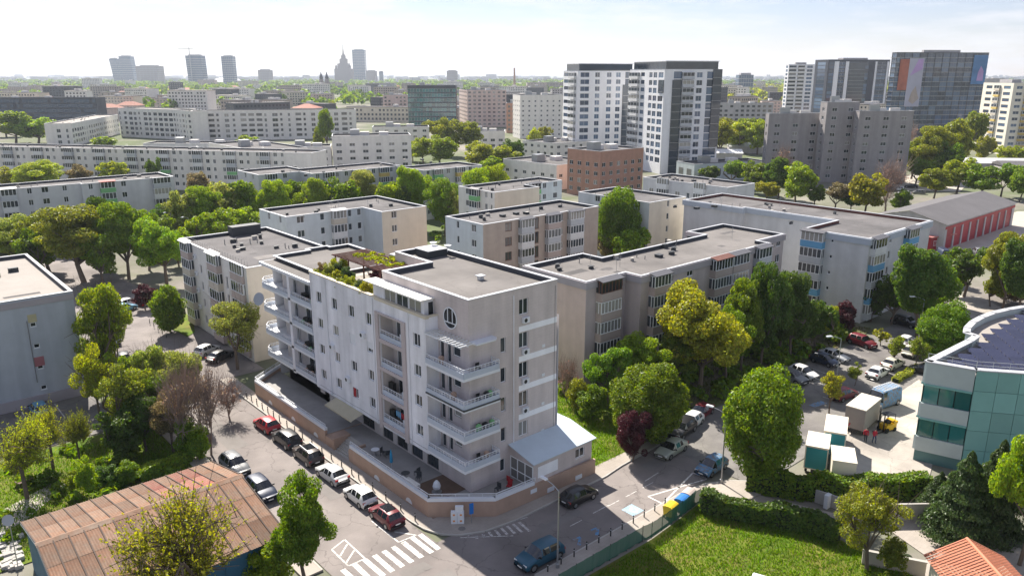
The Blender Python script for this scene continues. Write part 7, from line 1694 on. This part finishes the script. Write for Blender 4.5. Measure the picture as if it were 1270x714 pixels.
for y in (1.0, 3.4, 6.0, 8.4, 11.1, 12.5, 14.6, 16.8, 18.9, 21.2, 23.5, 25.4, 27.4, 29.4, 31.0, 32.6, 34.2, 35.8, 37.4, 39.0): bollard(-5.85, y, 'dark steel bollard between the car row and the terrace wall', 'bollards beside the car row')
for i in range(11): bollard(-1.9 + i * 1.56, -12.62, 'dark steel bollard along the fenced lawn pavement', 'bollards along the lawn pavement')
for i in range(5): x, y = at(186 + i * 5.2, 402 + i * 4.4); bollard(x, y, 'dark bollard beside the grass island', 'bollards at the grass island')
# green netted fence
m = bpy.data.materials.new('green_net'); MATS['green_net'] = m; t_, p_ = nodes(m); p_.inputs['Base Color'].default_value = (.02, .12, .075, 1); p_.inputs['Roughness'].default_value = .8; p_.inputs['Alpha'].default_value = .82
fn = thing('mesh_fence', 'green netted wire fence between pavement and lawn', 'fence', (-2.9, -14.9, 0))
FP = [(-2.9, -14.9), (1.1, -14.9), (7.5, -14.95), (8.6, -15.1), (11.8, -14.9), (16.9, -14.4)]
for a, b in zip(FP, FP[1:]):
    L_ = math.dist(a, b); k = max(1, round(L_ / 2))
    for i in range(k):
        p, q = Vector(a).lerp(Vector(b), i / k), Vector(a).lerp(Vector(b), (i + 1) / k); o = Vector((-2.9, -14.9))
        f = MB(); n = 5
        for e_ in range(n): u0, u1 = p.lerp(q, e_ / n) - o, p.lerp(q, (e_ + 1) / n) - o; w0, w1 = .06 * math.sin(e_ * 2.1 + i), .06 * math.sin(e_ * 2.1 + 2.1 + i); f.quad((u0.x, u0.y + w0, .1), (u1.x, u1.y + w1, .1), (u1.x, u1.y + w1 * .4, 1.55), (u0.x, u0.y + w0 * .4, 1.55))
        f.build('net_panel', MATS['green_net'], fn); MB().tube((*(p - o), -.02), (*(p - o), 1.65), .03, n=6).build('post', MATS['metal_dark'], fn)
# bins
def bin_(px, py, m, lidm, label, rz):
    x, y = at(px, py); t = thing('waste_container', label, 'container', (x, y, .13), rz)
    b = MB().box(-.62, .62, -.5, .5, .2, 1.1); b.v = [(a * (1 if c > .5 else .86), d * (1 if c > .5 else .86), c) for a, d, c in b.v]; b.build('bin_body', MATS[m], t)
    l = MB(); n = 6
    for i in range(n):
        a0, a1 = math.pi * i / n, math.pi * (i + 1) / n; l.quad((-.66, -.54 * math.cos(a0), 1.1 + .22 * math.sin(a0)), (.66, -.54 * math.cos(a0), 1.1 + .22 * math.sin(a0)), (.66, -.54 * math.cos(a1), 1.1 + .22 * math.sin(a1)), (-.66, -.54 * math.cos(a1), 1.1 + .22 * math.sin(a1)))
    for s in (-.66, .66): l.poly([(s, -.54 * math.cos(math.pi * i / n), 1.1 + .22 * math.sin(math.pi * i / n)) for i in range(n + 1)])
    l.build('lid', MATS[lidm], t)
    for sx in (-.5, .5):
        for sy in (-.38, .38): MB().tube((sx - .03, sy, .1), (sx + .03, sy, .1), .1, n=8).build('wheel', MATS['rubber'], t)
M('bin_yellow', (.6, .42, .02), rough=.5, var=.08); M('bin_blue', (.03, .16, .45), rough=.5, var=.08)
bin_(831, 641, 'bin_yellow', 'bin_yellow', 'yellow waste container beside the green fence', rad(10)); bin_(845, 632, 'bin_blue', 'bin_blue', 'blue waste container beside the yellow one', rad(10)); bin_(853, 624, 'trim_white', 'balcony_pink', 'white waste container with a pinkish lid behind the blue one', rad(10))
# yard walls, cabinet
yw = thing('yard_wall', 'pale concrete yard wall below the ivy hedge', 'wall', (0, 0, 0)); pts = [at(1045, 648), at(1100, 646), at(1158, 645)]
for a, b in zip(pts, pts[1:]):
    k = round(math.dist(a, b) / 2.5)
    for i in range(k):
        p, q = Vector(a).lerp(Vector(b), i / k), Vector(a).lerp(Vector(b), (i + .985) / k); d = (q - p).normalized(); n = Vector((-d.y, d.x)) * .2
        MB().prism([tuple(p), tuple(q), tuple(q + n), tuple(p + n)], -.02, 1.75).build('wall_panel', MATS['concrete'], yw)
yw2 = thing('yard_wall', 'short concrete wall with a white meter box beside the hedge gap', 'wall', (0, 0, 0)); a, b = Vector(at(1010, 622)), Vector(at(1040, 632)); d = (b - a).normalized(); n = Vector((-d.y, d.x)) * .2
MB().prism([tuple(a), tuple(b), tuple(b + n), tuple(a + n)], -.02, 1.3).build('wall_panel', MATS['concrete'], yw2)
p = a.lerp(b, .55) - n * 1.2; MB().box(p.x - .35, p.x + .35, p.y - .2, p.y + .2, 0, 1.4).build('meter_box', MATS['trim_white'], yw2)
x, y = at(1107, 706); lw = thing('garden_wall', 'weathered white garden wall stub beside the olive shrubby tree', 'wall', (x, y, 0), rad(-62)); MB().box(-2.4, 2.4, -.12, .12, -.02, 1.3).build('wall_panel', MATS['concrete_pale'], lw); MB().box(-2.45, 2.45, -.16, .16, 1.302, 1.38).build('coping', MATS['concrete'], lw)
x, y = at(1123, 702); gb = thing('garden_bin', 'small green garden bin beside the tiled cottage', 'bin', (x, y, 0)); MB().lathe([(.3, 0), (.38, .9), (.4, .95)], n=12).build('bin_body', MATS['balcony_green'], gb); MB().lathe([(.42, .955), (.4, 1.02), (.1, 1.1)], n=12).build('lid', MATS['hedge_core'], gb)
# left garden: slab path, table, rubble
sheet('garden_path', [at(0, 660), at(28, 648), at(85, 600), at(70, 596), at(0, 634)], .036, 'concrete_pale')
x, y = at(31, 603); gt = thing('garden_table', 'small weathered wooden table on the garden grass', 'table', (x, y, .03), rad(20)); MB().box(-.7, .7, -.45, .45, .68, .74).build('table_top', MATS['deck_wood'], gt)
for sx in (-.62, .56):
    for sy in (-.38, .32): MB().box(sx, sx + .06, sy, sy + .06, 0, .68).build('leg', MATS['deck_wood'], gt)
rb = MB(); r5 = random.Random(4)
for i in range(160):
    px, py = r5.uniform(2, 26), r5.uniform(664, 706); x, y = at(px, py); a = r5.uniform(.08, .3); rb.box(x - a, x + a, y - a * .7, y + a * .7, -.02, a * r5.uniform(.5, 1.4))
o = rb.build('rubble', MATS['concrete']); tag(o, 'heap of broken rubble beside the shed gable', 'rubble', kind='stuff')
# dish on the corner house
ds = MB().lathe([(.05, 0), (.45, .08), (.8, .28), (.85, .32)], n=18); o = ds.build('satellite_dish', MATS['metal_grey'], mb_, (-1.9, 41.3, 11.9)); o.rotation_euler = (rad(70), 0, rad(-65))

# ------------------------------------------------------------------ people in the yard
def person(x, y, rz, jacket, trousers, label, arm=(.25, .1), stride=.12):
    J = {'pel': (0, 0, .95), 'spine': (0, .01, 1.2), 'chest': (0, .0, 1.4), 'neck': (0, .02, 1.52), 'head': (0, .04, 1.62), 'crown': (0, .03, 1.74),
         'hl': (-.1, 0, .9), 'kl': (-.11, .04 + stride, .5), 'al': (-.11, stride * .9, .09), 'tl': (-.12, stride + .16, .04), 'hr': (.1, 0, .9), 'kr': (.11, .03 - stride * .5, .5), 'ar': (.11, -stride, .09), 'tr': (.12, -stride + .16, .04),
         'sl': (-.19, 0, 1.4), 'el': (-.26, .02, 1.13), 'wl': (-.25, arm[0], .95), 'fl': (-.24, arm[0] + .08, .88), 'sr': (.19, 0, 1.4), 'er': (.26, .02, 1.13), 'wr': (.25, arm[1], .95), 'fr': (.24, arm[1] + .08, .88)}
    Rr = dict(pel=.15, spine=.14, chest=.16, neck=.055, head=.095, crown=.07, hl=.095, kl=.065, al=.045, tl=.04, hr=.095, kr=.065, ar=.045, tr=.04, sl=.075, el=.055, wl=.04, fl=.035, sr=.075, er=.055, wr=.04, fr=.035)
    E_ = ['pel spine', 'spine chest', 'chest neck', 'neck head', 'head crown', 'pel hl', 'hl kl', 'kl al', 'al tl', 'pel hr', 'hr kr', 'kr ar', 'ar tr', 'chest sl', 'sl el', 'el wl', 'wl fl', 'chest sr', 'sr er', 'er wr', 'wr fr']
    keys = list(J); me = bpy.data.meshes.new('person'); me.from_pydata([J[k] for k in keys], [tuple(keys.index(q) for q in e_.split()) for e_ in E_], [])
    o = bpy.data.objects.new('person', me); col.objects.link(o); me.skin_vertices or o.modifiers.new('skin', 'SKIN')
    if not o.modifiers: o.modifiers.new('skin', 'SKIN')
    if not me.skin_vertices: me.attributes
    for i, k in enumerate(keys):
        sv = me.skin_vertices[0].data[i]; sv.radius = (Rr[k], Rr[k] * (.72 if k in ('pel', 'spine', 'chest') else 1)); sv.use_root = k == 'pel'
    s = o.modifiers.new('sub', 'SUBSURF'); s.levels = s.render_levels = 1
    dg = bpy.context.evaluated_depsgraph_get(); m2 = bpy.data.meshes.new_from_object(o.evaluated_get(dg)); o.modifiers.clear(); o.data = m2
    m2.materials.clear()
    for q in (jacket, trousers, 'skin', 'black_plastic'): m2.materials.append(MATS[q])
    for p in m2.polygons:
        c = p.center; hand = abs(c.x) > .17 and c.z < .93 and c.z > .75
        p.material_index = 3 if c.z > 1.68 or c.z < .1 or (c.z > 1.6 and c.y < .02) else 2 if c.z > 1.5 or hand else 0 if c.z > .93 or abs(c.x) > .2 else 1
        p.use_smooth = True
    o.location = (x, y, .014); o.rotation_euler = (0, 0, rz); tag(o, label, 'person')
M('cloth_red', (.4, .02, .04), rough=.8, var=.05); M('cloth_dark', (.02, .022, .03), rough=.9, var=.05); M('cloth_blue', (.03, .05, .12), rough=.9, var=.05)
for px, py, rz, tr_, lab, arm in ((1062, 531, 40, 'cloth_dark', 'person in a red jacket standing at the truck tail', (.3, .2)), (1073, 548, 100, 'cloth_dark', 'person in red jacket and dark trousers standing in the yard facing the truck', (.1, .05)), (1083.5, 549, 150, 'cloth_blue', 'person in red jacket and blue trousers standing alone in the yard', (.05, .25)), (1054, 538, -30, 'cloth_dark', 'person in a red jacket bending by the white delivery truck', (.4, .4))):
    x, y = at(px, py); person(x, y, rad(rz), 'cloth_red', tr_, lab, arm)

# ------------------------------------------------------------------ look-alike trees: tell them apart by size where there are few
byl = {}
for o in list(bpy.data.objects):
    if o.parent is None and o.get('category') in ('tree', 'shrub') and o.get('group'): byl.setdefault(o['label'], []).append(o)
for lab, os_ in byl.items():
    if len(os_) < 2: os_[0].pop('group', None) if 'group' in os_[0] else None; continue
    os_.sort(key=lambda o: -o.children[0].scale.z * o.children[0].scale.x); g0 = lab; n = len(os_)
    for o in os_: o['group'] = g0
    if n == 2: ws = ['larger', 'smaller']
    elif n == 3: ws = ['largest', 'middle-sized', 'smallest']
    else: ws = ['largest'] + ['middle-sized'] * (n - 2) + ['smallest']
    for o, w in zip(os_, ws): o['label'] = w + ' ' + lab

# ------------------------------------------------------------------ the air
hzb = MB().box(-7000, 9500, -600, 12000, -1.2, 190)
m = bpy.data.materials.new('haze_air'); m.use_nodes = True; t = m.node_tree; t.nodes.clear()
o_ = t.nodes.new('ShaderNodeOutputMaterial'); v_ = t.nodes.new('ShaderNodeVolumePrincipled')
v_.inputs['Color'].default_value = (.78, .87, 1, 1); v_.inputs['Density'].default_value = .00008; v_.inputs['Anisotropy'].default_value = .3
t.links.new(v_.outputs['Volume'], o_.inputs['Volume'])
o = hzb.build('haze', m); tag(o, 'pale blue haze over the whole town', 'haze', kind='stuff')
